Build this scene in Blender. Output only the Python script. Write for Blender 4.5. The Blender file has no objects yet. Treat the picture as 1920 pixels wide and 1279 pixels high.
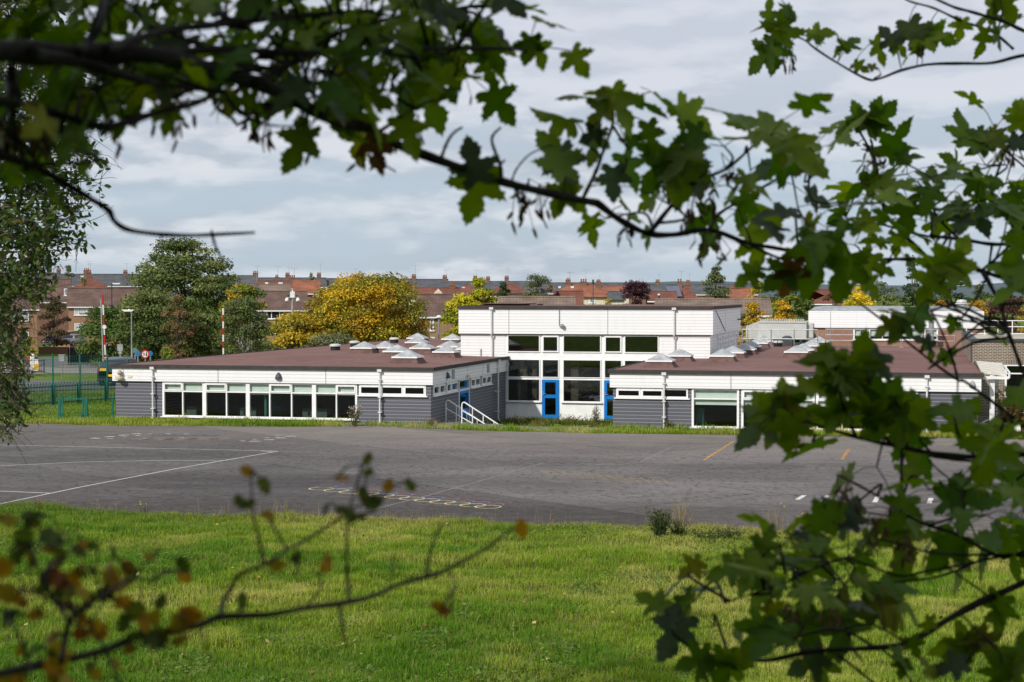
import bpy, bmesh, math, random
import numpy as np
from mathutils import Vector, Matrix
from mathutils.geometry import tessellate_polygon
random.seed(7); rng = np.random.default_rng(11)
SC = bpy.context.scene; COL = SC.collection
# ------------------------------------------------------------------ camera geometry
F, PW, PH, HZ, CH = 3200.0, 1920, 1279, 550.0, 5.9
PITCH = math.atan((PH/2-HZ)/F)
FW = np.array([0, math.cos(PITCH), -math.sin(PITCH)]); UP = np.array([0, math.sin(PITCH), math.cos(PITCH)]); RT = np.array([1., 0, 0])
CAM = np.array([0, 0, CH])
def ray(x, y): return FW*F + RT*(x-PW/2) - UP*(y-PH/2)
def onz(x, y, z=0.0):
    d = ray(x, y); return CAM + d*((z-CH)/d[2])
def at(x, y, Y):                      # point seen in direction (x,y), Y metres ahead of the camera
    d = ray(x, y); return CAM + d*(Y/d[1])
T = math.radians(13.5)
UA = np.array([math.cos(T), -math.sin(T), 0]); VA = np.array([math.sin(T), math.cos(T), 0])
ORG = onz(808, 796)
def loc(p):
    q = np.asarray(p)-ORG; return np.array([q@UA, q@VA, p[2]])
def uvw(u, v, z): 
    p = ORG+UA*u+VA*v; return np.array([p[0], p[1], z])
def fr(x, y, v=0.0):                  # on the plane v = const of the school
    d = ray(x, y); return loc(CAM + d*((ORG@VA+v-CAM@VA)/(d@VA)))
def sd(x, y, u=0.0):
    d = ray(x, y); return loc(CAM + d*((ORG@UA+u-CAM@UA)/(d@UA)))
def rf(x, y, z): return loc(onz(x, y, z))
# ------------------------------------------------------------------ materials
class NT:
    def __init__(s, m): s.t = m.node_tree; s.t.nodes.clear()
    def n(s, typ, ins=None, **kw):
        a = s.t.nodes.new(typ)
        for k, v in kw.items(): setattr(a, k, v)
        for k, v in (ins or {}).items():
            i = a.inputs[k]
            if isinstance(v, tuple) and len(v) == 2 and hasattr(v[0], 'outputs'): s.t.links.new(v[0].outputs[v[1]], i)
            elif hasattr(v, 'outputs'): s.t.links.new(v.outputs[0], i)
            else: i.default_value = v
        return a
    def math(s, op, a, b=0.0, c=0.0): return s.n('ShaderNodeMath', {0: a, 1: b, 2: c}, operation=op)
    def mix(s, f, a, b, mode='MIX'): 
        m = s.n('ShaderNodeMix', data_type='RGBA', blend_type=mode)
        for k, v in ((0, f), (6, a), (7, b)):
            if isinstance(v, tuple) and len(v) == 2 and hasattr(v[0], 'outputs'): s.t.links.new(v[0].outputs[v[1]], m.inputs[k])
            elif hasattr(v, 'outputs'):
                s.t.links.new(v.outputs[2] if v.bl_idname == 'ShaderNodeMix' else v.outputs[0], m.inputs[k])
            else: m.inputs[k].default_value = v if k == 0 else (*v, 1)[:4]
        return m
    def ramp(s, f, p0, p1, v0=0.0, v1=1.0):
        return s.n('ShaderNodeMapRange', {0: f, 1: p0, 2: p1, 3: v0, 4: v1}, interpolation_type='SMOOTHSTEP')
def newmat(name):
    m = bpy.data.materials.new(name); m.use_nodes = True; return m, NT(m)
def col_out(n): return (n, 2) if n.bl_idname == 'ShaderNodeMix' else (n, 0)
def finish(nt, colr, rough=0.7, spec=0.3, metal=0.0, bump=None, bd=0.02, bs=0.4):
    b = nt.n('ShaderNodeBsdfPrincipled', {'Roughness': rough, 'Metallic': metal, 'Specular IOR Level': spec})
    if hasattr(colr, 'outputs'): nt.t.links.new(colr.outputs[2 if colr.bl_idname == 'ShaderNodeMix' else 0], b.inputs['Base Color'])
    elif isinstance(colr, tuple) and hasattr(colr[0], 'outputs'): nt.t.links.new(colr[0].outputs[colr[1]], b.inputs['Base Color'])
    else: b.inputs['Base Color'].default_value = (*colr, 1)
    if bump is not None:
        bp = nt.n('ShaderNodeBump', {'Height': bump, 'Distance': bd, 'Strength': bs}); nt.t.links.new(bp.outputs[0], b.inputs['Normal'])
    o = nt.n('ShaderNodeOutputMaterial', {0: b}); return b
def objco(nt): return (nt.n('ShaderNodeTexCoord'), 3)
def geoco(nt): return (nt.n('ShaderNodeNewGeometry'), 0)
def noise(nt, co, sc, det=4, rough=.55): return nt.n('ShaderNodeTexNoise', {'Vector': co, 'Scale': sc, 'Detail': det, 'Roughness': rough})
def plain(name, c, rough=.6, spec=.3, metal=0.0, var=.15, sc=3.0):
    m, nt = newmat(name)
    no = noise(nt, objco(nt), sc)
    d = tuple(x*(1-var) for x in c); e = tuple(min(1, x*(1+var*.6)) for x in c)
    finish(nt, nt.mix(nt.ramp(no, .35, .65), d, e), rough, spec, metal); return m
def boards(name, c, line, pitch, lw, off=0.0, rough=.45, var=.06, dirt=None):
    m, nt = newmat(name); co = nt.n('ShaderNodeTexCoord')
    xyz = nt.n('ShaderNodeSeparateXYZ', {0: (co, 3)})
    zz = nt.math('DIVIDE', nt.math('ADD', (xyz, 2), off), pitch)
    fz = nt.math('FRACT', zz); band = nt.math('LESS_THAN', fz, lw/pitch)
    wn = nt.n('ShaderNodeTexWhiteNoise', {'W': nt.math('FLOOR', zz)}, noise_dimensions='1D')
    no = noise(nt, (co, 3), 1.3, 5)
    f = nt.math('ADD', nt.math('MULTIPLY', no, .6), nt.math('MULTIPLY', wn, .4))
    base = nt.mix(f, tuple(x*(1-var*2) for x in c), tuple(min(1, x*(1+var)) for x in c))
    if dirt:                                        # streaky rain stains
        mp = nt.n('ShaderNodeMapping', {'Vector': (co, 3), 'Scale': (2.2, 2.2, .35)})
        s = noise(nt, mp, 2.0, 6, .65)
        base = nt.mix(nt.ramp(s, .5, .78, 0, .35), col_out(base), dirt)
    finish(nt, nt.mix(band, col_out(base), line), rough, .35, bump=nt.math('SUBTRACT', 1.0, band), bd=.01, bs=.35); return m
def brick(name, c1, c2, mortar, w=.225, h=.075, ms=.012, rough=.85):
    m, nt = newmat(name); co = nt.n('ShaderNodeTexCoord')
    xyz = nt.n('ShaderNodeSeparateXYZ', {0: (co, 3)})
    v = nt.n('ShaderNodeCombineXYZ', {0: nt.math('ADD', (xyz, 0), (xyz, 1)), 1: (xyz, 2), 2: 0.0})
    b = nt.n('ShaderNodeTexBrick', {'Vector': v, 'Color1': (*c1, 1), 'Color2': (*c2, 1), 'Mortar': (*mortar, 1), 'Scale': 1.0, 'Mortar Size': ms, 'Mortar Smooth': .1, 'Bias': 0.0, 'Brick Width': w, 'Row Height': h})
    no = noise(nt, (co, 3), .7, 5)
    finish(nt, nt.mix(nt.ramp(no, .3, .7, 0, .35), (b, 0), tuple(x*.6 for x in c1)), rough, .2); return m
def tiles(name, c, rough=.8, w=.3, h=.33):
    m, nt = newmat(name); co = nt.n('ShaderNodeTexCoord')
    xyz = nt.n('ShaderNodeSeparateXYZ', {0: (co, 3)})
    fx = nt.math('FRACT', nt.math('DIVIDE', (xyz, 0), w)); fz = nt.math('FRACT', nt.math('DIVIDE', (xyz, 2), h*.6))
    dk = nt.math('MAXIMUM', nt.math('LESS_THAN', fx, .22), nt.math('LESS_THAN', fz, .26))
    no = noise(nt, (co, 3), .8, 6); no2 = noise(nt, (co, 3), 5.0, 3)
    base = nt.mix(nt.ramp(no, .35, .7), tuple(x*.72 for x in c), tuple(x*1.15 for x in c))
    base = nt.mix(nt.ramp(no2, .55, .75, 0, .4), col_out(base), (.10, .09, .07))
    finish(nt, nt.mix(nt.math('MULTIPLY', dk, .45), col_out(base), tuple(x*.42 for x in c)), rough, .2); return m
def leafmat(name, trans=.25, rough=.5, spec=.25):
    m, nt = newmat(name)
    a = nt.n('ShaderNodeAttribute', attribute_name='tint')
    p = nt.n('ShaderNodeBsdfPrincipled', {'Base Color': (a, 0), 'Roughness': rough, 'Specular IOR Level': spec})
    hs = nt.n('ShaderNodeHueSaturation', {'Color': (a, 0), 'Value': 1.5, 'Saturation': 1.15})
    t = nt.n('ShaderNodeBsdfTranslucent', {'Color': hs})
    nt.n('ShaderNodeOutputMaterial', {0: nt.n('ShaderNodeMixShader', {0: trans, 1: p, 2: t})}); return m
def glass(name, tint=(.72, .85, .8), refl=1.4):
    m, nt = newmat(name)
    fres = nt.math('ADD', .045, nt.math('MULTIPLY', nt.math('POWER', (nt.n('ShaderNodeLayerWeight', {'Blend': .5}), 1), 5.0), .95))
    wob = noise(nt, objco(nt), .35, 2)
    bp = nt.n('ShaderNodeBump', {'Height': wob, 'Distance': .02, 'Strength': .3})
    g = nt.n('ShaderNodeBsdfGlossy', {'Color': (.9, .95, .95, 1), 'Roughness': .02, 'Normal': bp})
    t = nt.n('ShaderNodeBsdfTransparent', {'Color': (*tint, 1)})
    nt.n('ShaderNodeOutputMaterial', {0: nt.n('ShaderNodeMixShader', {0: nt.math('MINIMUM', nt.math('MULTIPLY', fres, refl), 1.0), 1: t, 2: g})}); return m
def bark(name, c, moss=None):
    m, nt = newmat(name); co = objco(nt); no = noise(nt, co, 22, 6, .65)
    base = nt.mix(nt.ramp(no, .35, .7), tuple(x*.55 for x in c), tuple(x*1.3 for x in c))
    if moss: base = nt.mix(nt.ramp(noise(nt, co, 6, 4), .5, .68, 0, .7), col_out(base), moss)
    finish(nt, base, .9, .15, bump=no, bd=.004, bs=.8); return m
# ------------------------------------------------------------------ mesh helpers
def link(o, parent=None):
    COL.objects.link(o)
    if parent: o.parent = parent
    return o
def tag(o, label=None, cat=None, group=None, kind=None):
    for k, v in (('label', label), ('category', cat), ('group', group), ('kind', kind)):
        if v: o[k] = v
    return o
def empty(name, label, cat, location=(0, 0, 0), rz=0.0, group=None):
    o = bpy.data.objects.new(name, None); o.location = location; o.rotation_euler = (0, 0, rz); o.empty_display_size = .3
    return tag(link(o), label, cat, group)
class MB:
    def __init__(s): s.v = []; s.f = []
    def add(s, vs, fs):
        k = len(s.v); s.v += [tuple(map(float, p)) for p in vs]; s.f += [tuple(i+k for i in f) for f in fs]; return s
    def box(s, x0, x1, y0, y1, z0, z1):
        if x0 > x1: x0, x1 = x1, x0
        if y0 > y1: y0, y1 = y1, y0
        if z0 > z1: z0, z1 = z1, z0
        return s.add([(x0, y0, z0), (x1, y0, z0), (x1, y1, z0), (x0, y1, z0), (x0, y0, z1), (x1, y0, z1), (x1, y1, z1), (x0, y1, z1)],
              [(0, 3, 2, 1), (4, 5, 6, 7), (0, 1, 5, 4), (1, 2, 6, 5), (2, 3, 7, 6), (3, 0, 4, 7)])
    def tube(s, pts, rad, n=8, cap=True):
        pts = [Vector(p) for p in pts]
        if not hasattr(rad, '__len__'): rad = [rad]*len(pts)
        k = len(s.v); prev = None
        for i, p in enumerate(pts):
            d = (pts[min(i+1, len(pts)-1)]-pts[max(i-1, 0)]).normalized()
            if prev is None: a = d.orthogonal().normalized()
            else:
                a = prev-d*prev.dot(d)
                a = a.normalized() if a.length > 1e-6 else d.orthogonal().normalized()
            prev = a; b = d.cross(a)
            for j in range(n):
                t = 2*math.pi*j/n; q = p+(a*math.cos(t)+b*math.sin(t))*rad[i]; s.v.append(tuple(q))
        for i in range(len(pts)-1):
            for j in range(n):
                s.f.append((k+i*n+j, k+i*n+(j+1) % n, k+(i+1)*n+(j+1) % n, k+(i+1)*n+j))
        if cap:
            s.f.append(tuple(k+j for j in reversed(range(n)))); s.f.append(tuple(k+(len(pts)-1)*n+j for j in range(n)))
        return s
    def lathe(s, c, prof, n=16):                    # prof: (r, z)
        k = len(s.v); c = Vector(c)
        for r, z in prof:
            for j in range(n):
                t = 2*math.pi*j/n; s.v.append((c.x+r*math.cos(t), c.y+r*math.sin(t), c.z+z))
        for i in range(len(prof)-1):
            for j in range(n): s.f.append((k+i*n+j, k+i*n+(j+1) % n, k+(i+1)*n+(j+1) % n, k+(i+1)*n+j))
        s.f.append(tuple(k+j for j in reversed(range(n)))); s.f.append(tuple(k+(len(prof)-1)*n+j for j in range(n)))
        return s
    def build(s, name, m, parent=None, smooth=False):
        me = bpy.data.meshes.new(name); me.from_pydata(s.v, [], s.f); me.materials.append(m)
        if smooth: me.polygons.foreach_set('use_smooth', [True]*len(me.polygons))
        me.update(); return link(bpy.data.objects.new(name, me), parent)
def np_mesh(name, V, Fa, m, col=None, parent=None, smooth=False):
    V = np.asarray(V, np.float32); Fa = np.asarray(Fa, np.int32)
    me = bpy.data.meshes.new(name); k = Fa.shape[1]
    me.vertices.add(len(V)); me.vertices.foreach_set('co', V.ravel())
    me.loops.add(Fa.size); me.loops.foreach_set('vertex_index', Fa.ravel())
    me.polygons.add(len(Fa)); me.polygons.foreach_set('loop_start', np.arange(0, Fa.size, k, dtype=np.int32)); me.polygons.foreach_set('loop_total', np.full(len(Fa), k, np.int32))
    if smooth: me.polygons.foreach_set('use_smooth', np.ones(len(Fa), bool))
    me.update(calc_edges=True)
    if col is not None:
        at_ = me.attributes.new('tint', 'FLOAT_COLOR', 'POINT')
        at_.data.foreach_set('color', np.concatenate([np.asarray(col, np.float32), np.ones((len(V), 1), np.float32)], 1).ravel())
    me.materials.append(m)
    return link(bpy.data.objects.new(name, me), parent)
def unit(a): return a/np.maximum(np.linalg.norm(a, axis=-1, keepdims=True), 1e-9)
# ------------------------------------------------------------------ palette
M = dict(
 white=boards('white_cladding', (.84, .84, .845), (.46, .46, .475), .155, .015, rough=.4, var=.025, dirt=(.66, .65, .62)),
 grey=boards('grey_cladding', (.105, .108, .132), (.34, .34, .37), .155, .018, off=.05, rough=.5),
 upvc=plain('white_frame', (.84, .84, .84), .35, .4, var=.05), pipe=plain('pipe_plastic', (.66, .66, .66), .4, .4, var=.06),
 trim=plain('roof_edge', (.05, .045, .045), .8), curb=plain('curb_felt', (.135, .075, .065), .85, var=.25),
 glass=glass('window_glass', (.93, .965, .95), .6), hallglass=glass('hall_glass', (.80, .81, .78), 1.7), blind=plain('blind_fabric', (.60, .64, .60), .8, .1, var=.04),
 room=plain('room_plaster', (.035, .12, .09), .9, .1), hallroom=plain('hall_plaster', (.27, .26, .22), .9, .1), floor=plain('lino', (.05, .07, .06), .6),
 skylight=plain('skylight_dome', (.37, .385, .39), .35, .4, var=.22), blue=plain('blue_door', (.0, .17, .54), .4, .4, var=.06), bluetrim=plain('blue_panel', (.02, .22, .62), .4),
 darkgrey=plain('dark_metal', (.05, .06, .07), .5, .4), galv=plain('galvanised_steel', (.40, .42, .43), .4, .5, .6), rail=plain('white_rail', (.78, .78, .78), .4, .4, var=.06),
 clad=plain('plant_cladding', (.50, .51, .49), .45, .4, var=.06), black=plain('black_paint', (.015, .016, .018), .5, .4), concrete=plain('concrete', (.27, .26, .24), .9, .1, var=.3),
 brown_brick=brick('brown_brick', (.105, .072, .052), (.155, .105, .075), (.50, .46, .38)), red_brick=brick('red_brick', (.30, .11, .055), (.22, .07, .04), (.40, .35, .30)),
 orange_brick=brick('orange_brick', (.40, .19, .085), (.32, .14, .06), (.36, .30, .24)), greenp=plain('green_paint', (.008, .13, .095), .45, .4, var=.1),
 redp=plain('red_paint', (.45, .015, .012), .45, .4), whitep=plain('white_paint', (.78, .78, .76), .5), yellowp=plain('yellow_paint', (.80, .48, .02), .5), cream=plain('cream_render', (.66, .60, .46), .8),
 darkwin=plain('dark_pane', (.02, .024, .026), .08, .5), curtain=plain('net_curtain', (.55, .58, .60), .8), tarmac=plain('tarmac', (.13, .125, .125), .9, .1, var=.2, sc=1.0),
 greyp=plain('grey_paint', (.32, .33, .34), .5), chim=brick('chimney_brick', (.20, .10, .068), (.15, .075, .052), (.25, .2, .17)), pot=plain('terracotta', (.26, .11, .065), .8), lampw=plain('lamp_cover', (.70, .73, .74), .3), dish=plain('dish_grey', (.12, .12, .12), .6),
)
M['curtain_cloth'] = plain('curtain_cloth', (.16, .15, .13), .9, .1)
BROWN = tiles('brown_tiles', (.155, .098, .080)); RED = tiles('red_tiles', (.20, .078, .055)); ORANGE = tiles('orange_tiles', (.31, .12, .068)); SLATE = tiles('slate_tiles', (.105, .108, .118)); DULL = tiles('dull_tiles', (.22, .16, .125))
def roofmat():
    m, nt = newmat('brown_roof_felt'); co = objco(nt)
    xyz = nt.n('ShaderNodeSeparateXYZ', {0: co})
    fv = nt.math('FRACT', nt.math('DIVIDE', nt.math('ADD', (xyz, 1), nt.math('MULTIPLY', noise(nt, co, .5, 2), .25)), 1.0))
    seam = nt.math('LESS_THAN', fv, .05)
    n1 = noise(nt, co, .25, 6, .6); n2 = noise(nt, nt.n('ShaderNodeMapping', {'Vector': co, 'Scale': (.6, 3.0, 1)}), 2.5, 5)
    b = nt.mix(nt.ramp(n1, .3, .7), (.150, .080, .069), (.205, .115, .101))
    b = nt.mix(nt.ramp(n2, .45, .75, 0, .5), col_out(b), (.23, .145, .127))
    b = nt.mix(nt.math('MULTIPLY', seam, .35), col_out(b), (.07, .038, .034))
    pu = noise(nt, co, .42, 5, .6); b = nt.mix(nt.ramp(pu, .56, .60, 0, .28), col_out(b), (.085, .05, .045)); ms = noise(nt, co, 1.7, 6, .75); b = nt.mix(nt.ramp(ms, .62, .72, 0, .45), col_out(b), (.10, .088, .05))
    vr = noise(nt, co, 60, 3)
    finish(nt, b, .88, .15, bump=vr, bd=.01, bs=.5); return m
M['roof'] = roofmat()
# ------------------------------------------------------------------ value noise
def vnoise(x, y, s, seed=0):
    r = np.random.default_rng(seed).random((64, 64)); x = np.asarray(x)/s; y = np.asarray(y)/s
    i = np.floor(x).astype(int); j = np.floor(y).astype(int); a = x-i; b = y-j; a = a*a*(3-2*a); b = b*b*(3-2*b)
    g = lambda p, q: r[p % 64, q % 64]
    return (g(i, j)*(1-a)+g(i+1, j)*a)*(1-b)+(g(i, j+1)*(1-a)+g(i+1, j+1)*a)*b
def sstep(t): t = np.clip(t, 0, 1); return t*t*(3-2*t)
# ------------------------------------------------------------------ ground
def hY(Y): return -1.2*sstep((np.asarray(Y, float)-98)/95)
def ongr(x, y):
    z = 0.0
    for _ in range(12): p = onz(x, y, z); z = float(hY(p[1]))
    return np.array([p[0], p[1], z])
def grassground(name, c1, c2, c3):
    m, nt = newmat(name); co = geoco(nt)
    a = noise(nt, co, .22, 5); b = noise(nt, co, 2.5, 6, .7)
    k = nt.mix(nt.ramp(a, .35, .65), c1, c2); k = nt.mix(nt.ramp(b, .42, .72, 0, .6), col_out(k), c3)
    finish(nt, k, .95, .05, bump=b, bd=.08, bs=.7); return m
GR = grassground('turf', (.075, .13, .016), (.14, .18, .03), (.06, .09, .018))
us = [-4000, -600, -200, -120, -80, -60, -45, -35, -25, -15.3, 0, 20, 40, 60, 90, 150, 400, 4000]
vs = [-4000, -300, -120, -60, -20, .3, 8, 14, 20, 26, 32, 40, 48, 60, 70, 80, 90, 100, 110, 120, 140, 200, 400, 900, 2000, 4500]
g = MB()
for i in range(len(us)-1):
    for j in range(len(vs)-1):
        low = us[i] >= -15.3 and us[i+1] <= 40 and vs[j] >= .3 and vs[j+1] <= 60
        q = []
        for a, b in ((us[i], vs[j]), (us[i+1], vs[j]), (us[i+1], vs[j+1]), (us[i], vs[j+1])):
            p = uvw(a, b, 0); z = -.78 if low else float(hY(p[1]))-.04
            q.append((p[0], p[1], z))
        g.add(q, [(0, 1, 2, 3)])
tag(g.build('ground', GR), kind='structure')
hm = plain('far_hill', (.10, .13, .14), .95, .02)
hl = MB()
xs = np.linspace(-3000, 3000, 60); prof = 16+14*vnoise(xs, xs*0, 420, 3)+6*vnoise(xs, xs*0, 120, 4)
prof = np.where(xs < 250, prof*.45, prof)
for i in range(59):
    a, b = xs[i], xs[i+1]
    hl.add([(a, 3300, -2), (b, 3300, -2), (b, 3700, prof[i+1]), (a, 3700, prof[i]), (a, 4200, -2), (b, 4200, -2)], [(0, 1, 2, 3), (3, 2, 5, 4)])
tag(hl.build('hills', hm), kind='structure')
# ------------------------------------------------------------------ playground sheet
near_px = [(0, 953), (180, 962), (360, 967), (640, 972.5), (730, 975), (964, 987), (1278, 994.6), (1427, 999), (1900, 1018)]
NE = [onz(x, y)[:2] for x, y in near_px]
NE = [np.array([-70, 66.])]+[np.array([-32, 53.])]+NE+[np.array([20, 37.8]), np.array([45, 30.])]
NEX = np.array([p[0] for p in NE]); NEY = np.array([p[1] for p in NE])
def yedge(x): return np.interp(x, NEX, NEY)+.35*(vnoise(x, np.asarray(x)*0, 1.1, 21)-.5)+.25*(vnoise(x, np.asarray(x)*0, .35, 22)-.5)
far_px = [(0, 793), (200, 798), (480, 800), (700, 800), (880, 807), (1100, 812), (1240, 814), (1800, 822)]
FE = [loc(onz(x, y))[:2] for x, y in far_px]
FU = np.array([-70]+[p[0] for p in FE]+[60]); FV = np.array([-3.6]+[p[1] for p in FE]+[-2.0])
def vfar(u): return np.interp(u, FU, FV)+.3*(vnoise(u, np.asarray(u)*0, .9, 23)-.5)
xx = np.linspace(-68, 44, 450); poly = [(x, float(yedge(x))-.3) for x in xx]
uu = np.linspace(55, -60, 300)
for u in uu:
    p = uvw(u, float(vfar(u)), 0); poly.append((p[0], p[1]))
m, nt = newmat('worn_asphalt'); co = geoco(nt)
rot = nt.n('ShaderNodeMapping', {'Vector': co, 'Rotation': (0, 0, T), 'Scale': (.5, 1.0, 1)})
n1 = noise(nt, rot, .16, 6, .6); n2 = noise(nt, rot, 1.1, 7, .7); n3 = noise(nt, nt.n('ShaderNodeMapping', {'Vector': co, 'Rotation': (0, 0, T), 'Scale': (1.25, .7, 1)}), 3.4, 9, .82); n4 = noise(nt, rot, .5, 3); sp = noise(nt, co, 45, 2)
k = nt.mix(nt.ramp(n1, .32, .68), (.068, .063, .063), (.150, .138, .134))
k = nt.mix(nt.ramp(n2, .50, .72, 0, .75), col_out(k), (.175, .163, .156))
k = nt.mix(nt.math('MULTIPLY', nt.ramp(n3, .50, .59), nt.ramp(n4, .34, .58, .4, 1)), col_out(k), (.036, .031, .027))
# dried mud and moss collects along the low grass edge, grit by the school
xyz = nt.n('ShaderNodeSeparateXYZ', {0: co})
dist = nt.math('ADD', (xyz, 1), nt.math('MULTIPLY', (xyz, 0), .235))
edge = nt.ramp(dist, 43.2, 51, 1, 0)
n5 = noise(nt, co, 2.2, 7, .75)
k = nt.mix(nt.math('MULTIPLY', edge, nt.ramp(n5, .38, .60, .2, .92)), col_out(k), (.045, .036, .026))
grit = nt.ramp(dist, 60, 73, 0, .8)
k = nt.mix(nt.math('MULTIPLY', grit, nt.ramp(n2, .3, .6, .4, 1)), col_out(k), (.20, .178, .155))
k = nt.mix(nt.ramp(sp, .3, .7, 0, .3), col_out(k), (.18, .17, .165))
for rz_, bw, bh in ((T+.62, 11.0, 6.5),):        # paving passes and repaired joints: each bay weathered a little differently
    mp = nt.n('ShaderNodeMapping', {'Vector': co, 'Rotation': (0, 0, rz_)})
    wob = nt.n('ShaderNodeVectorMath', {0: mp, 1: nt.n('ShaderNodeVectorMath', {0: (noise(nt, co, .8, 3), 1), 1: (.35, .35, 0)}, operation='MULTIPLY')}, operation='ADD')
    bt = nt.n('ShaderNodeTexBrick', {'Vector': wob, 'Color1': (.72, .72, .72, 1), 'Color2': (1.18, 1.16, 1.15, 1), 'Mortar': (.62, .58, .56, 1), 'Scale': 1.0, 'Mortar Size': .035, 'Mortar Smooth': .3, 'Bias': .1, 'Brick Width': bw, 'Row Height': bh})
    k = nt.mix(1.0, col_out(k), (bt, 0), 'MULTIPLY')
finish(nt, k, .9, .12, bump=n3, bd=.012, bs=.5)
ASPH = m
tri = tessellate_polygon([[Vector((p[0], p[1], 0)) for p in poly]])
pg = MB(); pg.add([(p[0], p[1], 0.0) for p in poly], tri); tag(pg.build('playground', ASPH), kind='structure')
def mark(name, colr, strength=1.0, wear=.5):
    m, nt = newmat(name); co = geoco(nt)
    w = noise(nt, co, 5, 6, .7); f = nt.ramp(w, .64-wear*.4, .80-wear*.4, strength, 0)
    p = nt.n('ShaderNodeBsdfPrincipled', {'Base Color': (*colr, 1), 'Roughness': .8, 'Specular IOR Level': .1})
    t = nt.n('ShaderNodeBsdfTransparent'); nt.n('ShaderNodeOutputMaterial', {0: nt.n('ShaderNodeMixShader', {0: f, 1: t, 2: p})}); return m
MW = mark('worn_white_paint', (.60, .59, .57), 1, .25); MF = mark('faded_white_paint', (.36, .35, .34), .6, .35); MY = mark('worn_yellow_paint', (.58, .48, .24), 1, .3); MLY = mark('faint_yellow_paint', (.42, .32, .17), .6, .42)
MR = mark('worn_red_paint', (.32, .13, .14), .65, .4); MBL = mark('worn_blue_paint', (.24, .30, .40), .7, .4); MO = mark('worn_orange_paint', (.55, .30, .09), .9, .45)
MC = [mark('faded_pink_paint', (.34, .24, .18), .7, .3), mark('faded_violet_paint', (.22, .20, .27), .7, .3)]
def strip(mb, pts, w, z=.004):
    pts = [np.array(p[:2], float) for p in pts]; L = []
    for i, p in enumerate(pts):
        d = pts[min(i+1, len(pts)-1)]-pts[max(i-1, 0)]; d /= np.linalg.norm(d); n = np.array([-d[1], d[0]])*w/2
        L += [(*(p+n), z), (*(p-n), z)]
    mb.add(L, [(2*i, 2*i+1, 2*i+3, 2*i+2) for i in range(len(pts)-1)])
def pxl(mb, pts, w, z=.004): strip(mb, [onz(x, y) for x, y in pts], w, z)
def ringxy(mb, c, r, w, z=.004, n=28):
    for j in range(n):
        a, b = 2*math.pi*j/n, 2*math.pi*(j+1)/n
        mb.add([(c[0]+q*math.cos(t), c[1]+q*math.sin(t), z) for q, t in ((r-w/2, a), (r+w/2, a), (r+w/2, b), (r-w/2, b))], [(0, 1, 2, 3)])
def disc(mb, c, r, z=.004, n=20): mb.add([(c[0]+r*math.cos(2*math.pi*j/n), c[1]+r*math.sin(2*math.pi*j/n), z) for j in range(n)], [tuple(range(n))])
def marking(name, mb, m): tag(mb.build(name, m), kind='structure')
a = MB()
pxl(a, [(-160, 831), (0, 834.5), (522, 846)], .06); pxl(a, [(-260, 998), (0, 945), (148, 914), (330, 879), (522, 846)], .07)
pxl(a, [(-200, 892), (0, 874), (150, 866.5), (300, 863.5), (425, 863.5)], .06); pxl(a, [(-160, 916), (0, 921), (95, 925)], .08); pxl(a, [(484, 845), (512, 847.5)], .07)
marking('court_marking', a, MW)
a = MB(); pxl(a, [(690, 958), (800, 930), (880, 908), (1020, 868)], .06, .006); pxl(a, [(1180, 848), (1640, 852)], .06, .006); pxl(a, [(1240, 862), (1400, 865), (1640, 869)], .06, .006); pxl(a, [(1200, 867), (1260, 838)], .06, .006)
pxl(a, [(460, 843), (600, 850), (800, 858)], .05, .006); pxl(a, [(550, 841), (740, 815)], .05, .006); pxl(a, [(1780, 900), (1783, 960)], .06, .006); marking('faded_court_marking', a, MF)
a = MB(); pxl(a, [(1320, 862.5), (1375, 828)], .11); pxl(a, [(1578, 862), (1592, 842)], .11); marking('orange_marking', a, MO)
a = MB()
for x0, y0, x1, y1 in ((1495, 937, 1508, 929), (1543, 941, 1552, 929.5), (1640, 942, 1646, 931), (1742, 944, 1746, 934)): pxl(a, [(x0, y0), (x1, y1)], .14)
marking('dash_marking', a, MW)
a = MB()
for i, (x, y) in enumerate(((178, 822), (205, 819), (232, 816.3), (256, 813.5), (478, 827.5), (505, 824.5), (526, 821.2), (546, 818.2))): disc(a, onz(x, y), .23)
for x, y in ((206, 822.5), (233, 819.5), (259, 817), (282, 813.5), (455, 827), (478, 823.8), (500, 820.8), (520, 817.8), (315, 813.5), (340, 821), (270, 822), (350, 814)): disc(a, onz(x, y), .13)
marking('dot_marking', a, mark('chalky_white_paint', (.46, .45, .44), .85, .42))
a = MB(); b = MB()
for i in range(26):
    x = 255+i*6.6; c = onz(x, 823.5+1.2*math.sin(i)); strip(a, [c+np.array([-.15, -.25, 0]), c+np.array([.2, .35, 0])], .16, .006)
    c = onz(285+i*5.2, 816.5+.8*math.cos(i*1.7)); strip(b, [c+np.array([-.2, -.3, 0]), c+np.array([.2, .3, 0])], .14, .006)
marking('sundial_marking', a, MC[0]); marking('number_marking', b, MC[1])
ry, rb, rr = MB(), MB(), MB()
for i in range(12):
    t = i/11; x = 602+t*313; y = 916.5+t*34; c = onz(x, y)
    ringxy(ry, c, .355, .055, .004+.0012*(i % 2)); ringxy(rb, onz(x+10, y-4.2), .30, .05, .0075, 24); ringxy(rr, onz(x+24, y-7.2), .30, .06, .0095, 24)
    if i % 3 == 1: disc(rb, onz(x+8, y-2.5), .17, .0085)
marking('hoop_marking', ry, MY); marking('blue_hoop_marking', rb, MBL); marking('red_hoop_marking', rr, MR)
a = MB()
for k_ in range(4): pxl(a, [(1008+k_*6, 881+k_*3.2), (1130, 889+k_*3.4), (1246+k_*4, 898+k_*3.3)], .055)
for i in range(12): pxl(a, [(1012+i*21, 881.5+i*1.6), (1030+i*21, 891.5+i*1.55)], .05, .0055)
marking('ladder_marking', a, MLY)
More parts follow.
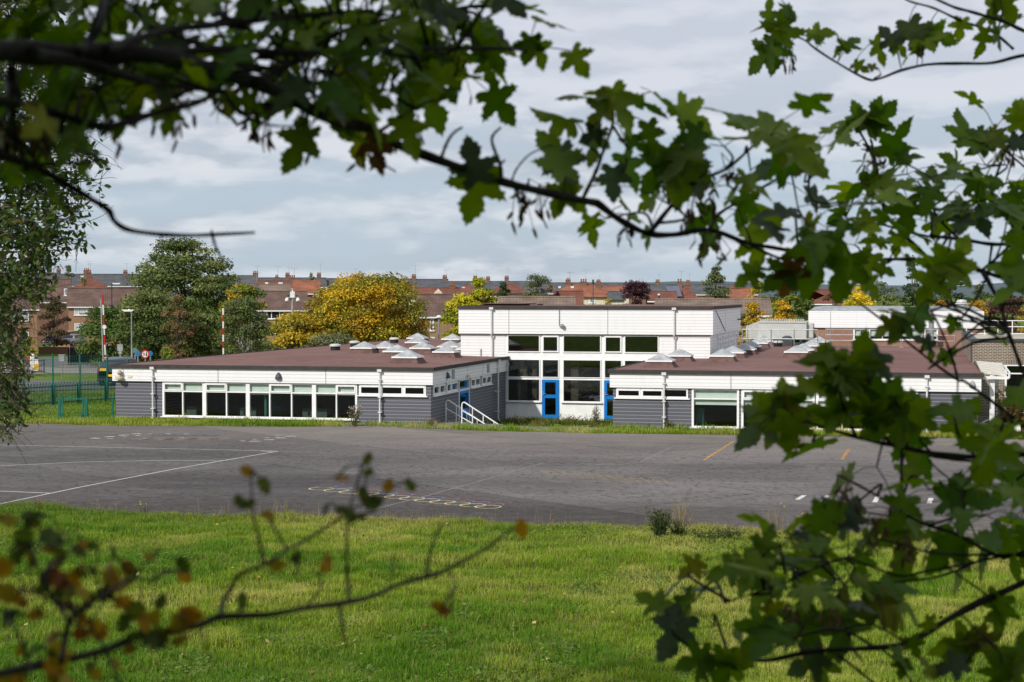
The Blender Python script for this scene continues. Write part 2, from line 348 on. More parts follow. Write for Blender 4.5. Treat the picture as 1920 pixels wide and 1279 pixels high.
a = MB()
for t0, t1, cx, cy, rx, ry_ in ((0, 6.3, 1000, 826, 78, 4.2), (3.0, 5.9, 1075, 825, 150, 5.5), (0, 3, 1110, 825, 70, 4)):
    pxl(a, [(cx+rx*math.cos(t), cy+ry_*math.sin(t)) for t in np.linspace(t0, t1, 26)], .06, .005)
pxl(a, [(1080, 831), (1185, 829.5)], .05, .005); marking('oval_marking', a, MF)
# ------------------------------------------------------------------ grass bank
def bankz(X, Y):
    d = yedge(X)-Y
    z = .03+.016*d+3.45*sstep((d-23)/20)
    return z+np.clip(d/3, 0, 1)*(.16*(vnoise(X, Y, 3.1, 5)-.5)+.09*(vnoise(X, Y, 1.1, 6)-.5)) - .06*np.clip(1-d/.5, 0, 1)
nx, ny = 220, 150; V = np.zeros((nx, ny, 3)); X = np.linspace(-45, 40, nx); S = np.linspace(0, 1, ny)**1.15
for i, x in enumerate(X):
    ye = float(yedge(x)); Y = ye*(1-S)-24*S; V[i, :, 0] = x; V[i, :, 1] = Y; V[i, :, 2] = bankz(np.full(ny, x), Y)
ii, jj = np.meshgrid(np.arange(nx-1), np.arange(ny-1), indexing='ij'); k0 = (ii*ny+jj).ravel()
tag(np_mesh('grass_bank', V.reshape(-1, 3), np.stack([k0, k0+1, k0+ny+1, k0+ny], 1), GR, smooth=True), kind='structure')
GL = leafmat('grass_blades', .3, .5, .2)
def blades(name, P, h, colr, wid=.006, lean=.45, parent=None):
    n = len(P); a = rng.random(n)*2*math.pi; d = np.stack([np.cos(a), np.sin(a), 0*a], 1); l = (rng.random(n)**1.2*lean)[:, None]; h = h[:, None]
    b = rng.random(n)*2*math.pi; s = np.stack([np.cos(b), np.sin(b), 0*b], 1)*(wid*(.6+.8*rng.random(n)))[:, None]
    z = np.array([0, 0, 1.])
    m1 = P+h*.55*z+d*h*l*.35; tp = P+h*(1-.35*l)*z+d*h*l*1.1
    V = np.stack([P-s-z*.02, P+s-z*.02, m1+s*.8, m1-s*.8, tp+s*.15, tp-s*.15], 1).reshape(-1, 3)
    k = np.arange(n)*6; Fq = np.concatenate([np.stack([k, k+1, k+2, k+3], 1), np.stack([k+3, k+2, k+4, k+5], 1)])
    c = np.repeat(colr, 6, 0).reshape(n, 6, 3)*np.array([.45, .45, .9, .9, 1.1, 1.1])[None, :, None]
    return np_mesh(name, V, Fq, GL, c.reshape(-1, 3), parent)
def gcol(X, Y, seed=0, warm=.5):
    n = len(X); a = vnoise(X, Y, 4.0, 30+seed); b = vnoise(X, Y, 1.3, 31+seed); c = vnoise(X, Y, .5, 32+seed); r = rng.random(n)
    f = np.clip(1.0*(a-.5)+.65*(b-.5)+.45*(c-.5)+warm+.35*(r-.5), 0, 1)[:, None]
    c0 = np.array([.095, .215, .012]); c1 = np.array([.24, .33, .03]); c2 = np.array([.46, .44, .12])
    k = np.where(f < .5, c0+(c1-c0)*f*2, c1+(c2-c1)*(f*2-1))
    dry = rng.random(n) < .05+.10*np.clip(b-.55, 0, 1)*4
    k[dry] = np.array([.36, .29, .12])*(.7+.5*rng.random((dry.sum(), 1)))
    return k*(.8+.4*rng.random((n, 1)))
n = 620000
Y = 17+rng.random(n)**.9*33; X = (rng.random(n)*2-1)*(Y*.315+1.5)
d = yedge(X)-Y; ok = (d > -.12); X, Y, d = X[ok], Y[ok], d[ok]
tuft = vnoise(X, Y, .42, 41); big = vnoise(X, Y, 1.6, 42)
keep = rng.random(len(X)) < .35+.75*tuft; X, Y, d, tuft, big = X[keep], Y[keep], d[keep], tuft[keep], big[keep]
h = (.05+.13*tuft*big*1.7+.06*rng.random(len(X)))*np.where(d < .6, 1.3, 1)
C = gcol(X, Y, 0, .31+.024*np.clip(X+4.5, -9, 12)); 
yel = np.clip(1-d/3.0, 0, 1)[:, None]*.35; C = C*(1-yel)+np.array([.22, .21, .05])*yel
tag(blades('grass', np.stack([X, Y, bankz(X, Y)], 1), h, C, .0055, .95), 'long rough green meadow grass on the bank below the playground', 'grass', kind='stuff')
# broad leaved weeds lying in the grass in patches
n = 90000; Y = 18+rng.random(n)*31; X = (rng.random(n)*2-1)*(Y*.315+1.5); d = yedge(X)-Y
k_ = (d > .1) & (.6*vnoise(X, Y, 2.4, 61)+.4*vnoise(X, Y, .7, 62) > .66); X, Y = X[k_], Y[k_]; n = len(X); WP = np.stack([X, Y, bankz(X, Y)+.03+.10*rng.random(n)], 1)
WN = rng.normal(0, .45, (n, 3))+[0, 0, 1]; WC = np.array([.115, .18, .03])*(.6+.8*rng.random((n, 1)))
# dry stalks along the edge
n = 900; X = (rng.random(n)*2-1)*16; Y = yedge(X)+rng.normal(0, .18, n)-.05; keep = vnoise(X, Y*0, 1.0, 50) > .38; X, Y = X[keep], Y[keep]
C = np.array([.34, .27, .14])*(.6+.6*rng.random((len(X), 1)))
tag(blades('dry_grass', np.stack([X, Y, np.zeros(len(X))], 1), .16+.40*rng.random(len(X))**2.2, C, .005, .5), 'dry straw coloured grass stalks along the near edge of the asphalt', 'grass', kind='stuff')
# verge in front of the school and lawn by the gate
U_ = np.concatenate([rng.uniform(-30, 32, 60000), rng.uniform(-45, -15.4, 55000)]); n = len(U_)
V_ = np.concatenate([vfar(U_[:60000])+rng.random(60000)*(.05-vfar(U_[:60000])), -3.5+rng.random(55000)**1.3*22])
inside = (U_ > -.05) & (U_ < 8.2); dens = np.where(inside & (V_ > -1.6), .18, np.where((U_ > -4) & (U_ < 3.5) & (V_ > -1.5), .25, 1.0))
ok = (rng.random(n) < dens*(.4+.9*vnoise(U_, V_, .8, 51))) & ~((U_ > -15.5) & (V_ > 0) & (U_ < 24)); U_, V_ = U_[ok], V_[ok]
P = ORG[None]+UA[None]*U_[:, None]+VA[None]*V_[:, None]; P[:, 2] = hY(P[:, 1])-.02
C = gcol(P[:, 0], P[:, 1], 5, .55); lawn = (U_ < -15.5) & (V_ > -1.6); C[lawn] = C[lawn]*np.array([.62, .80, .8])
h = np.where(lawn, .07+.08*rng.random(len(U_)), .08+.26*rng.random(len(U_))**2*vnoise(U_, V_, .7, 52)*1.5)
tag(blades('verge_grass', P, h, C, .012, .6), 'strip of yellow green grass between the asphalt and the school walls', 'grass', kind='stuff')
vg = MB(); ul = np.linspace(-70, 55, 200)
for i in range(199):
    q = [(ul[i], vfar(ul[i])-.15), (ul[i+1], vfar(ul[i+1])-.15), (ul[i+1], .3), (ul[i], .3)]
    vg.add([(*uvw(a, float(b), 0)[:2], -.012) for a, b in q], [(0, 1, 2, 3)])
tag(vg.build('verge', grassground('verge_turf', (.12, .145, .035), (.17, .175, .06), (.11, .095, .06))), kind='structure')
# ------------------------------------------------------------------ school
RZ = -T
def fmap(v0): return lambda a, b, z: (a, v0+b, z)              # wall facing the camera side
def smap(u0): return lambda a, b, z: (u0-b, a, z)              # wall facing right
def mbox(mb, mp, a0, a1, b0, b1, z0, z1):
    p, q = mp(a0, b0, z0), mp(a1, b1, z1); mb.box(p[0], q[0], p[1], q[1], p[2], q[2])
def wall(mb, mp, a0, a1, z0, z1, holes, th=.2):
    A = sorted({a0, a1, *[h[0] for h in holes], *[h[1] for h in holes]}); A = [a for a in A if a0 <= a <= a1]
    for i in range(len(A)-1):
        mid = (A[i]+A[i+1])/2; cut = sorted([(h[2], h[3]) for h in holes if h[0] <= mid <= h[1]]); z = z0
        for c, d in cut:
            if c > z+1e-4: mbox(mb, mp, A[i], A[i+1], 0, th, z, c)
            z = max(z, d)
        if z < z1-1e-4: mbox(mb, mp, A[i], A[i+1], 0, th, z, z1)
def window(par, mp, a0, a1, z0, z1, cols=(), tz=None, openers=(), blind=None, gl='glass', fw=.055, sill=True, only_top=(), name='window', tcols=None):
    """cols: inner mullion positions; tz: transom height; openers: indices of top lights with a casement frame."""
    f = MB(); g = MB(); e = [a0]+list(cols)+[a1]; sw_ = .095 if fw == .055 else fw
    mbox(f, mp, a0, a1, -.035, .09, z1-fw, z1); mbox(f, mp, a0, a1, -.035, .09, z0, z0+fw)
    mbox(f, mp, a0, a0+sw_, -.034, .09, z0+fw, z1-fw); mbox(f, mp, a1-sw_, a1, -.034, .09, z0+fw, z1-fw)
    for c in cols: mbox(f, mp, c-fw*.55, c+fw*.55, -.033, .088, z0+fw, z1-fw)
    if tz: 
        for i in range(len(e)-1): mbox(f, mp, e[i]+fw*.5, e[i+1]-fw*.5, -.032, .086, tz-fw*.55, tz+fw*.55)
    for i in openers:
        lo = (tz if tz else z0)+fw*.5; x0, x1 = e[i]+(fw*.5 if i else sw_-.02), e[i+1]-(fw*.5 if i < len(e)-2 else sw_-.02); t = .055
        mbox(f, mp, x0, x1, -.055, .02, z1-fw-t, z1-fw*.6); mbox(f, mp, x0, x1, -.055, .02, lo, lo+t)
        mbox(f, mp, x0, x0+t, -.054, .02, lo+t, z1-fw-t); mbox(f, mp, x1-t, x1, -.054, .02, lo+t, z1-fw-t)
    if sill: mbox(f, mp, a0-.08, a1+.08, -.10, .05, z0-.05, z0-.002)
    w = f.build(name, M['upvc'], par)
    mbox(g, mp, a0+.01, a1-.01, .03, .042, z0+.01, z1-.01); g.build('pane', M[gl], w)
    if blind is not None:
        b = MB()
        for i in range(len(e)-1):
            zb = blind[i] if hasattr(blind, '__len__') else blind
            if zb is None: continue
            mbox(b, mp, e[i]+fw*.7, e[i+1]-fw*.7, .11, .117, zb, z1-.02); mbox(b, mp, e[i]+fw*.7, e[i+1]-fw*.7, .105, .122, zb-.03, zb)
        if b.v: b.build('blind', M['blind'], w)
    return w
def downpipe(par, mp, a, z0, z1, r=.05):
    p = MB(); p.tube([mp(a, -.19, z1), mp(a, -.19, z0+.12), mp(a, -.30, z0+.02)], r*.8, 10)
    mbox(p, mp, a-.10, a+.10, -.29, -.12, z1-.02, z1+.10)
    for z in (z0+.5, (z0+z1)/2, z1-.4): mbox(p, mp, a-.085, a+.085, -.255, -.0, z, z+.04)
    return p.build('downpipe', M['pipe'], par)
def walllight(par, mp, a, z, s=.17, m='darkgrey'):
    b = MB(); n = 9
    vs = []
    for i in range(n):
        t = math.pi*i/(n-1)
        for k, (q, zz) in enumerate(((1, -s*.75), (.95, -s*.2), (.62, s*.55), (.18, s))): 
            vs.append(mp(a+s*q*math.cos(t), -.13-s*.9*q*math.sin(t), z+zz))
    fs = [(i*4+k, i*4+k+1, i*4+k+5, i*4+k+4) for i in range(n-1) for k in range(3)]
    b.add(vs, fs); b.add([vs[i*4] for i in range(n)], [tuple(range(n))]); b.add([vs[i*4+3] for i in range(n)], [tuple(range(n))])
    return b.build('wall_light', M[m], par)
def skylight(par, u, v, z, w=1.16):
    c = MB(); h = .27; o = w/2+.16; i_ = w/2-.02; zc = z-.03
    c.add([(u-o, v-o, zc), (u+o, v-o, zc), (u+o, v+o, zc), (u-o, v+o, zc), (u-i_, v-i_, zc+h), (u+i_, v-i_, zc+h), (u+i_, v+i_, zc+h), (u-i_, v+i_, zc+h)],
          [(4, 5, 6, 7), (0, 1, 5, 4), (1, 2, 6, 5), (2, 3, 7, 6), (3, 0, 4, 7)])
    s = c.build('skylight', M['curb'], par)
    f = MB(); k = w/2+.045; f.box(u-k, u+k, v-k, v+k, zc+h+.002, zc+h+.075); f.build('frame', M['upvc'], s)
    d = MB(); k = w/2; z0 = zc+h+.078; d.add([(u-k, v-k, z0), (u+k, v-k, z0), (u+k, v+k, z0), (u-k, v+k, z0), (u-.03, v-.03, z0+.30), (u+.03, v-.03, z0+.30), (u+.03, v+.03, z0+.30), (u-.03, v+.03, z0+.30)],
          [(0, 1, 5, 4), (1, 2, 6, 5), (2, 3, 7, 6), (3, 0, 4, 7), (4, 5, 6, 7)]); d.build('glazing', M['skylight'], s)
def vent(par, u, v, z):
    b = MB(); b.lathe((u, v, z), [(.27, -.04), (.27, .22)], 20); o = b.build('roof_vent', M['black'], par)
    c = MB(); c.lathe((u, v, z), [(.33, .222), (.34, .27), (.30, .34), (.18, .37)], 20); c.build('cap', M['clad'], o)
def flatroof(par, u0, u1, v0, v1, z, crown=0.0, nu=26, nv=36, cut=None):
    b = MB(); k = 0; vs = []
    for i in range(nu+1):
        for j in range(nv+1):
            u = u0+(u1-u0)*i/nu; v = v0+(v1-v0)*j/nv; d = min(u-u0, u1-u, v-v0)
            vs.append((u, v, z+crown*float(sstep(d/7))+.03*(float(vnoise(u, v, 2.3, 8))-.5)*min(1, d)))
    b.add(vs, [(i*(nv+1)+j, (i+1)*(nv+1)+j, (i+1)*(nv+1)+j+1, i*(nv+1)+j+1) for i in range(nu) for j in range(nv)])
    t = MB()                                              # rounded felt lip and dark edge strip
    o = b.build('roof', M['roof'], par, True)
    for e, (a0, a1, b0, b1) in enumerate(((u0, u1, v0-.015, v0+.06), (u0-.015, u0+.06, v0+.06, v1), (u1-.06, u1+.015, v0+.06, v1))): t.box(a0, a1, b0, b1, z-.13, z+.035)
    t.build('roof_edge', M['trim'], o); return o
FT, FB = 2.42, 1.785                                      # fascia top / bottom
def fascia(par, segs, z0=FB, z1=FT, out=.12, m='white'):
    b = MB()
    for (a0, a1, b0, b1) in segs: b.box(a0, a1, b0, b1, z0, z1)
    return b.build('fascia', M[m], par)
def seams(par, mp, xs, z0, z1, off):
    for a in xs: b = MB(); mbox(b, mp, a-.018, a+.018, -off-.004, -off+.02, z0+.003, z1-.003); b.build('cover_strip', M['greyp'], par)
# ---- left classroom block
L = empty('classroom_block', 'low brown roofed classroom block with grey boarding, left of the white handrails', 'school building', tuple(ORG*[1, 1, 0]), RZ)
mp = fmap(0.0); px = lambda x, v=0.0: float(fr(x, 740, v)[0])
U0, UE = -15.43, 0.0
units = [(305, 383.5, (343,), 0), (383.5, 465, (425,), 0), (465, 589, (506, 547), 1), (589, 670, (631,), 1)]
units_l = [(px(a), px(b), [px(c) for c in cs], [op]) for a, b, cs, op in units]
zt, zb_, ztr = 1.765, .16, 1.335
highs = [(673.5, 799, (714, 757))]
hz0, hz1 = 1.28, 1.77
holes = [(u[0], u[1], zb_, zt) for u in units_l]+[(px(673.5), px(799), hz0, hz1)]
w = MB(); wall(w, mp, U0, UE, -.1, FB, holes)
sp = lambda x, y=740: float(sd(x, y, 0.0)[1])
sw = [(811.5, 834, (823,)), (836, 857.5, (845,)), (881.5, 899.5, (890,)), (902.5, 920.5, (911,))]
sh = [(sp(a), sp(b), hz0, hz1) for a, b, c in sw]; door = (sp(859.5), sp(879.5), -.72, 1.77)
VH = 14.17
wall(w, smap(0.0), .2, VH, -.78, FB, sh+[door])
w.box(U0, U0+.2, .2, 46, -.8, FB)
w.build('wall', M['grey'], L)
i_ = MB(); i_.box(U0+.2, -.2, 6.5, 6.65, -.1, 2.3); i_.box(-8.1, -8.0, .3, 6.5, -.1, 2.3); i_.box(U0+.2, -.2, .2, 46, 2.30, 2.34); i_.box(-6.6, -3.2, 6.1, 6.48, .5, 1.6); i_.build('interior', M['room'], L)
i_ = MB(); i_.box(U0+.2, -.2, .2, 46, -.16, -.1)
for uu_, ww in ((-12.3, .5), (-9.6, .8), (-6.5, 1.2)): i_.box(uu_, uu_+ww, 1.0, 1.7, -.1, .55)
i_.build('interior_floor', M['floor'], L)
fascia(L, [(U0-.12, .12, -.12, .05), (U0-.12, U0+.05, .05, 46), (-.05, .12, .05, VH)])
seams(L, mp, [px(411), px(612.6)], FB, FT, .12); seams(L, smap(0), [sp(872), sp(901)], FB, FT, .12)
roofL = flatroof(L, U0-.2, .2, -.2, 46, 2.535, .19)
bl = [(1.40, 1.40), (1.38, 1.36), (1.25, 1.37, 1.26), (1.26, 1.26)]
for u, b_ in zip(units_l, bl): window(L, mp, u[0], u[1], zb_, zt, u[2], ztr, u[3], b_, sill=True)
window(L, mp, px(673.5), px(799), hz0, hz1, [px(714), px(757)], None, (0, 1, 2), fw=.07)
for (a, b, c) in sw: window(L, smap(0.0), sp(a), sp(b), hz0, hz1, [sp(c[0])], None, (0, 1), fw=.07)
d0, d1 = door[:2]; dm = smap(0.0)
d = MB(); mbox(d, dm, d0, d1, -.04, .08, 1.22, 1.31); mbox(d, dm, d0, d0+.07, -.04, .08, -.72, 1.77); mbox(d, dm, d1-.07, d1, -.04, .08, -.72, 1.77); mbox(d, dm, d0+.07, d1-.07, -.04, .08, 1.70, 1.77)
D = d.build('door', M['upvc'], L)
d = MB(); a0, a1 = d0+.08, d1-.08
mbox(d, dm, a0, a0+.14, -.02, .05, -.70, 1.21); mbox(d, dm, a1-.14, a1, -.02, .05, -.70, 1.21)
for z0, z1 in ((-.70, -.50), (.10, .34), (1.08, 1.21)): mbox(d, dm, a0+.14, a1-.14, -.02, .05, z0, z1)
mbox(d, dm, a0, a1, .0, .03, 1.32, 1.40)
d.build('door_leaf', M['blue'], D)
g = MB(); mbox(g, dm, a0+.13, a1-.13, .02, .03, -.49, .09); mbox(g, dm, a0+.13, a1-.13, .02, .03, .35, 1.07); mbox(g, dm, a0, a1, .03, .04, 1.41, 1.70); g.build('pane', M['glass'], D)
g = MB(); mbox(g, dm, a1-.30, a1-.10, -.09, -.05, .42, .45); mbox(g, dm, a1-.13, a1-.09, -.06, -.02, .25, .60); g.build('handle', M['galv'], D)
for x in (289.5, 714.5): downpipe(L, mp, px(x), 0, FT-.05)
downpipe(L, dm, sp(927.5), -.72, FT-.05)
walllight(L, mp, px(524.5), 2.10); walllight(L, dm, sp(833.5), 2.10); 
b = MB()
for x, y in ((845, 701), (911, 690)):
    q = sd(x, y, 0.0)
    b = MB(); mbox(b, dm, q[1]-.24, q[1]+.24, -.13, -.12, 1.90, 2.32)
    for k in range(5): mbox(b, dm, q[1]-.22, q[1]+.22, -.15, -.128, 1.92+k*.08, 1.955+k*.08)
    b.build('louvre_vent', M['greyp'], L)
q = sd(871, 702, 0); b = MB(); mbox(b, dm, q[1]-.16, q[1]+.16, -.24, -.12, 1.86, 1.97); b.build('sensor_box', M['clad'], L); b = MB(); mbox(b, dm, VH-.5, VH-.25, -.26, -.12, 2.06, 2.26); b.build('sensor_box', M['clad'], L)
# camera and floodlight at the left end of the fascia
q = fr(229, 694); b = MB(); b.lathe((q[0], -.26, 2.17), [(.02, .13), (.09, .09), (.12, 0), (.08, -.09), (.01, -.12)], 12); b.tube([(q[0]+.05, -.13, 2.40), (q[0]+.05, -.3, 2.38), (q[0]+.01, -.26, 2.28)], .018, 6)
b.tube([(q[0]+.08, -.2, 2.06), (q[0]+.02, -.22, 2.0), (q[0]-.24, -.24, 1.98)], .014, 6); b.build('security_camera', plain('beige_plastic', (.40, .37, .27), .5), L)
b = MB(); b.lathe((q[0]-.02, -.24, 1.91), [(.10, -.07), (.19, -.05), (.19, .04), (.13, .08)], 14); b.build('floodlight', plain('yellowed_plastic', (.52, .46, .30), .5), L)
b = MB(); b.box(q[0]+.36, q[0]+.56, -.15, -.12, 1.95, 2.06); b.build('junction_box', M['cream'], L)
zl = lambda u, v: 2.535+.19*float(sstep(min(u-(U0-.2), .2-u, v+.2)/7))
LS = [(733, 783, 671), (716, 761, 660), (655, 698, 653.5), (697, 735, 652.8), (766, 808, 654), (809, 852, 661), (852.5, 895, 655.6), (818, 859, 651), (758, 796, 643), (761, 795, 635), (826, 862, 637), (852, 889, 648)]
for xl, xr, y in LS:
    z = 2.92
    for _ in range(5):
        p, q = rf(xl, y, z), rf(xr, y, z); u = (p[0]+q[0])/2; v = (p[1]+q[1])/2+.6; z = zl(u, max(v, 1.2))+.26
    skylight(L, u, max(v, 1.5), zl(u, max(v, 1.5)), min(1.2, max(1.08, q[0]-p[0]-.06)))
for x, y in ((629, 657), (739.5, 643), (583, 660), (665, 650)):
    z = 2.7
    for _ in range(3): q = rf(x, y, z); z = zl(q[0], q[1])
    if x in (583,): continue
    vent(L, q[0], q[1], z)
b = MB(); q = rf(902, 667, 2.6); b.tube([(q[0], q[1], 2.5), (q[0], q[1], 2.95)], .05, 8); b.build('roof_pipe', M['greyp'], L)
# ---- hall
Hh_ = empty('school_hall', 'tall white boarded hall with two rows of large dark windows and blue doors', 'school building', tuple(ORG*[1, 1, 0]), RZ)
mp = fmap(VH); hx = lambda x: float(fr(x, 700, VH)[0]); hz = lambda y: float(fr(1050, y, VH)[2])
A0, A1, HT, HB = -2.46, 10.85, 5.10, 3.76
cols = [(951.5, 1012.5), (1016.5, 1048), (1055.5, 1127), (1133, 1166), (1170.5, 1235)]
zU = (hz(661), hz(628.5)); zM = (hz(708.5), hz(674)); zL = (hz(753.5), hz(711))
holes = []
for i, (a, b_) in enumerate(cols):
    holes += [(hx(a), hx(b_), *zU), (hx(a), hx(b_), *zM)]
    if i in (1, 3): holes.append((hx(a), hx(b_), -.72, hz(712)))
    else: holes.append((hx(a), hx(b_), *zL))
w = MB(); wall(w, mp, A0, hx(947), -.8, HB, []); wall(w, mp, hx(1239), A1, -.8, HB, [])
w.box(A1-.2, A1, VH+.2, 27.6, -.8, HB+.02); w.box(A0, A0+.2, VH+.2, 27.6, -.8, HB); w.box(A0, A1, 27.4, 27.6, -.8, HB)
w.build('wall', M['white'], Hh_)
w = MB(); wall(w, fmap(VH+.015), hx(947), hx(1239), -.8, HB, holes, .17); w.build('curtain_wall', M['upvc'], Hh_)
b = MB(); o = .16
b.box(A0-.08, A1+o, VH-o, VH+.05, HB, HT); b.box(A1-.05, A1+o, VH+.05, 27.7, HB, HT); b.box(A0-.08, A0+.1, VH+.05, 27.7, HB, HT); b.box(A0-.08, A1+o, 27.6, 27.75, HB, HT)
b.build('fascia', M['white'], Hh_)
b = MB(); b.box(A0-.02, A1+.06, VH-.05, VH+.0, HB-.035, HB-.001); b.build('soffit_strip', M['trim'], Hh_)
seams(Hh_, mp, [hx(955.5), hx(1140.5)], HB, HT, o); seams(Hh_, smap(A1), [float(sd(1355, 600, A1)[1])], HB, HT, o)
flatroof(Hh_, A0-.15, A1+.22, VH-.22, 27.8, HT+.10, .03, 14, 14)
b = MB(); q = rf(988, 569, 5.3); b.box(q[0]-1.6, q[0]+1.7, 20.2, 21.6, 5.15, 5.30); b.box(q[0]-1.5, q[0]+1.2, 19.6, 22, 5.30, 5.34); b.build('roof_hatch', M['curb'], Hh_)
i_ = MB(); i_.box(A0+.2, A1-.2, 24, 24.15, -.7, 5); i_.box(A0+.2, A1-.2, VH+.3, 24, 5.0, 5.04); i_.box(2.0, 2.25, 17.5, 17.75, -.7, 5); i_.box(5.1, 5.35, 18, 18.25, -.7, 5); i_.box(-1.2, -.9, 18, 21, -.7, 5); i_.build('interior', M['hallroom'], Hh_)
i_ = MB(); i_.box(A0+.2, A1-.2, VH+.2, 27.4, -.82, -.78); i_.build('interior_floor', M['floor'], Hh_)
i_ = MB()
for u_ in (1.4, 4.4, 6.1, 9): i_.box(u_, u_+1.3, 17.5, 18, 4.55, 4.62)
i_.build('ceiling_panel', M['whitep'], Hh_)
for u_, w_ in ((-.45, .35), (.55, .5), (1.35, .25), (3.45, .4), (5.0, .3)):          # drawn curtains standing just inside the glass
    i_ = MB()
    for k_ in range(int(w_/.05)): i_.tube([(u_+k_*.05, VH+.55+.02*(k_ % 2), -.68), (u_+k_*.05, VH+.55+.02*(k_ % 2), 2.4)], .03, 6, False)
    i_.build('curtain', M['curtain_cloth'], Hh_)
for i, (a, b_) in enumerate(cols):
    x0, x1 = hx(a), hx(b_)
    window(Hh_, mp, x0, x1, *zU, openers=((0,) if i in (1, 3) else ()), gl='hallglass', fw=.05, sill=False)
    window(Hh_, mp, x0, x1, *zM, gl='hallglass', fw=.04, sill=False)
    if i not in (1, 3): window(Hh_, mp, x0, x1, *zL, gl='hallglass', fw=.04, sill=True)
    else:
        zt_ = hz(712); d = MB(); fwid = .16
        mbox(d, mp, x0, x0+fwid, -.05, .06, -.70, zt_); mbox(d, mp, x1-fwid, x1, -.05, .06, -.70, zt_)
        for z0, z1 in ((-.70, -.50), (.38, .56), (zt_-.14, zt_)): mbox(d, mp, x0+fwid, x1-fwid, -.05, .06, z0, z1)
        D = d.build('door', M['blue'], Hh_)
        g = MB(); mbox(g, mp, x0+fwid-.01, x1-fwid+.01, .0, .012, -.51, .39); mbox(g, mp, x0+fwid-.01, x1-fwid+.01, .0, .012, .55, zt_-.13); g.build('pane', M['hallglass'], D)
        g = MB(); mbox(g, mp, x0+.06, x0+.24, -.12, -.09, .60, .63); mbox(g, mp, x0+.05, x0+.09, -.09, -.05, .50, .75); g.build('handle', M['galv'], D)
for x, z0 in ((923.5, 2.62), (1265, 2.6)):
    p = MB(); a = hx(x); p.tube([(a, VH-.24, HT-.02), (a, VH-.24, HB-.02), (a, VH-.09, HB-.25), (a, VH-.09, z0)], .05, 10); p.box(a-.11, a+.11, VH-.34, VH-.17, HT-.06, HT+.06); p.build('downpipe', M['pipe'], Hh_)
q = fr(1050, 578, VH); b = MB(); b.tube([(q[0], VH-.2, 5.08), (q[0], VH-.2, 4.25), (q[0]+.04, VH-.22, 4.14), (q[0]+.12, VH-.26, 4.12), (q[0]+.18, VH-.3, 4.2)], .022, 6); b.lathe((q[0]+.18, VH-.32, 4.2), [(.02, .1), (.10, .07), (.11, -.03), (.05, -.09)], 12); b.build('security_camera', M['greyp'], Hh_)
sv = lambda x: float(sd(x, 632, A1)[1])
vv = [sv(x) for x in np.linspace(1345, 1381, 8)]
window(Hh_, smap(A1+.01), vv[0], vv[-1], 2.75, 3.62, vv[1:-1], 3.25, (0, 2, 4, 6), fw=.07)
b = MB(); b.tube([(A1+.18, float(sd(1336, 580, A1)[1]), 5.0), (A1+.18, float(sd(1354, 620, A1)[1]), 3.85)], .016, 6); b.box(A1+.16, A1+.4, 26.1, 26.5, 4.35, 4.42); b.build('cable', M['darkgrey'], Hh_)
# ---- right classroom block
R = empty('classroom_block', 'low classroom block with brown roof and half drawn blinds right of the courtyard', 'school building', tuple(ORG*[1, 1, 0]), RZ)
mp = fmap(0.0); R0, R1 = 8.30, 23.75
ur = [(1297, 1386, (), (), [1.10]), (1390, 1528, (1434, 1478.5), (0, 1), [1.10, 1.12, 1.05]), (1530, 1626, (1579.5,), (0,), [1.1, 1.06]), (1630, 1721, (), (), [1.12])]
units_r = [(px(a), px(b), [px(c) for c in cs], op, bl_) for a, b, cs, op, bl_ in ur]
rb0, rtr = .10, 1.34
rh = (px(1155.5), px(1290), 1.34, 1.77)
w = MB(); wall(w, mp, R0, R1, -.1, FB, [(u[0], u[1], rb0, 1.765) for u in units_r]+[rh])
w.box(R0, R0+.2, .2, VH, -.8, FB); w.box(R1-.2, R1, .2, 36, -.8, FB); w.box(R0, R1, 35.8, 36, -.8, FB)
w.build('wall', M['grey'], R)
i_ = MB(); i_.box(R0+.2, R1-.2, 6.5, 6.65, -.1, 2.3); i_.box(R0+.2, R1-.2, .2, 35, 2.30, 2.34); i_.box(16.9, 17.0, .3, 6.5, -.1, 2.3); i_.box(11.9, 12.2, .6, 1.2, .1, .9); i_.build('interior', M['room'], R)
i_ = MB(); i_.box(R0+.2, R1-.2, .2, 35, -.16, -.1); i_.build('interior_floor', M['floor'], R)
fascia(R, [(R0-.12, R1+.12, -.12, .05), (R0-.12, R0+.05, .05, VH), (R1-.05, R1+.12, .05, 36)])
seams(R, mp, [px(1371), px(1575)], FB, FT, .12)
flatroof(R, R0-.2, R1+.2, -.2, 36, 2.535, .03)
for u in units_r: window(R, mp, u[0], u[1], rb0, 1.765, u[2], rtr, u[3], u[4])
window(R, mp, *rh, [px(1202), px(1244.5)], None, (0, 1), fw=.07)
for x in (1246.2, 1738): downpipe(R, mp, px(x), 0, FT-.05)
walllight(R, mp, px(1823), 2.12, .14, 'greyp')
zr_ = 2.80
for xl, xr, y in [(1209, 1261, 678.8), (1247.6, 1295, 669), (1281, 1323, 661.5)]:
    p, q = rf(xl, y, zr_), rf(xr, y, zr_); skylight(R, (p[0]+q[0])/2, max(2.2, (p[1]+q[1])/2+.6), 2.56, 1.14)
for x, y in [(1375, 669.5), (1394.2, 663), (1414.5, 657), (1424.7, 651.4), (1439, 645), (1448.4, 641), (1514, 662), (1525, 658), (1540, 650), (1552.6, 642.6)]:
    q = rf(x, y, zr_); skylight(R, q[0]-.6, q[1]+.6, 2.56, 1.14)
for x, y in ((1407, 634), (1482, 640)): q = rf(x, y, 2.6); vent(R, q[0], min(q[1], 34.5), 2.56)
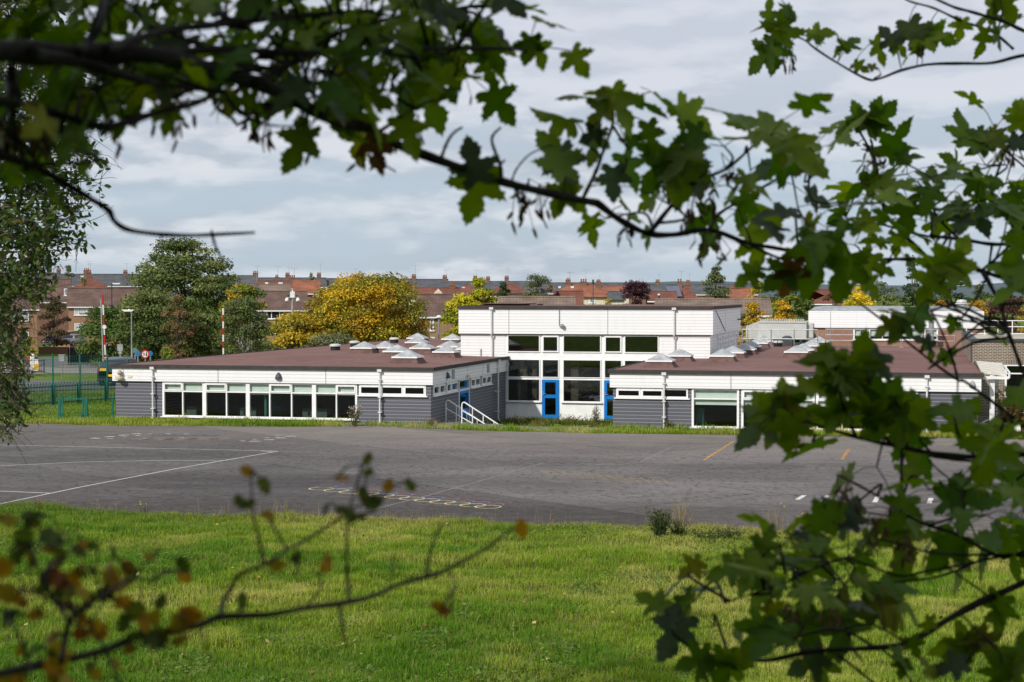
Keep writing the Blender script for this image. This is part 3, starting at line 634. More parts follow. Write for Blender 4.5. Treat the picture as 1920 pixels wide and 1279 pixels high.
# ---- guard rails on the roofs
def guardrail(name, label, pts, z0, zs, group=None, ends=True, m='galv', r=.03):
    o = empty(name, label, 'railing', tuple(uvw(pts[0][0], pts[0][1], z0)), RZ, group)
    base = np.array([pts[0][0], pts[0][1], z0]); P = [np.array([u, v, z0])-base for u, v in pts]
    b = MB()
    for k in zs: b.tube([p+[0, 0, k] for p in P], r, 8)
    if ends and len(zs) > 1:
        dd = unit(P[0]-P[1]); b.tube([P[0]+[0, 0, zs[0]], P[0]+dd*.25+[0, 0, zs[0]+.08], P[0]+dd*.25+[0, 0, zs[-1]-.08], P[0]+[0, 0, zs[-1]]], r, 8)
    b.build('rail', M[m], o)
    for p in P:
        q = MB(); q.tube([p+[0, 0, -.03], p+[0, 0, zs[-1]+.02]], r*1.1, 8); q.box(p[0]-.12, p[0]+.12, p[1]-.12, p[1]+.12, -.02, .025); q.build('post', M[m], o)
    return o
guardrail('guard_rail', 'galvanised roof guard rail with rounded end in front of the grey plant enclosure', [(float(fr(x, 640, 33.5)[0]), 33.5) for x in (1392, 1402, 1446, 1489, 1533)], 2.56, (.5, 1.08))
guardrail('guard_rail', 'galvanised roof guard rail running in front of the red brick clerestory windows', [(float(fr(x, 640, 34.5)[0]), 34.5) for x in (1548, 1557, 1614, 1690, 1748, 1790)], 2.56, (.4, .75, 1.1), ends=False, r=.024)
guardrail('guard_rail', 'white handrail along the flat roof beyond the brown brick wall', [(float(fr(x, 640, 30)[0]), 30.) for x in (1812, 1846, 1871, 1898, 1925, 1960)], 3.2, (.35, .75, 1.1), m='rail', r=.026)
# ---- plant enclosure
E0 = empty('plant_enclosure', 'pale grey ribbed metal plant enclosure standing on the roof beside the hall', 'enclosure', tuple(ORG*[1, 1, 0]), RZ)
VE = 37.0; ex = lambda x: float(fr(x, 615, VE)[0]); e0, e1, e2 = ex(1422), ex(1512), ex(1525); zt1, zb1 = 4.10, 3.0
b = MB(); b.box(e0, e1, VE, VE+.1, zb1, zt1); b.box(e1, e2, VE+.3, VE+.38, zb1+.05, zt1-.12); b.box(e0, e0+.1, VE+.1, VE+5, zb1, zt1); b.box(e1-.1, e1, VE+.1, VE+5, zb1, zt1)
b.add([(e0, VE, zb1), (ex(1394), VE+1.5, zb1), (ex(1394), VE+1.5, 3.75), (e0, VE, zt1), (e0, VE+.1, zb1), (ex(1394), VE+1.6, zb1), (ex(1394), VE+1.6, 3.75), (e0, VE+.1, zt1)], [(0, 3, 2, 1), (4, 5, 6, 7), (3, 7, 6, 2), (0, 1, 5, 4)])
b.build('panel', M['clad'], E0)
b = MB(); n = 26
for i in range(n):
    a = e0+.1+(e1-e0-.2)*i/n; b.box(a, a+(e1-e0-.2)/n*.55, VE-.03, VE+.08, zt1, zt1+.16)
b.box(e0, e1, VE-.05, VE+.0, zt1-.10, zt1-.001); b.build('ribbed_coping', M['clad'], E0)
b = MB()
for k in range(9): b.box(e2-.03, e2+.06, VE+.2, VE+.29, zb1+.1+k*.1, zb1+.15+k*.1)
for x in (1470, 1500): b.box(ex(x), ex(x)+.14, VE-.1, VE-.01, zb1-.25, zb1-.02)
b.box(ex(1440), e1, VE-.02, VE+.2, 2.4, zb1-.26); b.build('bracket', M['darkgrey'], E0)
b = MB(); b.box(ex(1478)-.3, ex(1478)+.35, VE-1.2, VE-.5, 2.5, 3.0); b.lathe((ex(1478), VE-.85, 3.0), [(.33, 0), (.30, .12), (.12, .2)], 14); b.build('extract_fan', M['darkgrey'], E0)
# ---- rear clerestory block
B = empty('rear_block', 'white topped clerestory block with red brick piers behind the right roof', 'school building', tuple(ORG*[1, 1, 0]), RZ)
VB = 38.5; bx = lambda x: float(fr(x, 615, VB)[0]); bz = lambda y: float(fr(1650, y, VB)[2]); b0, b1 = bx(1516), bx(1845)
zf1, zf0, zw0 = bz(583.5), bz(615), bz(637)
b = MB(); b.box(b0, b1, VB-.15, VB+.05, zf0, zf1); b.box(b0, b0+.15, VB+.05, VB+9, zf0, zf1); b.box(b1-.15, b1, VB+.05, VB+9, zf0, zf1); b.build('fascia', M['white'], B)
seams(B, fmap(VB), [bx(1557.5), bx(1805)], zf0, zf1, .15)
b = MB(); c0, c1 = b0+.35, b1-.5
b.add([(b0+.02, VB-.13, zf1), (b1-.02, VB-.13, zf1), (c1, VB+.9, zf1+.27), (c0, VB+.9, zf1+.27), (c1, VB+9, zf1+.27), (c0, VB+9, zf1+.27), (b0+.02, VB+9, zf1), (b1-.02, VB+9, zf1)], [(0, 1, 2, 3), (3, 2, 4, 5), (0, 3, 5, 6), (1, 7, 4, 2)])
b.build('roof', plain('grey_felt', (.30, .31, .32), .8, var=.25), B)
b = MB(); q = bx(1804); b.lathe((q, VB+1.5, zf1+.2), [(.34, 0), (.34, .22), (.42, .25), (.42, .31), (.30, .34), (.34, .38), (.30, .5), (.1, .55)], 16); b.build('roof_vent', M['clad'], B)
wins = [(1600, 1628), (1629, 1680), (1686, 1730), (1733, 1759)]
w = MB(); wall(w, fmap(VB), b0+.1, b1-.1, 1.0, zf0, [(bx(a), bx(c), zw0, zf0-.05) for a, c in wins]); w.box(b0+.1, b0+.3, VB+.2, VB+9, 1, zf0); w.box(b1-.3, b1-.1, VB+.2, VB+9, 1, zf0); w.build('wall', M['red_brick'], B)
for a, c in wins: window(B, fmap(VB), bx(a), bx(c), zw0, zf0-.05, [(bx(a)+bx(c))/2], None, (), zw0+.25)
i_ = MB(); i_.box(b0+.3, b1-.3, VB+4, VB+4.1, 1.5, zf0); i_.build('interior', M['room'], B)
b = MB(); q = bx(1746); b.lathe((q, VB-1.2, 2.5), [(.17, 0), (.17, 1.55), (.2, 1.56), (.2, 1.62)], 14); b.build('flue', M['galv'], B)
# flat link roof between right block and rear block
K = MB(); K.box(R0+6.2, R1+1.2, 36.02, VB-.02, 2.0, 2.50); k_ = K.build('link_roof', plain('link_felt', (.20, .17, .17), .85, var=.3)); k_.location = tuple(ORG*[1, 1, 0]); k_.rotation_euler.z = RZ
tag(k_, 'grey flat link roof between the brown felt roof and the clerestory block', 'roof')
# ---- brown brick block at the right
Q = empty('brick_block', 'brown brick building with dark parapet at the right edge', 'school building', tuple(ORG*[1, 1, 0]), RZ)
VQ = 12.0; qx = lambda x: float(fr(x, 690, VQ)[0]); qz = lambda y: float(fr(1890, y, VQ)[2]); q0 = R1+.06
zq = qz(641); wq = (qx(1884), qx(1945), qz(775), qz(684))
w = MB(); wall(w, fmap(VQ), q0, q0+14, -.8, zq, [wq]); w.box(q0, q0+.2, VQ+.2, 34, 2.0, zq); w.box(q0+.2, q0+14, VQ+.2, 34, zq-.3, zq-.1); w.build('wall', M['brown_brick'], Q)
b = MB(); b.box(q0-.06, q0+14, VQ-.06, VQ+.25, zq, zq+.14); b.box(q0-.06, q0+.25, VQ+.25, 34, zq, zq+.14); b.box(q0-.05, q0-.01, VQ-.045, VQ+.1, 2.55, zq-.002); b.build('parapet', M['darkgrey'], Q)
window(Q, fmap(VQ), *wq, [], wq[3]-.42, (), None); b = MB(); b.box(q0+.5, q0+8, VQ+3, VQ+3.1, -.5, zq-.4); b.build('interior', M['room'], Q)
b = MB(); b.box(wq[0]-.05, wq[1]+.05, VQ-.012, VQ-.001, wq[3]+.01, wq[3]+.22)
sm = brick('soldier_brick', (.105, .072, .052), (.155, .105, .075), (.50, .46, .38), .075, .6); b.build('lintel', sm, Q)
# canopy in the side passage
Y_ = empty('canopy', 'small white timber canopy over the passage beside the brown brick wall', 'canopy', tuple(ORG*[1, 1, 0]), RZ)
b = MB(); a0, a1 = R1+.14, R1+1.15
b.add([(a0, .8, 2.62), (a1, .6, 2.50), (a1+.12, 7.2, 2.72), (a0, 7.5, 2.80), (a0, .8, 2.54), (a1, .6, 2.42), (a1+.12, 7.2, 2.64), (a0, 7.5, 2.72)], [(0, 1, 2, 3), (7, 6, 5, 4), (0, 4, 5, 1), (1, 5, 6, 2), (3, 2, 6, 7), (0, 3, 7, 4)]); b.build('canopy_roof', plain('weathered_white', (.60, .56, .48), .8, var=.2), Y_)
b = MB(); b.box(a0+.35, a0+.55, .75, .9, -.7, 2.46); b.box(a1-.2, a1-.05, 6.8, 6.95, -.7, 2.6); b.build('post', M['rail'], Y_)
b = MB(); b.box(a0+.05, a1+.1, .55, .62, 2.30, 2.42); b.tube([(a1+.1, .5, 2.38), (a1+.25, 3, 2.46), (a1+.2, 7.2, 2.6)], .05, 8); b.build('gutter', M['rail'], Y_)
# ---- courtyard: path, ramp walls, handrails
c = MB(); c.box(-4.6, 8.25, -2.0, -.2, -.3, .02); c.box(.1, 3.2, -.2, .75, -.3, .018); cm = plain('path_concrete', (.20, .185, .165), .95, .1, var=.35)
k_ = c.build('path', cm); k_.location = tuple(ORG*[1, 1, 0]); k_.rotation_euler.z = RZ; tag(k_, kind='structure')
c = MB()
for i in range(5): c.box(1.0+.30*i, 1.3+.30*i, .76, 2.6, -.8, -.02-.15*i)
c.box(.02, 1.0, .76, 2.6, -.8, .016)
k_ = c.build('step', cm); k_.location = tuple(ORG*[1, 1, 0]); k_.rotation_euler.z = RZ; tag(k_, 'concrete flight of steps dropping from the path into the courtyard beside the handrails', 'steps'); k_.name = 'steps'
for (x0, y0, x1, y1, lb) in ((1053, 803, 1100, 792, 'long low concrete ramp wall in the courtyard near the right block'), (1008, 803, 1040, 793, 'short broken concrete ramp wall in the middle of the courtyard')):
    p, q = rf(x0, y0, .0), rf(x1, y1, -.1); c = MB(); dx = (q[0]-p[0]); n = 6; p[1] = max(p[1], -.1); q[1] = min(q[1], 5.0); q[0] = fr(x1, y1, q[1])[0]
    for i in range(n):
        t, t2 = i/n, (i+1)/n; ua, ub = p[0]+(q[0]-p[0])*t, p[0]+(q[0]-p[0])*t2; va, vb = p[1]+(q[1]-p[1])*t, p[1]+(q[1]-p[1])*t2; z = .0-.25*t; zb2 = .0-.25*t2
        c.add([(ua, va, -.8), (ub, vb, -.8), (ub+.3, vb, -.8), (ua+.3, va, -.8), (ua, va, z), (ub, vb, zb2), (ub+.3, vb, zb2), (ua+.3, va, z)], [(0, 1, 5, 4), (4, 5, 6, 7), (3, 7, 6, 2), (0, 4, 7, 3), (1, 2, 6, 5)])
    k_ = c.build('ramp_wall', M['concrete']); k_.location = tuple(ORG*[1, 1, 0]); k_.rotation_euler.z = RZ; tag(k_, lb, 'wall')
def handrail(label, v, x0, n, low=False):
    u0 = float(fr(x0, 780, v)[0]); o = empty('handrail', label, 'handrail', tuple(uvw(u0, v, 0)), RZ)
    sl = -.62; b = MB(); r = .031; Lh = 1.75; h = .98
    b.tube([(0, 0, -.02), (0, 0, h-.14), (.03, 0, h-.05), (.10, 0, h-.01), (.18, 0, h-.05), (Lh, 0, h-.05+sl*(Lh-.18))], r, 10)
    b.tube([(0, 0, h-.38), (Lh, 0, h-.33+sl*(Lh-.1))], r*.75, 8); 
    if low: b.tube([(0, 0, h-.70), (Lh*.8, 0, h-.66+sl*(Lh*.8-.1))], r*.75, 8)
    b.build('rail', M['rail'], o)
    for i in range(1, n+1):
        q = .5*i; b = MB(); b.tube([(q, 0, -.14-.45*q), (q, 0, h-.06+sl*(q-.18))], r*.8, 8); b.build('post', M['rail'], o)
handrail('white tubular handrail beside the grey side wall of the left classroom block', 2.1, 836, 3)
handrail('white tubular handrail nearest the playground at the top of the steps', .85, 866, 3, True)
# ------------------------------------------------------------------ houses
def house(label, x0, x1, yr, ye, Y, wallm, roofm, zb=-1.25, depth=8.0, wins=(), chims=(), hip=0.0, name='house', cat='house', group=None, gable=None, skylights=(), rot=None):
    """x0..x1 eaves extent, yr ridge, ye eaves (photo pixels) at distance Y; the front turns towards the street below the bank."""
    if rot is None: rot = math.atan((PW/2-(x0+x1)/2)/F)
    a = at(x0, ye, Y); k1 = (x1-PW/2)/F; Wd = (k1*Y-a[0])/(math.cos(rot)-k1*math.sin(rot)); ez = a[2]
    ux, nx_ = np.array([math.cos(rot), math.sin(rot), 0]), np.array([-math.sin(rot), math.cos(rot), 0])
    def hit(x, y, dy): d = ray(x, y); return CAM+d*(((a-CAM)@nx_+dy)/(d@nx_))
    zr = hit((x0+x1)/2, yr, depth/2)[2]
    o = empty(name, label, cat, (a[0], Y, zb), rot, group); ez -= zb; zr -= zb; ov = .25
    w = MB(); w.box(.1, Wd-.1, .0, depth, 0, ez-.05)
    if not hip: w.add([(.1, 0, ez-.05), (.1, depth, ez-.05), (.1, depth/2, zr-.18), (Wd-.1, 0, ez-.05), (Wd-.1, depth, ez-.05), (Wd-.1, depth/2, zr-.18)], [(0, 2, 1), (3, 4, 5), (0, 3, 5, 2), (1, 2, 5, 4)])
    w.build('wall', wallm, o)
    r = MB(); hp = hip
    r.add([(-.15, -ov, ez-.08), (Wd+.15, -ov, ez-.08), (Wd+.15-hp, depth/2, zr), (-.15+hp, depth/2, zr), (-.15, depth+ov, ez-.08), (Wd+.15, depth+ov, ez-.08),
           (-.15, -ov, ez-.22), (Wd+.15, -ov, ez-.22), (Wd+.15, depth+ov, ez-.22), (-.15, depth+ov, ez-.22)],
          [(0, 1, 2, 3), (3, 2, 5, 4), (0, 3, 4), (1, 5, 2), (6, 7, 1, 0), (7, 8, 5, 1), (9, 6, 0, 4), (6, 9, 8, 7)])
    R_ = r.build('roof', roofm, o)
    t = MB(); t.tube([(-.1+hp, depth/2, zr+.0), (Wd+.1-hp, depth/2, zr+.0)], .12, 6); t.build('ridge', roofm, R_)
    t = MB(); t.box(-.15, Wd+.15, -ov-.06, -ov-.005, ez-.2, ez-.06); t.build('gutter', M['upvc'] if wallm != M['cream'] else M['darkgrey'], o)
    def S(x, y, dy=0.0): p = hit(x, y, dy); return float((p-a)@ux), p[2]-zb
    for wn in wins:
        (wx0, wy0, wx1, wy1), kind = wn[:4], (wn[4] if len(wn) > 4 else 'c'); (p0, z1), (p1, z0) = S(wx0, wy0), S(wx1, wy1)
        f = MB(); q = .09; f.box(p0, p1, -.05, .02, z0, z0+q); f.box(p0, p1, -.05, .02, z1-q, z1); f.box(p0, p0+q, -.05, .02, z0+q, z1-q); f.box(p1-q, p1, -.05, .02, z0+q, z1-q)
        ms = [.36] if p1-p0 > 1.3 else []
        for m_ in ms: c = p0+(p1-p0)*m_; f.box(c-q/2, c+q/2, -.05, .02, z0+q, z1-q)
        f.box(p0-.06, p1+.06, -.10, -.0, z0-.08, z0-.002)
        W_ = f.build('window', M['upvc'], o); g_ = MB(); g_.box(p0+q*.5, p1-q*.5, -.02, -.01, z0+q*.5, z1-q*.5); g_.build('pane', M['darkwin'], W_)
        if kind == 'c':
            g_ = MB(); g_.box(p0+q, p0+(p1-p0)*.36-.05, -.026, -.021, z0+q, z1-q); g_.box(p0+(p1-p0)*.42, p1-q, -.026, -.021, z0+q+(z1-z0)*.12, z1-q); g_.build('curtain', M['curtain'], W_)
    for c in chims:
        cx, cy = c[0], c[1]; big = c[2] if len(c) > 2 else 1.0
        u, zt = S(cx, cy, depth/2); k = MB(); hw = .42*big
        k.box(u-hw, u+hw, depth/2-.35, depth/2+.35, zr-.5, zt-.42); k.box(u-hw-.06, u+hw+.06, depth/2-.41, depth/2+.41, zt-.54, zt-.42); ch = k.build('chimney', M['chim'], R_)
        for dx in ((-.26, .0, .27) if big > .9 else (-.18, .2)):
            k = MB(); k.lathe((u+dx*big, depth/2, zt-.43), [(.13, 0), (.10, .30), (.13, .33), (.11, .43)], 8); k.build('chimney_pot', M['pot'], ch)
        if random.random() < .75:
            k = MB(); h = .9+random.random()*.9; k.tube([(u+hw*.7, depth/2, zt-.5), (u+hw*.7, depth/2, zt+h)], .025, 5); k.tube([(u+hw*.7-.5, depth/2, zt+h-.1), (u+hw*.7+.6, depth/2, zt+h-.05)], .02, 5)
            for j in range(5): k.tube([(u+hw*.7-.45+j*.22, depth/2-.18, zt+h-.08), (u+hw*.7-.45+j*.22, depth/2+.18, zt+h-.08)], .014, 4)
            k.build('aerial', M['greyp'], ch)
    for (sx, sy, sw_, sh_) in skylights:
        u, z = S(sx, sy, depth*.25); t = (z-(ez-.08))/(zr-ez+.08); yy = -ov+(depth/2+ov)*t
        d = Vector((0, depth/2+ov, zr-ez+.08)).normalized(); n_ = Vector((0, -d.z, d.y)); c = Vector((u, yy, z))+n_*.06; k = MB(); ww = sw_*Y/F/2; hh = sh_*Y/F*.8
        k.add([tuple(c+Vector((sx_*ww, 0, 0))+d*sy_*hh+n_*q) for q in (-.05, .05) for sx_, sy_ in ((-1, -1), (1, -1), (1, 1), (-1, 1))], [(0, 1, 2, 3), (4, 5, 6, 7), (0, 1, 5, 4), (1, 2, 6, 5), (2, 3, 7, 6), (3, 0, 4, 7)]); k.build('roof_window', M['curtain'], R_)
    if gable:
        gx0, gx1, gy0, gy1, gm = gable; (p0, z1), (p1, z0) = S(gx0, gy0), S(gx1, gy1); k = MB(); c = (p0+p1)/2
        k.add([(p0, -1.2, z0), (p1, -1.2, z0), (c, -1.2, z1), (p0, depth/2-.5, z0), (p1, depth/2-.5, z0), (c, depth/2-.5, z1)], [(0, 1, 2), (5, 4, 3), (0, 2, 5, 3), (1, 4, 5, 2), (0, 3, 4, 1)]); k.build('gable', gm, o)
    return o
OB = M['orange_brick']; TB = brick('tan_brick', (.36, .21, .10), (.28, .15, .07), (.34, .28, .21)); DB = brick('dark_red_brick', (.22, .085, .05), (.17, .065, .04), (.30, .25, .2))
G1 = 'brick flats behind the school'; G2 = 'far terraced roofs on the skyline'
h1 = house('orange brick flats with brown roof half hidden by dark leaves at the left edge', -45, 71, 541, 579.5, 190, OB, BROWN, wins=((-28, 583, 0, 601), (23, 582, 54, 602), (42, 622.5, 54, 643.5, 'd'), (-20, 622, 4, 643)), group=G1)
h2 = house('orange brick flats behind the raised red and white barrier arm', 127, 262, 541, 574.5, 225, OB, BROWN, wins=((139, 575.5, 164, 591), (139.5, 606.5, 160, 621.5), (205, 576, 226, 591)), group=G1)
h3 = house('tan brick flats behind the camera mast, lower windows with blue blinds', 425, 576, 547, 581, 190, TB, BROWN, wins=((500, 582.5, 525, 598, 'd'), (541, 582, 564, 597.5, 'd'), (500, 612.5, 525, 625.5), (541, 612.5, 563, 627.5), (466, 632, 487, 652, 'd'), (452, 583, 475, 598)), group=G1)
h4 = house('tan brick flats between the big yellow tree and the lime tree', 782, 882, 552.5, 593, 165, TB, BROWN, wins=((806, 598, 814, 620), (806, 632, 815, 646)), group=G1)
# porch, garden wall
p = at(107, 606, 219); o = MB(); o.box(0, 1.55, 0, 5, 0, 2.1); o.box(-.05, 1.6, -.1, 5, 2.1, 2.25); q = o.build('porch', OB); q.location = (p[0], 219, -1.25); tag(q, 'flat roofed brick porch joined to the flats behind the parked cars', 'porch')
p = at(72, 631.5, 200); o = MB(); o.box(0, 4.6, 0, .22, 0, .75); o.box(-.02, 4.62, -.03, .25, .75, .82); q = o.build('garden_wall', DB); q.location = (p[0], 200, -1.22); tag(q, 'low red brick garden wall below the pale parked cars', 'wall')
house('dark brown tiled roof behind the purple brown bush at left', 66, 132, 524, 566, 236, DB, BROWN, group=G1, wins=((120, 541, 131, 554),))
house('hipped red brown roof rising above the flats by the barrier arm', 126, 214, 519.5, 545, 268, DB, RED, hip=3.5, depth=10, chims=((166, 506),))
# skyline terraces
terr = [(-60, 124, 512, 330, ((93, 496), (110, 505))), (124, 268, 514.5, 322, ((162, 505), (236, 509))), (425, 483, 517, 320, ((479, 510, 1.1),)), (483, 600, 521.3, 325, ((518, 517, .8), (539, 514))), (600, 745, 522.3, 330, ((599, 516), (664, 518, .8), (735, 518.5)))]
house('long slate terrace roof behind the dark leaves at the far left of the skyline', -60, 112, 512, 534, 335, DB, SLATE, chims=((93, 494), (110, 503)), group=G2, depth=9)
house('slate terrace with a twin chimney stack left of the tall green tree', 112, 300, 514.5, 536, 330, DB, SLATE, chims=((162, 503, 1.3), (235, 506)), group=G2, depth=9, skylights=((154, 519, 6, 3),))
house('slate terrace end with tall chimney just right of the tall green tree', 418, 483, 517, 538, 322, DB, SLATE, chims=((479, 508, 1.2),), group=G2, depth=9)
house('slate terrace with three small chimneys above the tan flats', 483, 612, 521.3, 538, 330, DB, SLATE, chims=((519, 515, .8), (539, 511)), group=G2, depth=9)
house('slate terrace running behind the top of the big yellow tree', 612, 748, 522.5, 540, 333, DB, SLATE, chims=((598, 511), (664, 515, .8), (735, 516)), group=G2, depth=9)
house('raised slate roof with chimneys at both ends right of the big yellow tree', 750, 840, 524, 541, 318, DB, SLATE, chims=((776, 514), (834, 515.5)), group=G2, depth=9)
house('low slate terrace behind the tip of the lime yellow tree', 840, 1012, 528, 546, 335, DB, SLATE, chims=((891, 517), (915, 518), (950, 517)), group=G2, depth=9)
house('slate terrace behind the orange roofed house', 1012, 1210, 530.5, 550, 340, DB, SLATE, chims=((1065, 521, .9), (1122, 524)), group=G2, depth=9)
house('slate terrace right of the purple tree', 1210, 1420, 533.5, 552, 342, DB, SLATE, chims=((1233, 524), (1290, 525)), group=G2, depth=9)
# middle rows
G3 = 'middle row houses behind the flats'
house('dull tiled house with square chimney above the tan flats', 425, 482, 534.5, 552, 232, DB, DULL, chims=((478, 530, .8),), group=G3)
house('dull tiled house with pale roof panel above the tan flats', 482, 545, 534, 552, 233, DB, DULL, group=G3)
house('red roof with two white roof windows and a red chimney', 484, 552, 527, 540, 262, DB, RED, chims=((548, 516, 1.1),), skylights=((500, 532, 6, 6), (526, 532, 8, 6)), group=G3)
house('bright orange roof beside the conical tree', 550, 600, 527, 550, 250, DB, ORANGE, group=G3)
house('red roof with a cream triangular gable', 765, 862, 540, 556, 236, M['cream'], RED, gable=(811, 832, 541, 552.5, M['cream']), chims=((848, 529),), group=G3)
house('orange hipped roof partly behind the big yellow tree', 738, 788, 529, 551, 250, DB, ORANGE, hip=2.5, group=G3)
house('red roof with a white roof window left of the lime tree tip', 850, 902, 533, 556, 250, DB, RED, hip=2.0, skylights=((869, 540, 6, 2),), group=G3)
house('red roof between the dark bush and the willow', 918, 992, 533, 549, 255, M['cream'], RED, hip=2.0, group=G3)
house('orange hipped roof house with cream walls and two roof windows', 1034, 1141, 534, 556, 245, M['cream'], ORANGE, hip=2.4, chims=((1065, 524), (1094, 523, 1.2)), skylights=((1049, 539.5, 5, 5), (1073, 539.5, 6, 5)), wins=((1089, 559, 1095, 569), (1104, 558, 1116, 568)), group=G3)
house('small orange roof joined behind the hipped orange house', 1128, 1180, 538, 550, 262, M['cream'], ORANGE, chims=((1122, 527),), group=G3)
house('dark grey flat fronted house just left of the purple tree', 1140, 1172, 547, 561, 240, M['cream'], SLATE, group=G3)
hs = house('red roof with blue grey solar panels and a tall chimney', 1240, 1312, 538, 560, 240, DB, RED, hip=2.0, chims=((1274, 523, .9), (1290, 528)), group=G3)
p = [at(x, y, Y_2) for x, y, Y_2 in ((1245, 541, 241.6), (1270, 539.5, 242.0), (1280, 559, 239.2), (1262, 559, 239.2))]
k = MB(); b_ = np.array([hs.location.x, hs.location.y, hs.location.z]); k.add([tuple(q-b_+np.array([0, -.35, .25])) for q in p]+[tuple(q-b_+np.array([0, -.27, .17])) for q in p], [(0, 1, 2, 3), (7, 6, 5, 4), (0, 1, 5, 4), (1, 2, 6, 5), (2, 3, 7, 6), (3, 0, 4, 7)]); k.build('solar_panel', plain('solar_panel', (.10, .12, .17), .35, .5), hs)
house('red brown low roof between purple tree and solar panels', 1216, 1268, 547, 564, 222, DB, RED, group=G3)
house('small red gable roof right behind the white hall', 1040, 1092, 546, 572, 186, DB, RED, depth=6, group=G3)
house('long dull brown roof behind the left half of the hall', 935, 1078, 557.5, 592, 150, TB, DULL, group=G1, depth=9)
house('long dull brown roof behind the right half of the hall', 1228, 1445, 562, 590, 148, TB, DULL, group=G1, depth=9)
house('red hipped roof between trees above the rear block', 1512, 1580, 543, 569, 220, DB, RED, hip=4.2, depth=10, chims=((1569, 528, 1.1),))
house('cream house end with a chimney right of the grey green birch', 1366, 1412, 541, 558, 240, M['cream'], ORANGE, chims=((1378, 534, 1.2),), group=G3)
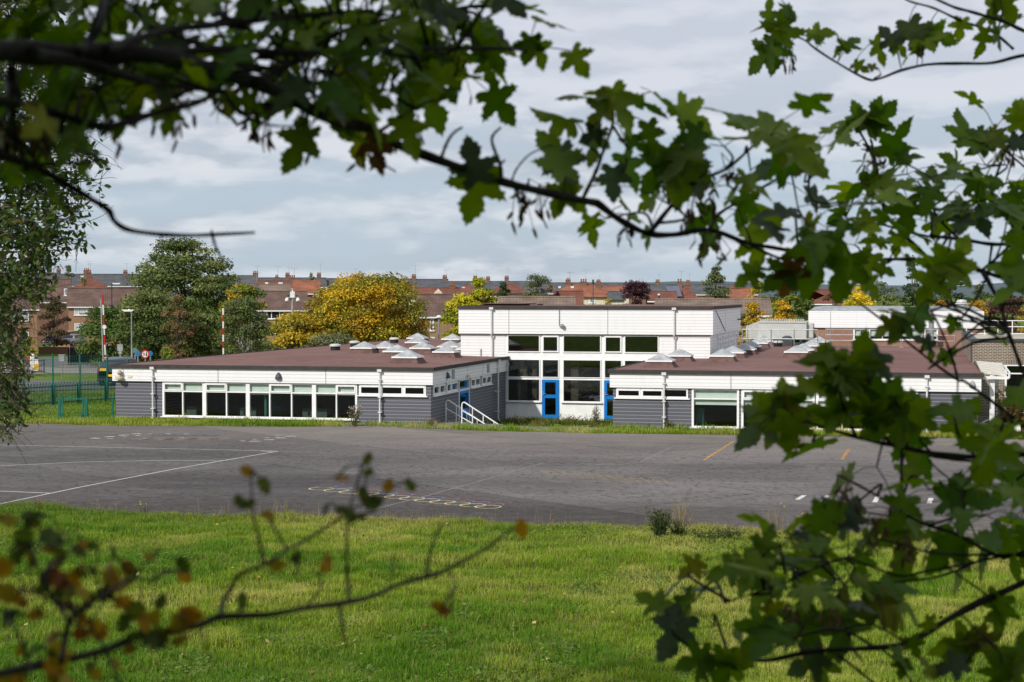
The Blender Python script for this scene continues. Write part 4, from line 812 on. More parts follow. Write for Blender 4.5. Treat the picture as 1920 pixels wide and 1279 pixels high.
# ------------------------------------------------------------------ background trees
LM = leafmat('tree_leaves', .22, .6, .15); BK = bark('tree_bark', (.11, .09, .07)); BKW = bark('birch_bark', (.42, .40, .36))
def sphere_dirs(n): return unit(rng.normal(size=(n, 3)))
def leafcloud(name, P, N, size, colr, parent=None, m=None, asp=.62):
    n = len(P); N = unit(N); t = unit(np.cross(N, rng.normal(size=(n, 3)))); b = np.cross(N, t); s = (size*(.6+.8*rng.random(n)))[:, None]
    bend = N*s*.22
    V = np.stack([P-t*s*.5, P+b*s*.5*asp-bend*.5, P+t*s*.5, P-b*s*.5*asp-bend*.5], 1).reshape(-1, 3); k = np.arange(n)*4
    return np_mesh(name, V, np.concatenate([np.stack([k, k+1, k+2], 1), np.stack([k, k+2, k+3], 1)]), m or LM, np.repeat(colr, 4, 0), parent)
def tree(label, x0, x1, yt, yb, Y, pal, n=6000, leaf=.28, shape='round', lumps=34, name='tree', group=None, trunk=True, cat='tree', stems=1, white=False, zg=None, thin=0.0, base=.12):
    c = at((x0+x1)/2, yt, Y); wd = (x1-x0)*Y/F; zt = c[2]; gz = float(hY(Y)) if zg is None else zg; H_ = zt-gz
    o = empty(name, label, cat, (c[0], Y, gz), 0, group); pal = [np.array(p)*1.45 for p in pal]; n = int(n*1.7); leaf *= .86
    cs = []; cand = []; zlo = H_*base
    while len(cs) < lumps:
        t = rng.random(); z = zlo+(H_-zlo)*t; tries = 0
        if shape == 'round': r = math.sqrt(max(0, 1-(2*t-.92)**2*(.93 if t > .46 else .75)))
        elif shape == 'cone': r = (1-t)**.8*1.0+.04
        elif shape == 'column': r = (.55+.45*math.sin(math.pi*min(1, t*1.05)))*(1 if t < .75 else (1-t)/.25*.8+.2)
        elif shape == 'vase': r = .35+.65*t if t < .7 else .95*math.sqrt(max(0, 1-((t-.7)/.32)**2))
        else: r = math.sqrt(max(0, 1-t**2.2))
        a = rng.random()*2*math.pi; q = r*wd/2*(.35+.6*math.sqrt(rng.random())); rad = (36/max(36, lumps))**.36*wd*(.115+.10*rng.random())*(.7 if shape == 'cone' else .92 if shape == 'column' else 1)
        if shape == 'cone': rad *= .7+1.0*(1-t)
        q = min(q, max(0, r*wd/2-rad*.55))
        cand.append((q*math.cos(a), q*math.sin(a)*.9, min(z, H_-rad*.75), rad))
        if len(cand) == 7:
            cs.append(max(cand, key=lambda u: min((((u[0]-v[0])*1.3)**2+((u[1]-v[1])*.6)**2+(u[2]-v[2])**2 for v in cs), default=1)) if cs else cand[0]); cand = []
    for k_, q_ in ((.09, .09), (.22, .13), (.38, .16)): cs.append((0, 0, max(zlo, H_-wd*k_), wd*q_*(.8 if shape in ('cone', 'column') else 1)))
    cs = np.array(cs); wgt = cs[:, 3]**2; idx = rng.choice(len(cs), n, p=wgt/wgt.sum()); D = sphere_dirs(n); D[:, 2] = np.where(D[:, 2] < -.3, -D[:, 2]*.6, D[:, 2])
    rr = (.25+.8*rng.random(n)**.6)
    P = cs[idx, :3]+D*cs[idx, 3][:, None]*rr[:, None]*np.array([1.1, 1.1, .85])
    P += rng.normal(0, leaf*.35, (n, 3))
    N = D*.7+rng.normal(0, .55, (n, 3))+np.array([0, 0, .45])
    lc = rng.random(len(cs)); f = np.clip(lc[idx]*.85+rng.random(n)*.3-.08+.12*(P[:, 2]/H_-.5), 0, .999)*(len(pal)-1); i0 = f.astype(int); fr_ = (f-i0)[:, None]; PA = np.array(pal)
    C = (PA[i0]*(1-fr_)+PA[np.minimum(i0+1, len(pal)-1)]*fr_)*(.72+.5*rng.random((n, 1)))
    if thin: k = rng.random(n) > thin; P, N, C = P[k], N[k], C[k]
    leafcloud('crown', P, N, leaf, C, o)
    if trunk:
        b = MB(); r0 = max(.07, H_*.018)
        for s in range(stems):
            a = 2*math.pi*s/max(1, stems)+.6; dx = (0 if stems == 1 else .18*wd*math.cos(a)); dy = (0 if stems == 1 else .12*wd*math.sin(a))
            b.tube([(dx*.1, dy*.1, -.3), (dx*.25, dy*.25, H_*.12), (dx*.7+.1, dy*.7, H_*.45), (dx, dy, H_*.8)], [r0*1.3/stems**.4, r0/stems**.4, r0*.6/stems**.4, r0*.2], 7)
        for c_ in cs[rng.choice(len(cs), min(14, len(cs)), replace=False)]:
            z0 = max(H_*.14, c_[2]*.55); b.tube([(0, 0, z0), (c_[0]*.5, c_[1]*.5, (z0+c_[2])/2+.1), tuple(c_[:3])], [r0*.45, r0*.28, r0*.1], 5)
        b.build('trunk', BKW if white else BK, o)
    return o
OL = [(.042, .062, .017), (.090, .115, .034), (.140, .158, .050)]; GRN = [(.030, .058, .014), (.055, .095, .020), (.085, .125, .028)]
YEL = [(.14, .12, .015), (.32, .21, .015), (.50, .29, .018), (.22, .17, .02)]; LIME = [(.13, .15, .012), (.26, .26, .014), (.38, .33, .02)]; DK = [(.016, .034, .014), (.03, .055, .02), (.05, .075, .025)]
PUR = [(.035, .014, .020), (.062, .024, .032), (.095, .042, .045)]; BRN = [(.10, .065, .03), (.16, .10, .05), (.12, .10, .035)]; GGR = [(.055, .075, .035), (.095, .11, .05), (.13, .14, .07)]; YG = [(.07, .10, .015), (.17, .17, .018), (.34, .24, .02)]
tree('tall broad dark green tree rising above the skyline at left', 240, 449, 447, 690, 168, OL, 17000, .33, 'round', 120, base=.05)
tree('leafy green side crown spreading low at the left foot of the tall tree', 150, 300, 572, 690, 152, GRN, 8000, .28, 'round', 40, base=.02)
tree('mid green willow like tree in front of the tall tree', 215, 345, 540, 700, 146, OL, 8000, .27, 'round', 40, base=.03)
tree('reddish brown thin autumn birch before the tall tree', 298, 368, 553, 700, 138, BRN+[(.08, .08, .025)], 4200, .2, 'column', 30, base=.03)
tree('green tree between the brown birch and the white stemmed birch', 345, 425, 588, 712, 140, OL, 4500, .24, 'round', 30, base=.02)
tree('green birch with white forked stems beside the roof', 408, 503, 556, 715, 128, GGR[:2]+OL[1:], 5200, .2, 'round', 36, stems=4, white=True, base=.25)
tree('green and yellow tree behind the white stemmed birch', 408, 507, 532, 690, 152, YG[:2]+GRN[1:]+YEL[1:2], 7000, .27, 'round', 40, base=.03)
tree('golden top of a tree beside the tan brick flats', 425, 470, 536, 600, 158, YEL, 1500, .27, 'round', 14, base=.5)
tree('big round golden yellow autumn tree behind the left classroom block', 572, 806, 512, 672, 143, [(.055, .08, .012), (.12, .135, .018), (.36, .27, .02), (.43, .27, .015), (.27, .16, .015), (.13, .14, .016), (.065, .088, .014)], 30000, .24, 'round', 150, base=.0)
tree('yellow green lower bough left of the golden tree', 497, 640, 585, 690, 141, [(.08, .10, .016), (.20, .17, .016), (.38, .25, .02), (.12, .13, .02)], 7000, .28, 'round', 40, base=.0)
tree('grey green shrub in front of the golden tree', 560, 680, 622, 690, 136, GGR, 3500, .22, 'bush', 26, name='shrub', cat='shrub', trunk=False, base=.0)
tree('lime yellow pointed tree at the left shoulder of the hall', 856, 938, 519, 662, 160, LIME, 11000, .26, 'column', 56, base=.0)
tree('lime yellow lower tree tucked beside the hall corner', 828, 905, 553, 662, 157, LIME, 7500, .28, 'round', 32, base=.0)
tree('slim conical grey green tree left of the golden tree top', 566, 602, 511, 580, 262, GGR, 1600, .34, 'cone', 22, base=.1)
tree('dark green tree right of the lime tree', 922, 966, 530, 580, 250, DK+OL[:1], 1800, .36, 'round', 18, base=.1)
tree('pale willow with wispy top in the middle of the skyline', 980, 1036, 514, 580, 240, GGR, 2600, .30, 'vase', 26, base=.15)
tree('small brown orange bush beside the orange roof', 1018, 1046, 533, 575, 236, BRN, 700, .3, 'bush', 10, name='shrub', cat='shrub', trunk=False, base=0)
tree('purple leaved tree with two leafy tops on the skyline', 1160, 1222, 527, 590, 205, PUR, 4200, .26, 'vase', 34, base=.1)
tree('small purple leaved tree behind the hall roof', 1031, 1060, 546, 592, 175, PUR, 1300, .2, 'round', 14, base=.1)
tree('tall grey green birch with a leaning top right of the hall', 1308, 1374, 499, 590, 215, GGR[:2]+OL[1:2], 5200, .28, 'bush', 36, base=.05)
tree('pale yellow garden bush below the orange roof', 1118, 1165, 560, 592, 200, [(.2, .19, .04), (.36, .27, .04)], 1200, .22, 'bush', 12, name='shrub', cat='shrub', trunk=False, base=0)
tree('olive and yellow tree behind the pointed leaves at right', 1395, 1450, 527, 600, 178, YG, 2800, .28, 'round', 20, base=.05)
tree('broad olive green tree beside the grey plant enclosure', 1432, 1525, 492, 625, 172, OL[:2]+YG[:2], 7000, .3, 'round', 40, base=.02)
tree('golden yellow shrub beside the right corner of the hall', 1378, 1445, 567, 625, 136, YEL[:3], 3400, .22, 'bush', 26, name='shrub', cat='shrub', trunk=False, base=0)
tree('golden yellow shrub behind the grey plant enclosure', 1430, 1500, 563, 625, 138, YEL[:3], 3400, .22, 'bush', 26, name='shrub', cat='shrub', trunk=False, base=0)
tree('reddish brown tree beside the bright yellow tree', 1540, 1584, 536, 610, 196, [(.09, .045, .025), (.14, .075, .04)], 1700, .26, 'round', 16, base=.05)
tree('bright yellow rounded tree above the rear block', 1573, 1648, 536, 610, 186, [(.24, .20, .012), (.46, .34, .015), (.58, .42, .02)], 4200, .26, 'round', 32, base=.03)
tree('grey olive broad tree right of the yellow tree', 1610, 1700, 526, 610, 215, GGR[:1]+OL[1:], 3800, .32, 'round', 28, base=.03)
tree('dark conifer left of two standing behind the hanging leaves', 1676, 1745, 482, 610, 205, DK, 5200, .34, 'cone', 48, name='conifer', base=.02)
tree('dark conifer with drooping boughs right of two behind the hanging leaves', 1722, 1838, 466, 610, 200, DK, 8000, .34, 'cone', 60, name='conifer', base=.02)
tree('brown olive trees in front of the right conifer', 1800, 1870, 535, 610, 212, GGR[:1]+OL[:2], 2500, .32, 'round', 18, base=.03)
tree('maroon leaved tree at the right edge', 1842, 1935, 548, 620, 190, [(.045, .018, .02), (.075, .03, .03)], 4500, .28, 'round', 28, base=.02)
tree('orange leaved shrub behind the roof vent of the rear block', 1795, 1862, 562, 625, 150, [(.22, .14, .02), (.42, .24, .025), (.30, .22, .04)], 2600, .22, 'bush', 20, name='shrub', cat='shrub', trunk=False, base=0)
tree('yellow brown shrub beyond the white roof handrail', 1895, 1960, 573, 640, 130, [(.16, .15, .03), (.30, .22, .04)], 2200, .2, 'bush', 18, name='shrub', cat='shrub', trunk=False, base=0)
tree('dark orange shrub peeping above the rear block', 1738, 1795, 563, 620, 152, [(.20, .12, .02), (.36, .2, .025)], 1700, .22, 'bush', 14, name='shrub', cat='shrub', trunk=False, base=0)
tree('brown purple bush between the two orange brick flats', 71, 130, 556, 640, 212, [(.05, .032, .022), (.09, .055, .035), (.07, .065, .025)], 3600, .28, 'round', 24, base=0)
tree('small pale tree on the skyline at left', 117, 141, 499, 540, 300, GGR, 900, .36, 'vase', 12)
tree('yellow brown bush on the roofs at left', 139, 176, 520, 560, 250, [(.12, .11, .04), (.2, .16, .05)], 900, .3, 'bush', 12, name='shrub', cat='shrub', base=0)
tree('yellow tipped tree high on the left skyline', 30, 66, 499, 545, 290, YG, 900, .36, 'round', 12)
tree('yellow green hedge bush by the left flats', 42, 68, 632, 664, 178, [(.12, .14, .02), (.25, .24, .03)], 1200, .2, 'bush', 12, name='shrub', cat='shrub', trunk=False, base=0)
tree('bright yellow low bush by the road', 38, 56, 649, 668, 172, [(.28, .26, .02), (.42, .38, .03)], 600, .18, 'bush', 8, name='shrub', cat='shrub', trunk=False, base=0)
tree('light green sapling beside the round red sign', 293, 330, 650, 705, 128, [(.10, .14, .02), (.17, .2, .03)], 1100, .16, 'bush', 12, name='shrub', cat='shrub', trunk=False, base=0)
for i, (x0, x1, yt, lb) in enumerate(((470, 530, 640, 'low olive hedge bush left of the crossing beacon'), (508, 545, 652, 'small dark hedge bush below the crossing beacon'), (1385, 1400, 590, 'small green bush at the hall corner'))):
    tree(lb, x0, x1, yt, 680, 134, OL, 1200, .18, 'bush', 12, name='shrub', cat='shrub', trunk=False, base=0)
tag(leafcloud('low_weeds', WP, WN, .065, WC, None, GL, .8), 'patches of low broad leaved weeds in the meadow grass', 'weeds', kind='stuff')
n = 420; Y = 19+rng.random(n)*27; X = (rng.random(n)*2-1)*Y*.31; k_ = yedge(X)-Y > .2; X, Y = X[k_], Y[k_]; n = len(X)
tag(leafcloud('fallen_leaves', np.stack([X, Y, bankz(X, Y)+.10+.04*rng.random(n)], 1), rng.normal(0, .4, (n, 3))+[0, 0, 1], .075, np.array([[.34, .22, .05], [.26, .13, .05], [.42, .36, .14]])[rng.integers(0, 3, n)]*(.7+.5*rng.random((n, 1))), None, LM, .8), 'scattered fallen autumn leaves caught in the meadow grass', 'leaves', kind='stuff')
# ------------------------------------------------------------------ roads, verges far left
def sheet(name, pts, z, m):
    P = [ongr(x, y) for x, y in pts]; b = MB(); b.add([(p[0], p[1], float(hY(p[1]))+z) for p in P], [tuple(range(len(P)))]); tag(b.build(name, m), kind='structure')
def band(name, rows, z, m):            # rows of (x0,y0,x1,y1) lower and upper photo edges, followed along the terrain
    b = MB()
    for (xa, ya0, ya1), (xb, yb0, yb1) in zip(rows[:-1], rows[1:]):
        for k in range(6):
            t0, t1 = k/6, (k+1)/6; q = [ongr(xa, ya0+(ya1-ya0)*t0), ongr(xb, yb0+(yb1-yb0)*t0), ongr(xb, yb0+(yb1-yb0)*t1), ongr(xa, ya0+(ya1-ya0)*t1)]
            b.add([(p[0], p[1], float(hY(p[1]))+z) for p in q], [(0, 1, 2, 3)])
    tag(b.build(name, m), kind='structure')
band('car_park', [(-300, 742, 713), (0, 736, 712), (120, 731, 714), (250, 727, 715)], .0, M['tarmac'])
band('footway', [(-300, 708, 692), (0, 705, 690), (100, 700, 686), (250, 700, 690)], .0, plain('paving', (.22, .20, .18), .9))
band('road', [(-400, 686, 670), (0, 684, 668), (120, 690, 672), (250, 688, 668), (420, 676, 664)], .0, M['tarmac'])
# ------------------------------------------------------------------ fences
def fence_bars(name, label, A, B_, h, n, m, posts=(), bow=False, rails=(.12, .92), r=.016, pr=.035, group=None, toph=None, cat='fence'):
    A = np.array(A, float); B_ = np.array(B_, float); o = empty(name, label, cat, tuple(A), 0, group); D = B_-A; b = MB()
    for i in range(n):
        p = D*(i+.5)/n; pts = [p, p+[0, 0, h]]
        b.tube(pts, r, 5)
        if bow and i % 2 == 0:
            p2 = D*(i+1.5)/n; mid = (p+p2)/2; b.tube([p+[0, 0, h], p*.8+p2*.2+[0, 0, h+.10], mid+[0, 0, h+.13], p*.2+p2*.8+[0, 0, h+.10], p2+[0, 0, h]], r, 5)
    for t in rails: b.tube([[0, 0, h*t], D+[0, 0, h*t]], r*1.6, 6)
    b.build('railing_panel', m, o)
    for t in posts: q = MB(); q.tube([D*t+[0, 0, -.3], D*t+[0, 0, (toph or h*1.03)]], pr, 8); q.build('post', m, o)
    return o
GP = M['greenp']
fence_bars('railing_fence', 'green bow topped railing fence between the lawn and the road at left', ongr(-60, 770), ongr(216, 751), 1.05, 96, GP, (.22, .56, .735, .935), True, group=None, pr=.10, r=.019)
def meshfence(label, pts, h, posts):
    o = empty('mesh_fence', label, 'fence', tuple(pts[0]), 0); A = np.array(pts[0]); B_ = np.array(pts[1]); D = B_-A; b = MB()
    for i in range(70): p = D*(i+.5)/70; b.tube([p, p+[0, 0, h]], .005, 4)
    for k in range(14): z = h*(k+.5)/14; b.tube([[0, 0, z], D+[0, 0, z]], .005, 4)
    b.build('mesh_panel', GP, o)
    for t in posts: q = MB(); q.tube([D*t+[0, 0, -.2], D*t+[0, 0, h+.05]], .05, 8); q.build('post', GP, o)
meshfence('tall green mesh fence with thick posts crossing the car park at left', (ongr(-40, 742), ongr(205, 741)), 2.35, (.13, .345, .567, .775, .985))
o = empty('gate_frame', 'empty green steel gate frame standing on the lawn by the block', 'gate', tuple(ongr(109, 784)), 0); w_ = ongr(164, 784)[0]-ongr(109, 784)[0]
b = MB(); b.box(0, .12, 0, .12, -.1, .98); b.box(.19, .24, 0, .06, -.1, .95); b.build('post', GP, o); b = MB(); b.box(w_-.14, w_, 0, .14, -.1, .98); b.box(w_-.24, w_-.19, 0, .06, -.1, .95); b.build('post', GP, o)
b = MB(); b.box(.12, w_-.14, .03, .08, .88, .94); b.build('top_bar', GP, o); b = MB(); b.box(w_-.42, w_-.14, .0, .08, .05, .17); b.box(w_-.36, w_-.30, -.03, .0, .08, .14); b.build('latch', GP, o)
p = ongr(211.5, 785); b = MB(); b.tube([(0, 0, -.1), (0, 0, 1.0)], .04, 8); b.lathe((0, 0, 1.0), [(.045, 0), (.03, .03)], 8); q = b.build('fence_post', GP); q.location = p; tag(q, 'single dark green fence post beside the left wall of the block', 'post')
BKP = M['black']
fence_bars('railing', 'black pedestrian railing beside the road at the far left', ongr(-30, 700), ongr(83, 699), 1.05, 34, BKP, (0, .5, 1), r=.012, cat='railing', pr=.03)
fence_bars('railing', 'grey pedestrian railing behind the tall mesh fence', ongr(116, 708), ongr(222, 706), 1.1, 34, M['galv'], (0, .33, .66, 1), r=.012, cat='railing', pr=.028)
fence_bars('railing', 'pale green railing running behind the round red sign', ongr(214, 682), ongr(300, 680), 1.15, 30, plain('pale_green_paint', (.30, .40, .36), .5), (0, .5, 1), r=.015, cat='railing', pr=.03)
o = empty('close_board_fence', 'dark close boarded timber fence below the big tree', 'fence', tuple(ongr(127, 684)), 0); A = ongr(127, 684); B_ = ongr(300, 676); D = B_-A; b = MB()
for i in range(60):
    p0, p1 = D*i/60, D*(i+.94)/60; b.add([(p0[0], p0[1], -.2), (p1[0], p1[1], -.2), (p1[0], p1[1], 1.6), (p0[0], p0[1], 1.6), (p0[0], p0[1]+.05, -.2), (p1[0], p1[1]+.05, -.2), (p1[0], p1[1]+.05, 1.6), (p0[0], p0[1]+.05, 1.6)], [(0, 1, 2, 3), (7, 6, 5, 4), (3, 2, 6, 7), (0, 3, 7, 4), (1, 5, 6, 2)])
b.build('board_panel', plain('dark_timber', (.022, .02, .022), .8), o)
for t in (.02, .24, .45, .56): q = MB(); q.tube([D*t+[0, -.06, -.2], D*t+[0, -.06, 1.9]], .035, 6); q.build('post', M['galv'], o)
# ------------------------------------------------------------------ barriers, signs, lamps
def striped(o, A, B_, n, r, cols, name='arm'):
    A, B_ = np.array(A, float), np.array(B_, float); b = MB(); b.tube([A+(B_-A)*i/n for i in range(n+1)], r, 8)
    m, nt = newmat('striped_'+name); c0, c1 = {'redp': (.45, .015, .012), 'whitep': (.78, .78, .76), 'black': (.015, .016, .018)}[cols[0]], {'redp': (.45, .015, .012), 'whitep': (.78, .78, .76), 'black': (.015, .016, .018)}[cols[1]]
    xyz = nt.n('ShaderNodeSeparateXYZ', {0: objco(nt)}); f = nt.math('FRACT', nt.math('DIVIDE', nt.math('SUBTRACT', (xyz, 2), float(A[2])), float(2*(B_[2]-A[2])/n)))
    finish(nt, nt.mix(nt.math('GREATER_THAN', f, .5), c0, c1), .5); return b.build(name, m, o)
Yb = 138; g0 = ongr(199, 700); o = empty('barrier', 'raised red and white barrier arm with grey upright and red lantern at left', 'barrier', (at(199, 690, Yb)[0], Yb, float(hY(Yb))))
b0_ = np.array(o.location); P_ = lambda x, y: at(x, y, Yb)-b0_
striped(o, P_(198.5, 684), P_(192.5, 553), 7, .058, ('redp', 'whitep')); b = MB(); b.tube([P_(194, 690), P_(189.3, 561)], .055, 8); b.build('upright', M['greyp'], o)
b = MB(); c = P_(196.5, 613); b.add([(c[0]+.16*k*math.cos(2*math.pi*j/18), c[1]-.15+d_, c[2]+.16*k*math.sin(2*math.pi*j/18)) for d_ in (0, .04) for k in (1,) for j in range(18)], [tuple(range(18)), tuple(reversed(range(18, 36)))]+[(j, (j+1) % 18, 18+(j+1) % 18, 18+j) for j in range(18)]); b.build('disc', M['whitep'], o)
c = P_(201, 672); b = MB(); b.lathe(tuple(c), [(.28, -.12), (.26, 0), (.10, .14), (.02, .16)], 14); b.build('lantern', M['redp'], o); b = MB(); b.lathe(tuple(c+np.array([0, 0, .10])), [(.05, 0), (.27, -.05), (.25, -.08)], 14); b.build('lantern_band', M['whitep'], o)
b = MB(); b.box(-.25, .25, -.2, .2, -.1, 1.0); b.build('cabinet', M['greyp'], o)
Yb = 126; o = empty('barrier', 'second upright red and white barrier arm in front of the white stemmed birch', 'barrier', (at(419, 690, Yb)[0], Yb, float(hY(Yb)))); b0_ = np.array(o.location)
striped(o, P_(419, 690), P_(418.6, 578), 9, .06, ('whitep', 'redp')); b = MB(); b.box(-.25, .25, -.2, .2, -.1, .95); b.build('cabinet', M['greyp'], o)
def pole(name, label, cat, x, yt, Y, r=.06, m='galv', group=None):
    p = at(x, yt, Y); g_ = float(hY(Y)); o = empty(name, label, cat, (p[0], Y, g_), 0, group); b = MB(); b.tube([(0, 0, -.3), (0, 0, p[2]-g_)], [r*1.2, r*.8], 8); b.build('pole', M[m], o); return o, p[2]-g_
def discpart(par, name, x, z, r, y, m, n=24, inner=0.0):
    b = MB()
    if inner: 
        for j in range(n):
            a_, c_ = 2*math.pi*j/n, 2*math.pi*(j+1)/n; b.add([(x+q*math.cos(t), y+dy, z+q*math.sin(t)) for dy in (0, .02) for q, t in ((inner, a_), (r, a_), (r, c_), (inner, c_))], [(0, 1, 2, 3), (7, 6, 5, 4), (1, 5, 6, 2), (0, 3, 7, 4)])
    else: b.add([(x+r*math.cos(2*math.pi*j/n), y+dy, z+r*math.sin(2*math.pi*j/n)) for dy in (0, .02) for j in range(n)], [tuple(range(n)), tuple(reversed(range(n, 2*n)))]+[(j, (j+1) % n, n+(j+1) % n, n+j) for j in range(n)])
    return b.build(name, M[m], par)
def arrow(par, x, z, h, y, m, up):
    s = 1 if up else -1; b = MB(); w_ = .035
    vs = [(x-w_, z-s*h/2), (x+w_, z-s*h/2), (x+w_, z+s*h*.1), (x+.095, z+s*h*.1), (x, z+s*h/2), (x-.095, z+s*h*.1), (x-w_, z+s*h*.1)]
    b.add([(q[0], y, q[1]) for q in vs]+[(q[0], y+.008, q[1]) for q in vs], [tuple(range(7)), tuple(reversed(range(7, 14)))]+[(j, (j+1) % 7, 7+(j+1) % 7, 7+j) for j in range(7)]); b.build('arrow', M[m], par)
o, hz_ = pole('traffic_sign', 'round white traffic sign with red rim and two vertical arrows', 'sign', 272.5, 656, 136)
zc = at(272.5, 664, 136)[2]-o.location.z; s_ = discpart(o, 'sign_face', 0, zc, .33, -.09, 'whitep'); discpart(s_, 'rim', 0, zc, .345, -.115, 'redp', inner=.25); arrow(s_, -.09, zc, .32, -.102, 'redp', True); arrow(s_, .095, zc, .36, -.102, 'black', False)
o, hz_ = pole('traffic_sign', 'blue round sign left of the red rimmed sign', 'sign', 258.5, 656, 139); zc = at(258.5, 663, 139)[2]-o.location.z; M['bluesign'] = plain('blue_sign', (.03, .16, .34), .4); discpart(o, 'sign_face', 0, zc, .25, -.09, 'bluesign')
o, hz_ = pole('traffic_sign', 'small blue sign right of the red rimmed sign', 'sign', 282, 658, 140); zc = at(282, 663, 140)[2]-o.location.z; discpart(o, 'sign_face', 0, zc, .22, -.09, 'bluesign')
o, hz_ = pole('traffic_sign', 'grey backs of a square and a round sign on one pole by the dark fence', 'sign', 225.5, 643, 134); zc = at(225.5, 651.5, 134)[2]-o.location.z; b = MB(); b.box(-.21, .21, -.10, -.075, zc-.27, zc+.25); b.build('sign_plate', M['greyp'], o); discpart(o, 'sign_disc', 0, zc-.40, .12, -.10, 'greyp')
o, hz_ = pole('traffic_sign', 'small white triangular warning sign with red rim beside the barrier', 'sign', 206.5, 636, 150, .04); zc = at(206.5, 645, 150)[2]-o.location.z
for nm, k, y_, mm in (('rim', .34, -.09, 'redp'), ('sign_face', .21, -.12, 'whitep')): b = MB(); b.add([(k*x_, y_+d_, zc+k*z_) for d_ in (0, .02) for x_, z_ in ((-1, -.6), (1, -.6), (0, 1.15))], [(0, 1, 2), (5, 4, 3), (0, 3, 4, 1), (1, 4, 5, 2), (2, 5, 3, 0)]); b.build(nm, M[mm], o)
o, hz_ = pole('traffic_sign', 'thin signpost with a small green sign by the railing', 'sign', 253.5, 652, 137, .05); zc = at(253.5, 656, 137)[2]-o.location.z; b = MB(); b.box(-.16, .16, -.1, -.07, zc-.22, zc+.15); b.build('sign_plate', plain('green_sign', (.10, .2, .16), .5), o)
o, hz_ = pole('mast_post', 'tapered pale post standing behind the pale green railing', 'post', 247.5, 653, 136, .10)
# lamps
def lamp(label, x, yt, Y, dx, m='galv', r=.06):
    o, hz_ = pole('street_lamp', label, 'street lamp', x, yt, Y, r, m, 'street lamps'); b = MB(); L_ = dx*Y/F; b.tube([(0, 0, hz_-.05), (L_*.7, 0, hz_+.03), (L_, 0, hz_)], r*.7, 8); b.build('arm', M[m], o)
    b = MB(); b.add([(L_+s*(.55 if k else .32), t*.14, hz_+(.02 if k else -.14)) for k in (0, 1) for s, t in ((-1, -1), (1, -1), (1, 1), (-1, 1))], [(3, 2, 1, 0), (4, 5, 6, 7), (0, 1, 5, 4), (1, 2, 6, 5), (2, 3, 7, 6), (3, 0, 4, 7)]); b.build('lamp_head', M['lampw'], o)
lamp('black street lamp with pale head above the brown roofs at left', 209.5, 531, 205, 9, 'black')
lamp('street lamp with white head in front of the tall green tree', 246.5, 581, 142, -6)
lamp('grey street lamp half hidden in the white stemmed birch', 471.5, 591, 132, -3)
o, hz_ = pole('street_lamp', 'post top street lamp before the tan flats beside the lime tree', 'street lamp', 823, 596, 150, .1, 'galv', 'street lamps'); b = MB(); b.lathe((0, 0, hz_), [(.10, -.1), (.28, .02), (.22, .16), (.05, .24)], 14); b.build('lamp_head', M['lampw'], o)
o, hz_ = pole('street_lamp', 'thin dark street lamp standing in front of the orange roof', 'street lamp', 1112, 526, 225, .07, 'darkgrey', 'street lamps'); b = MB(); b.lathe((0, 0, hz_), [(.06, -.5), (.16, -.3), (.12, .1), (.03, .15)], 10); b.build('lamp_head', M['darkgrey'], o)
o, hz_ = pole('street_lamp', 'dark lamp post with pale cap right of the purple tree', 'street lamp', 1235.5, 553, 160, .08, 'black', 'street lamps'); b = MB(); b.lathe((0, 0, hz_), [(.10, -.08), (.16, .02), (.03, .12)], 10); b.build('lamp_head', M['lampw'], o)
o, hz_ = pole('street_lamp', 'short lamp with dark square head above the hall roof', 'street lamp', 1027, 556, 160, .07, 'greyp', 'street lamps'); b = MB(); b.box(-.15, .15, -.12, .12, hz_-.25, hz_+.15); b.build('lamp_head', M['darkgrey'], o)
o, hz_ = pole('camera_mast', 'tall grey mast carrying two white dome cameras and a white box', 'mast', 548.5, 556, 146, .12, 'greyp')
b = MB(); b.box(-.19, .19, -.15, .15, hz_-.1, hz_+.42); b.lathe((0, 0, hz_+.42), [(.06, 0), (.05, .12), (.01, .16)], 8); b.build('equipment_box', M['whitep'], o)
b = MB(); b.tube([(-.48, 0, hz_-.12), (.48, 0, hz_-.12)], .04, 8); b.build('cross_arm', M['greyp'], o)
for s in (-1, 1):
    b = MB(); b.lathe((s*.47, -.02, hz_-.40), [(.05, -.08), (.16, 0), (.17, .12), (.10, .26), (.03, .3)], 14); q = b.build('dome_camera', M['whitep'], o); b = MB(); b.lathe((s*.47, -.02, hz_-.42), [(.04, -.08), (.12, -.02), (.13, .01)], 12); b.build('lens_dome', M['black'], q)
b = MB(); b.lathe((-.17, -.1, hz_-.22), [(.03, -.06), (.09, 0), (.08, .08)], 10); b.lathe((-.36, 0, hz_+.0), [(.07, 0), (.10, .1), (.04, .14)], 8); b.lathe((.36, 0, hz_), [(.07, 0), (.10, .1), (.04, .14)], 8); b.build('infrared_lamp', M['darkgrey'], o)
o = empty('crossing_beacon', 'black and white striped crossing beacon with pale yellow globe', 'beacon', (at(525.5, 660, 155)[0], 155, float(hY(155)))); zt_ = at(525.5, 631, 155)[2]-float(hY(155)); striped(o, (0, 0, 0), (0, 0, zt_), 9, .06, ('whitep', 'black'), 'pole'); b = MB(); b.lathe((0, 0, zt_+.15), [(.05, -.2), (.17, -.13), (.22, 0), (.17, .14), (.05, .21)], 14); b.build('globe', plain('beacon_globe', (.75, .68, .30), .4), o)
b = MB(); b.box(-.36, -.06, -.03, .03, zt_-.22, zt_-.12); b.build('lamp_box', M['whitep'], o)
for x in (532.5, 538):
    pole('signal_post', 'slim pale post between crossing beacon and camera mast', 'post', x, 622, 158, .035, 'lampw', 'slim posts by the crossing')
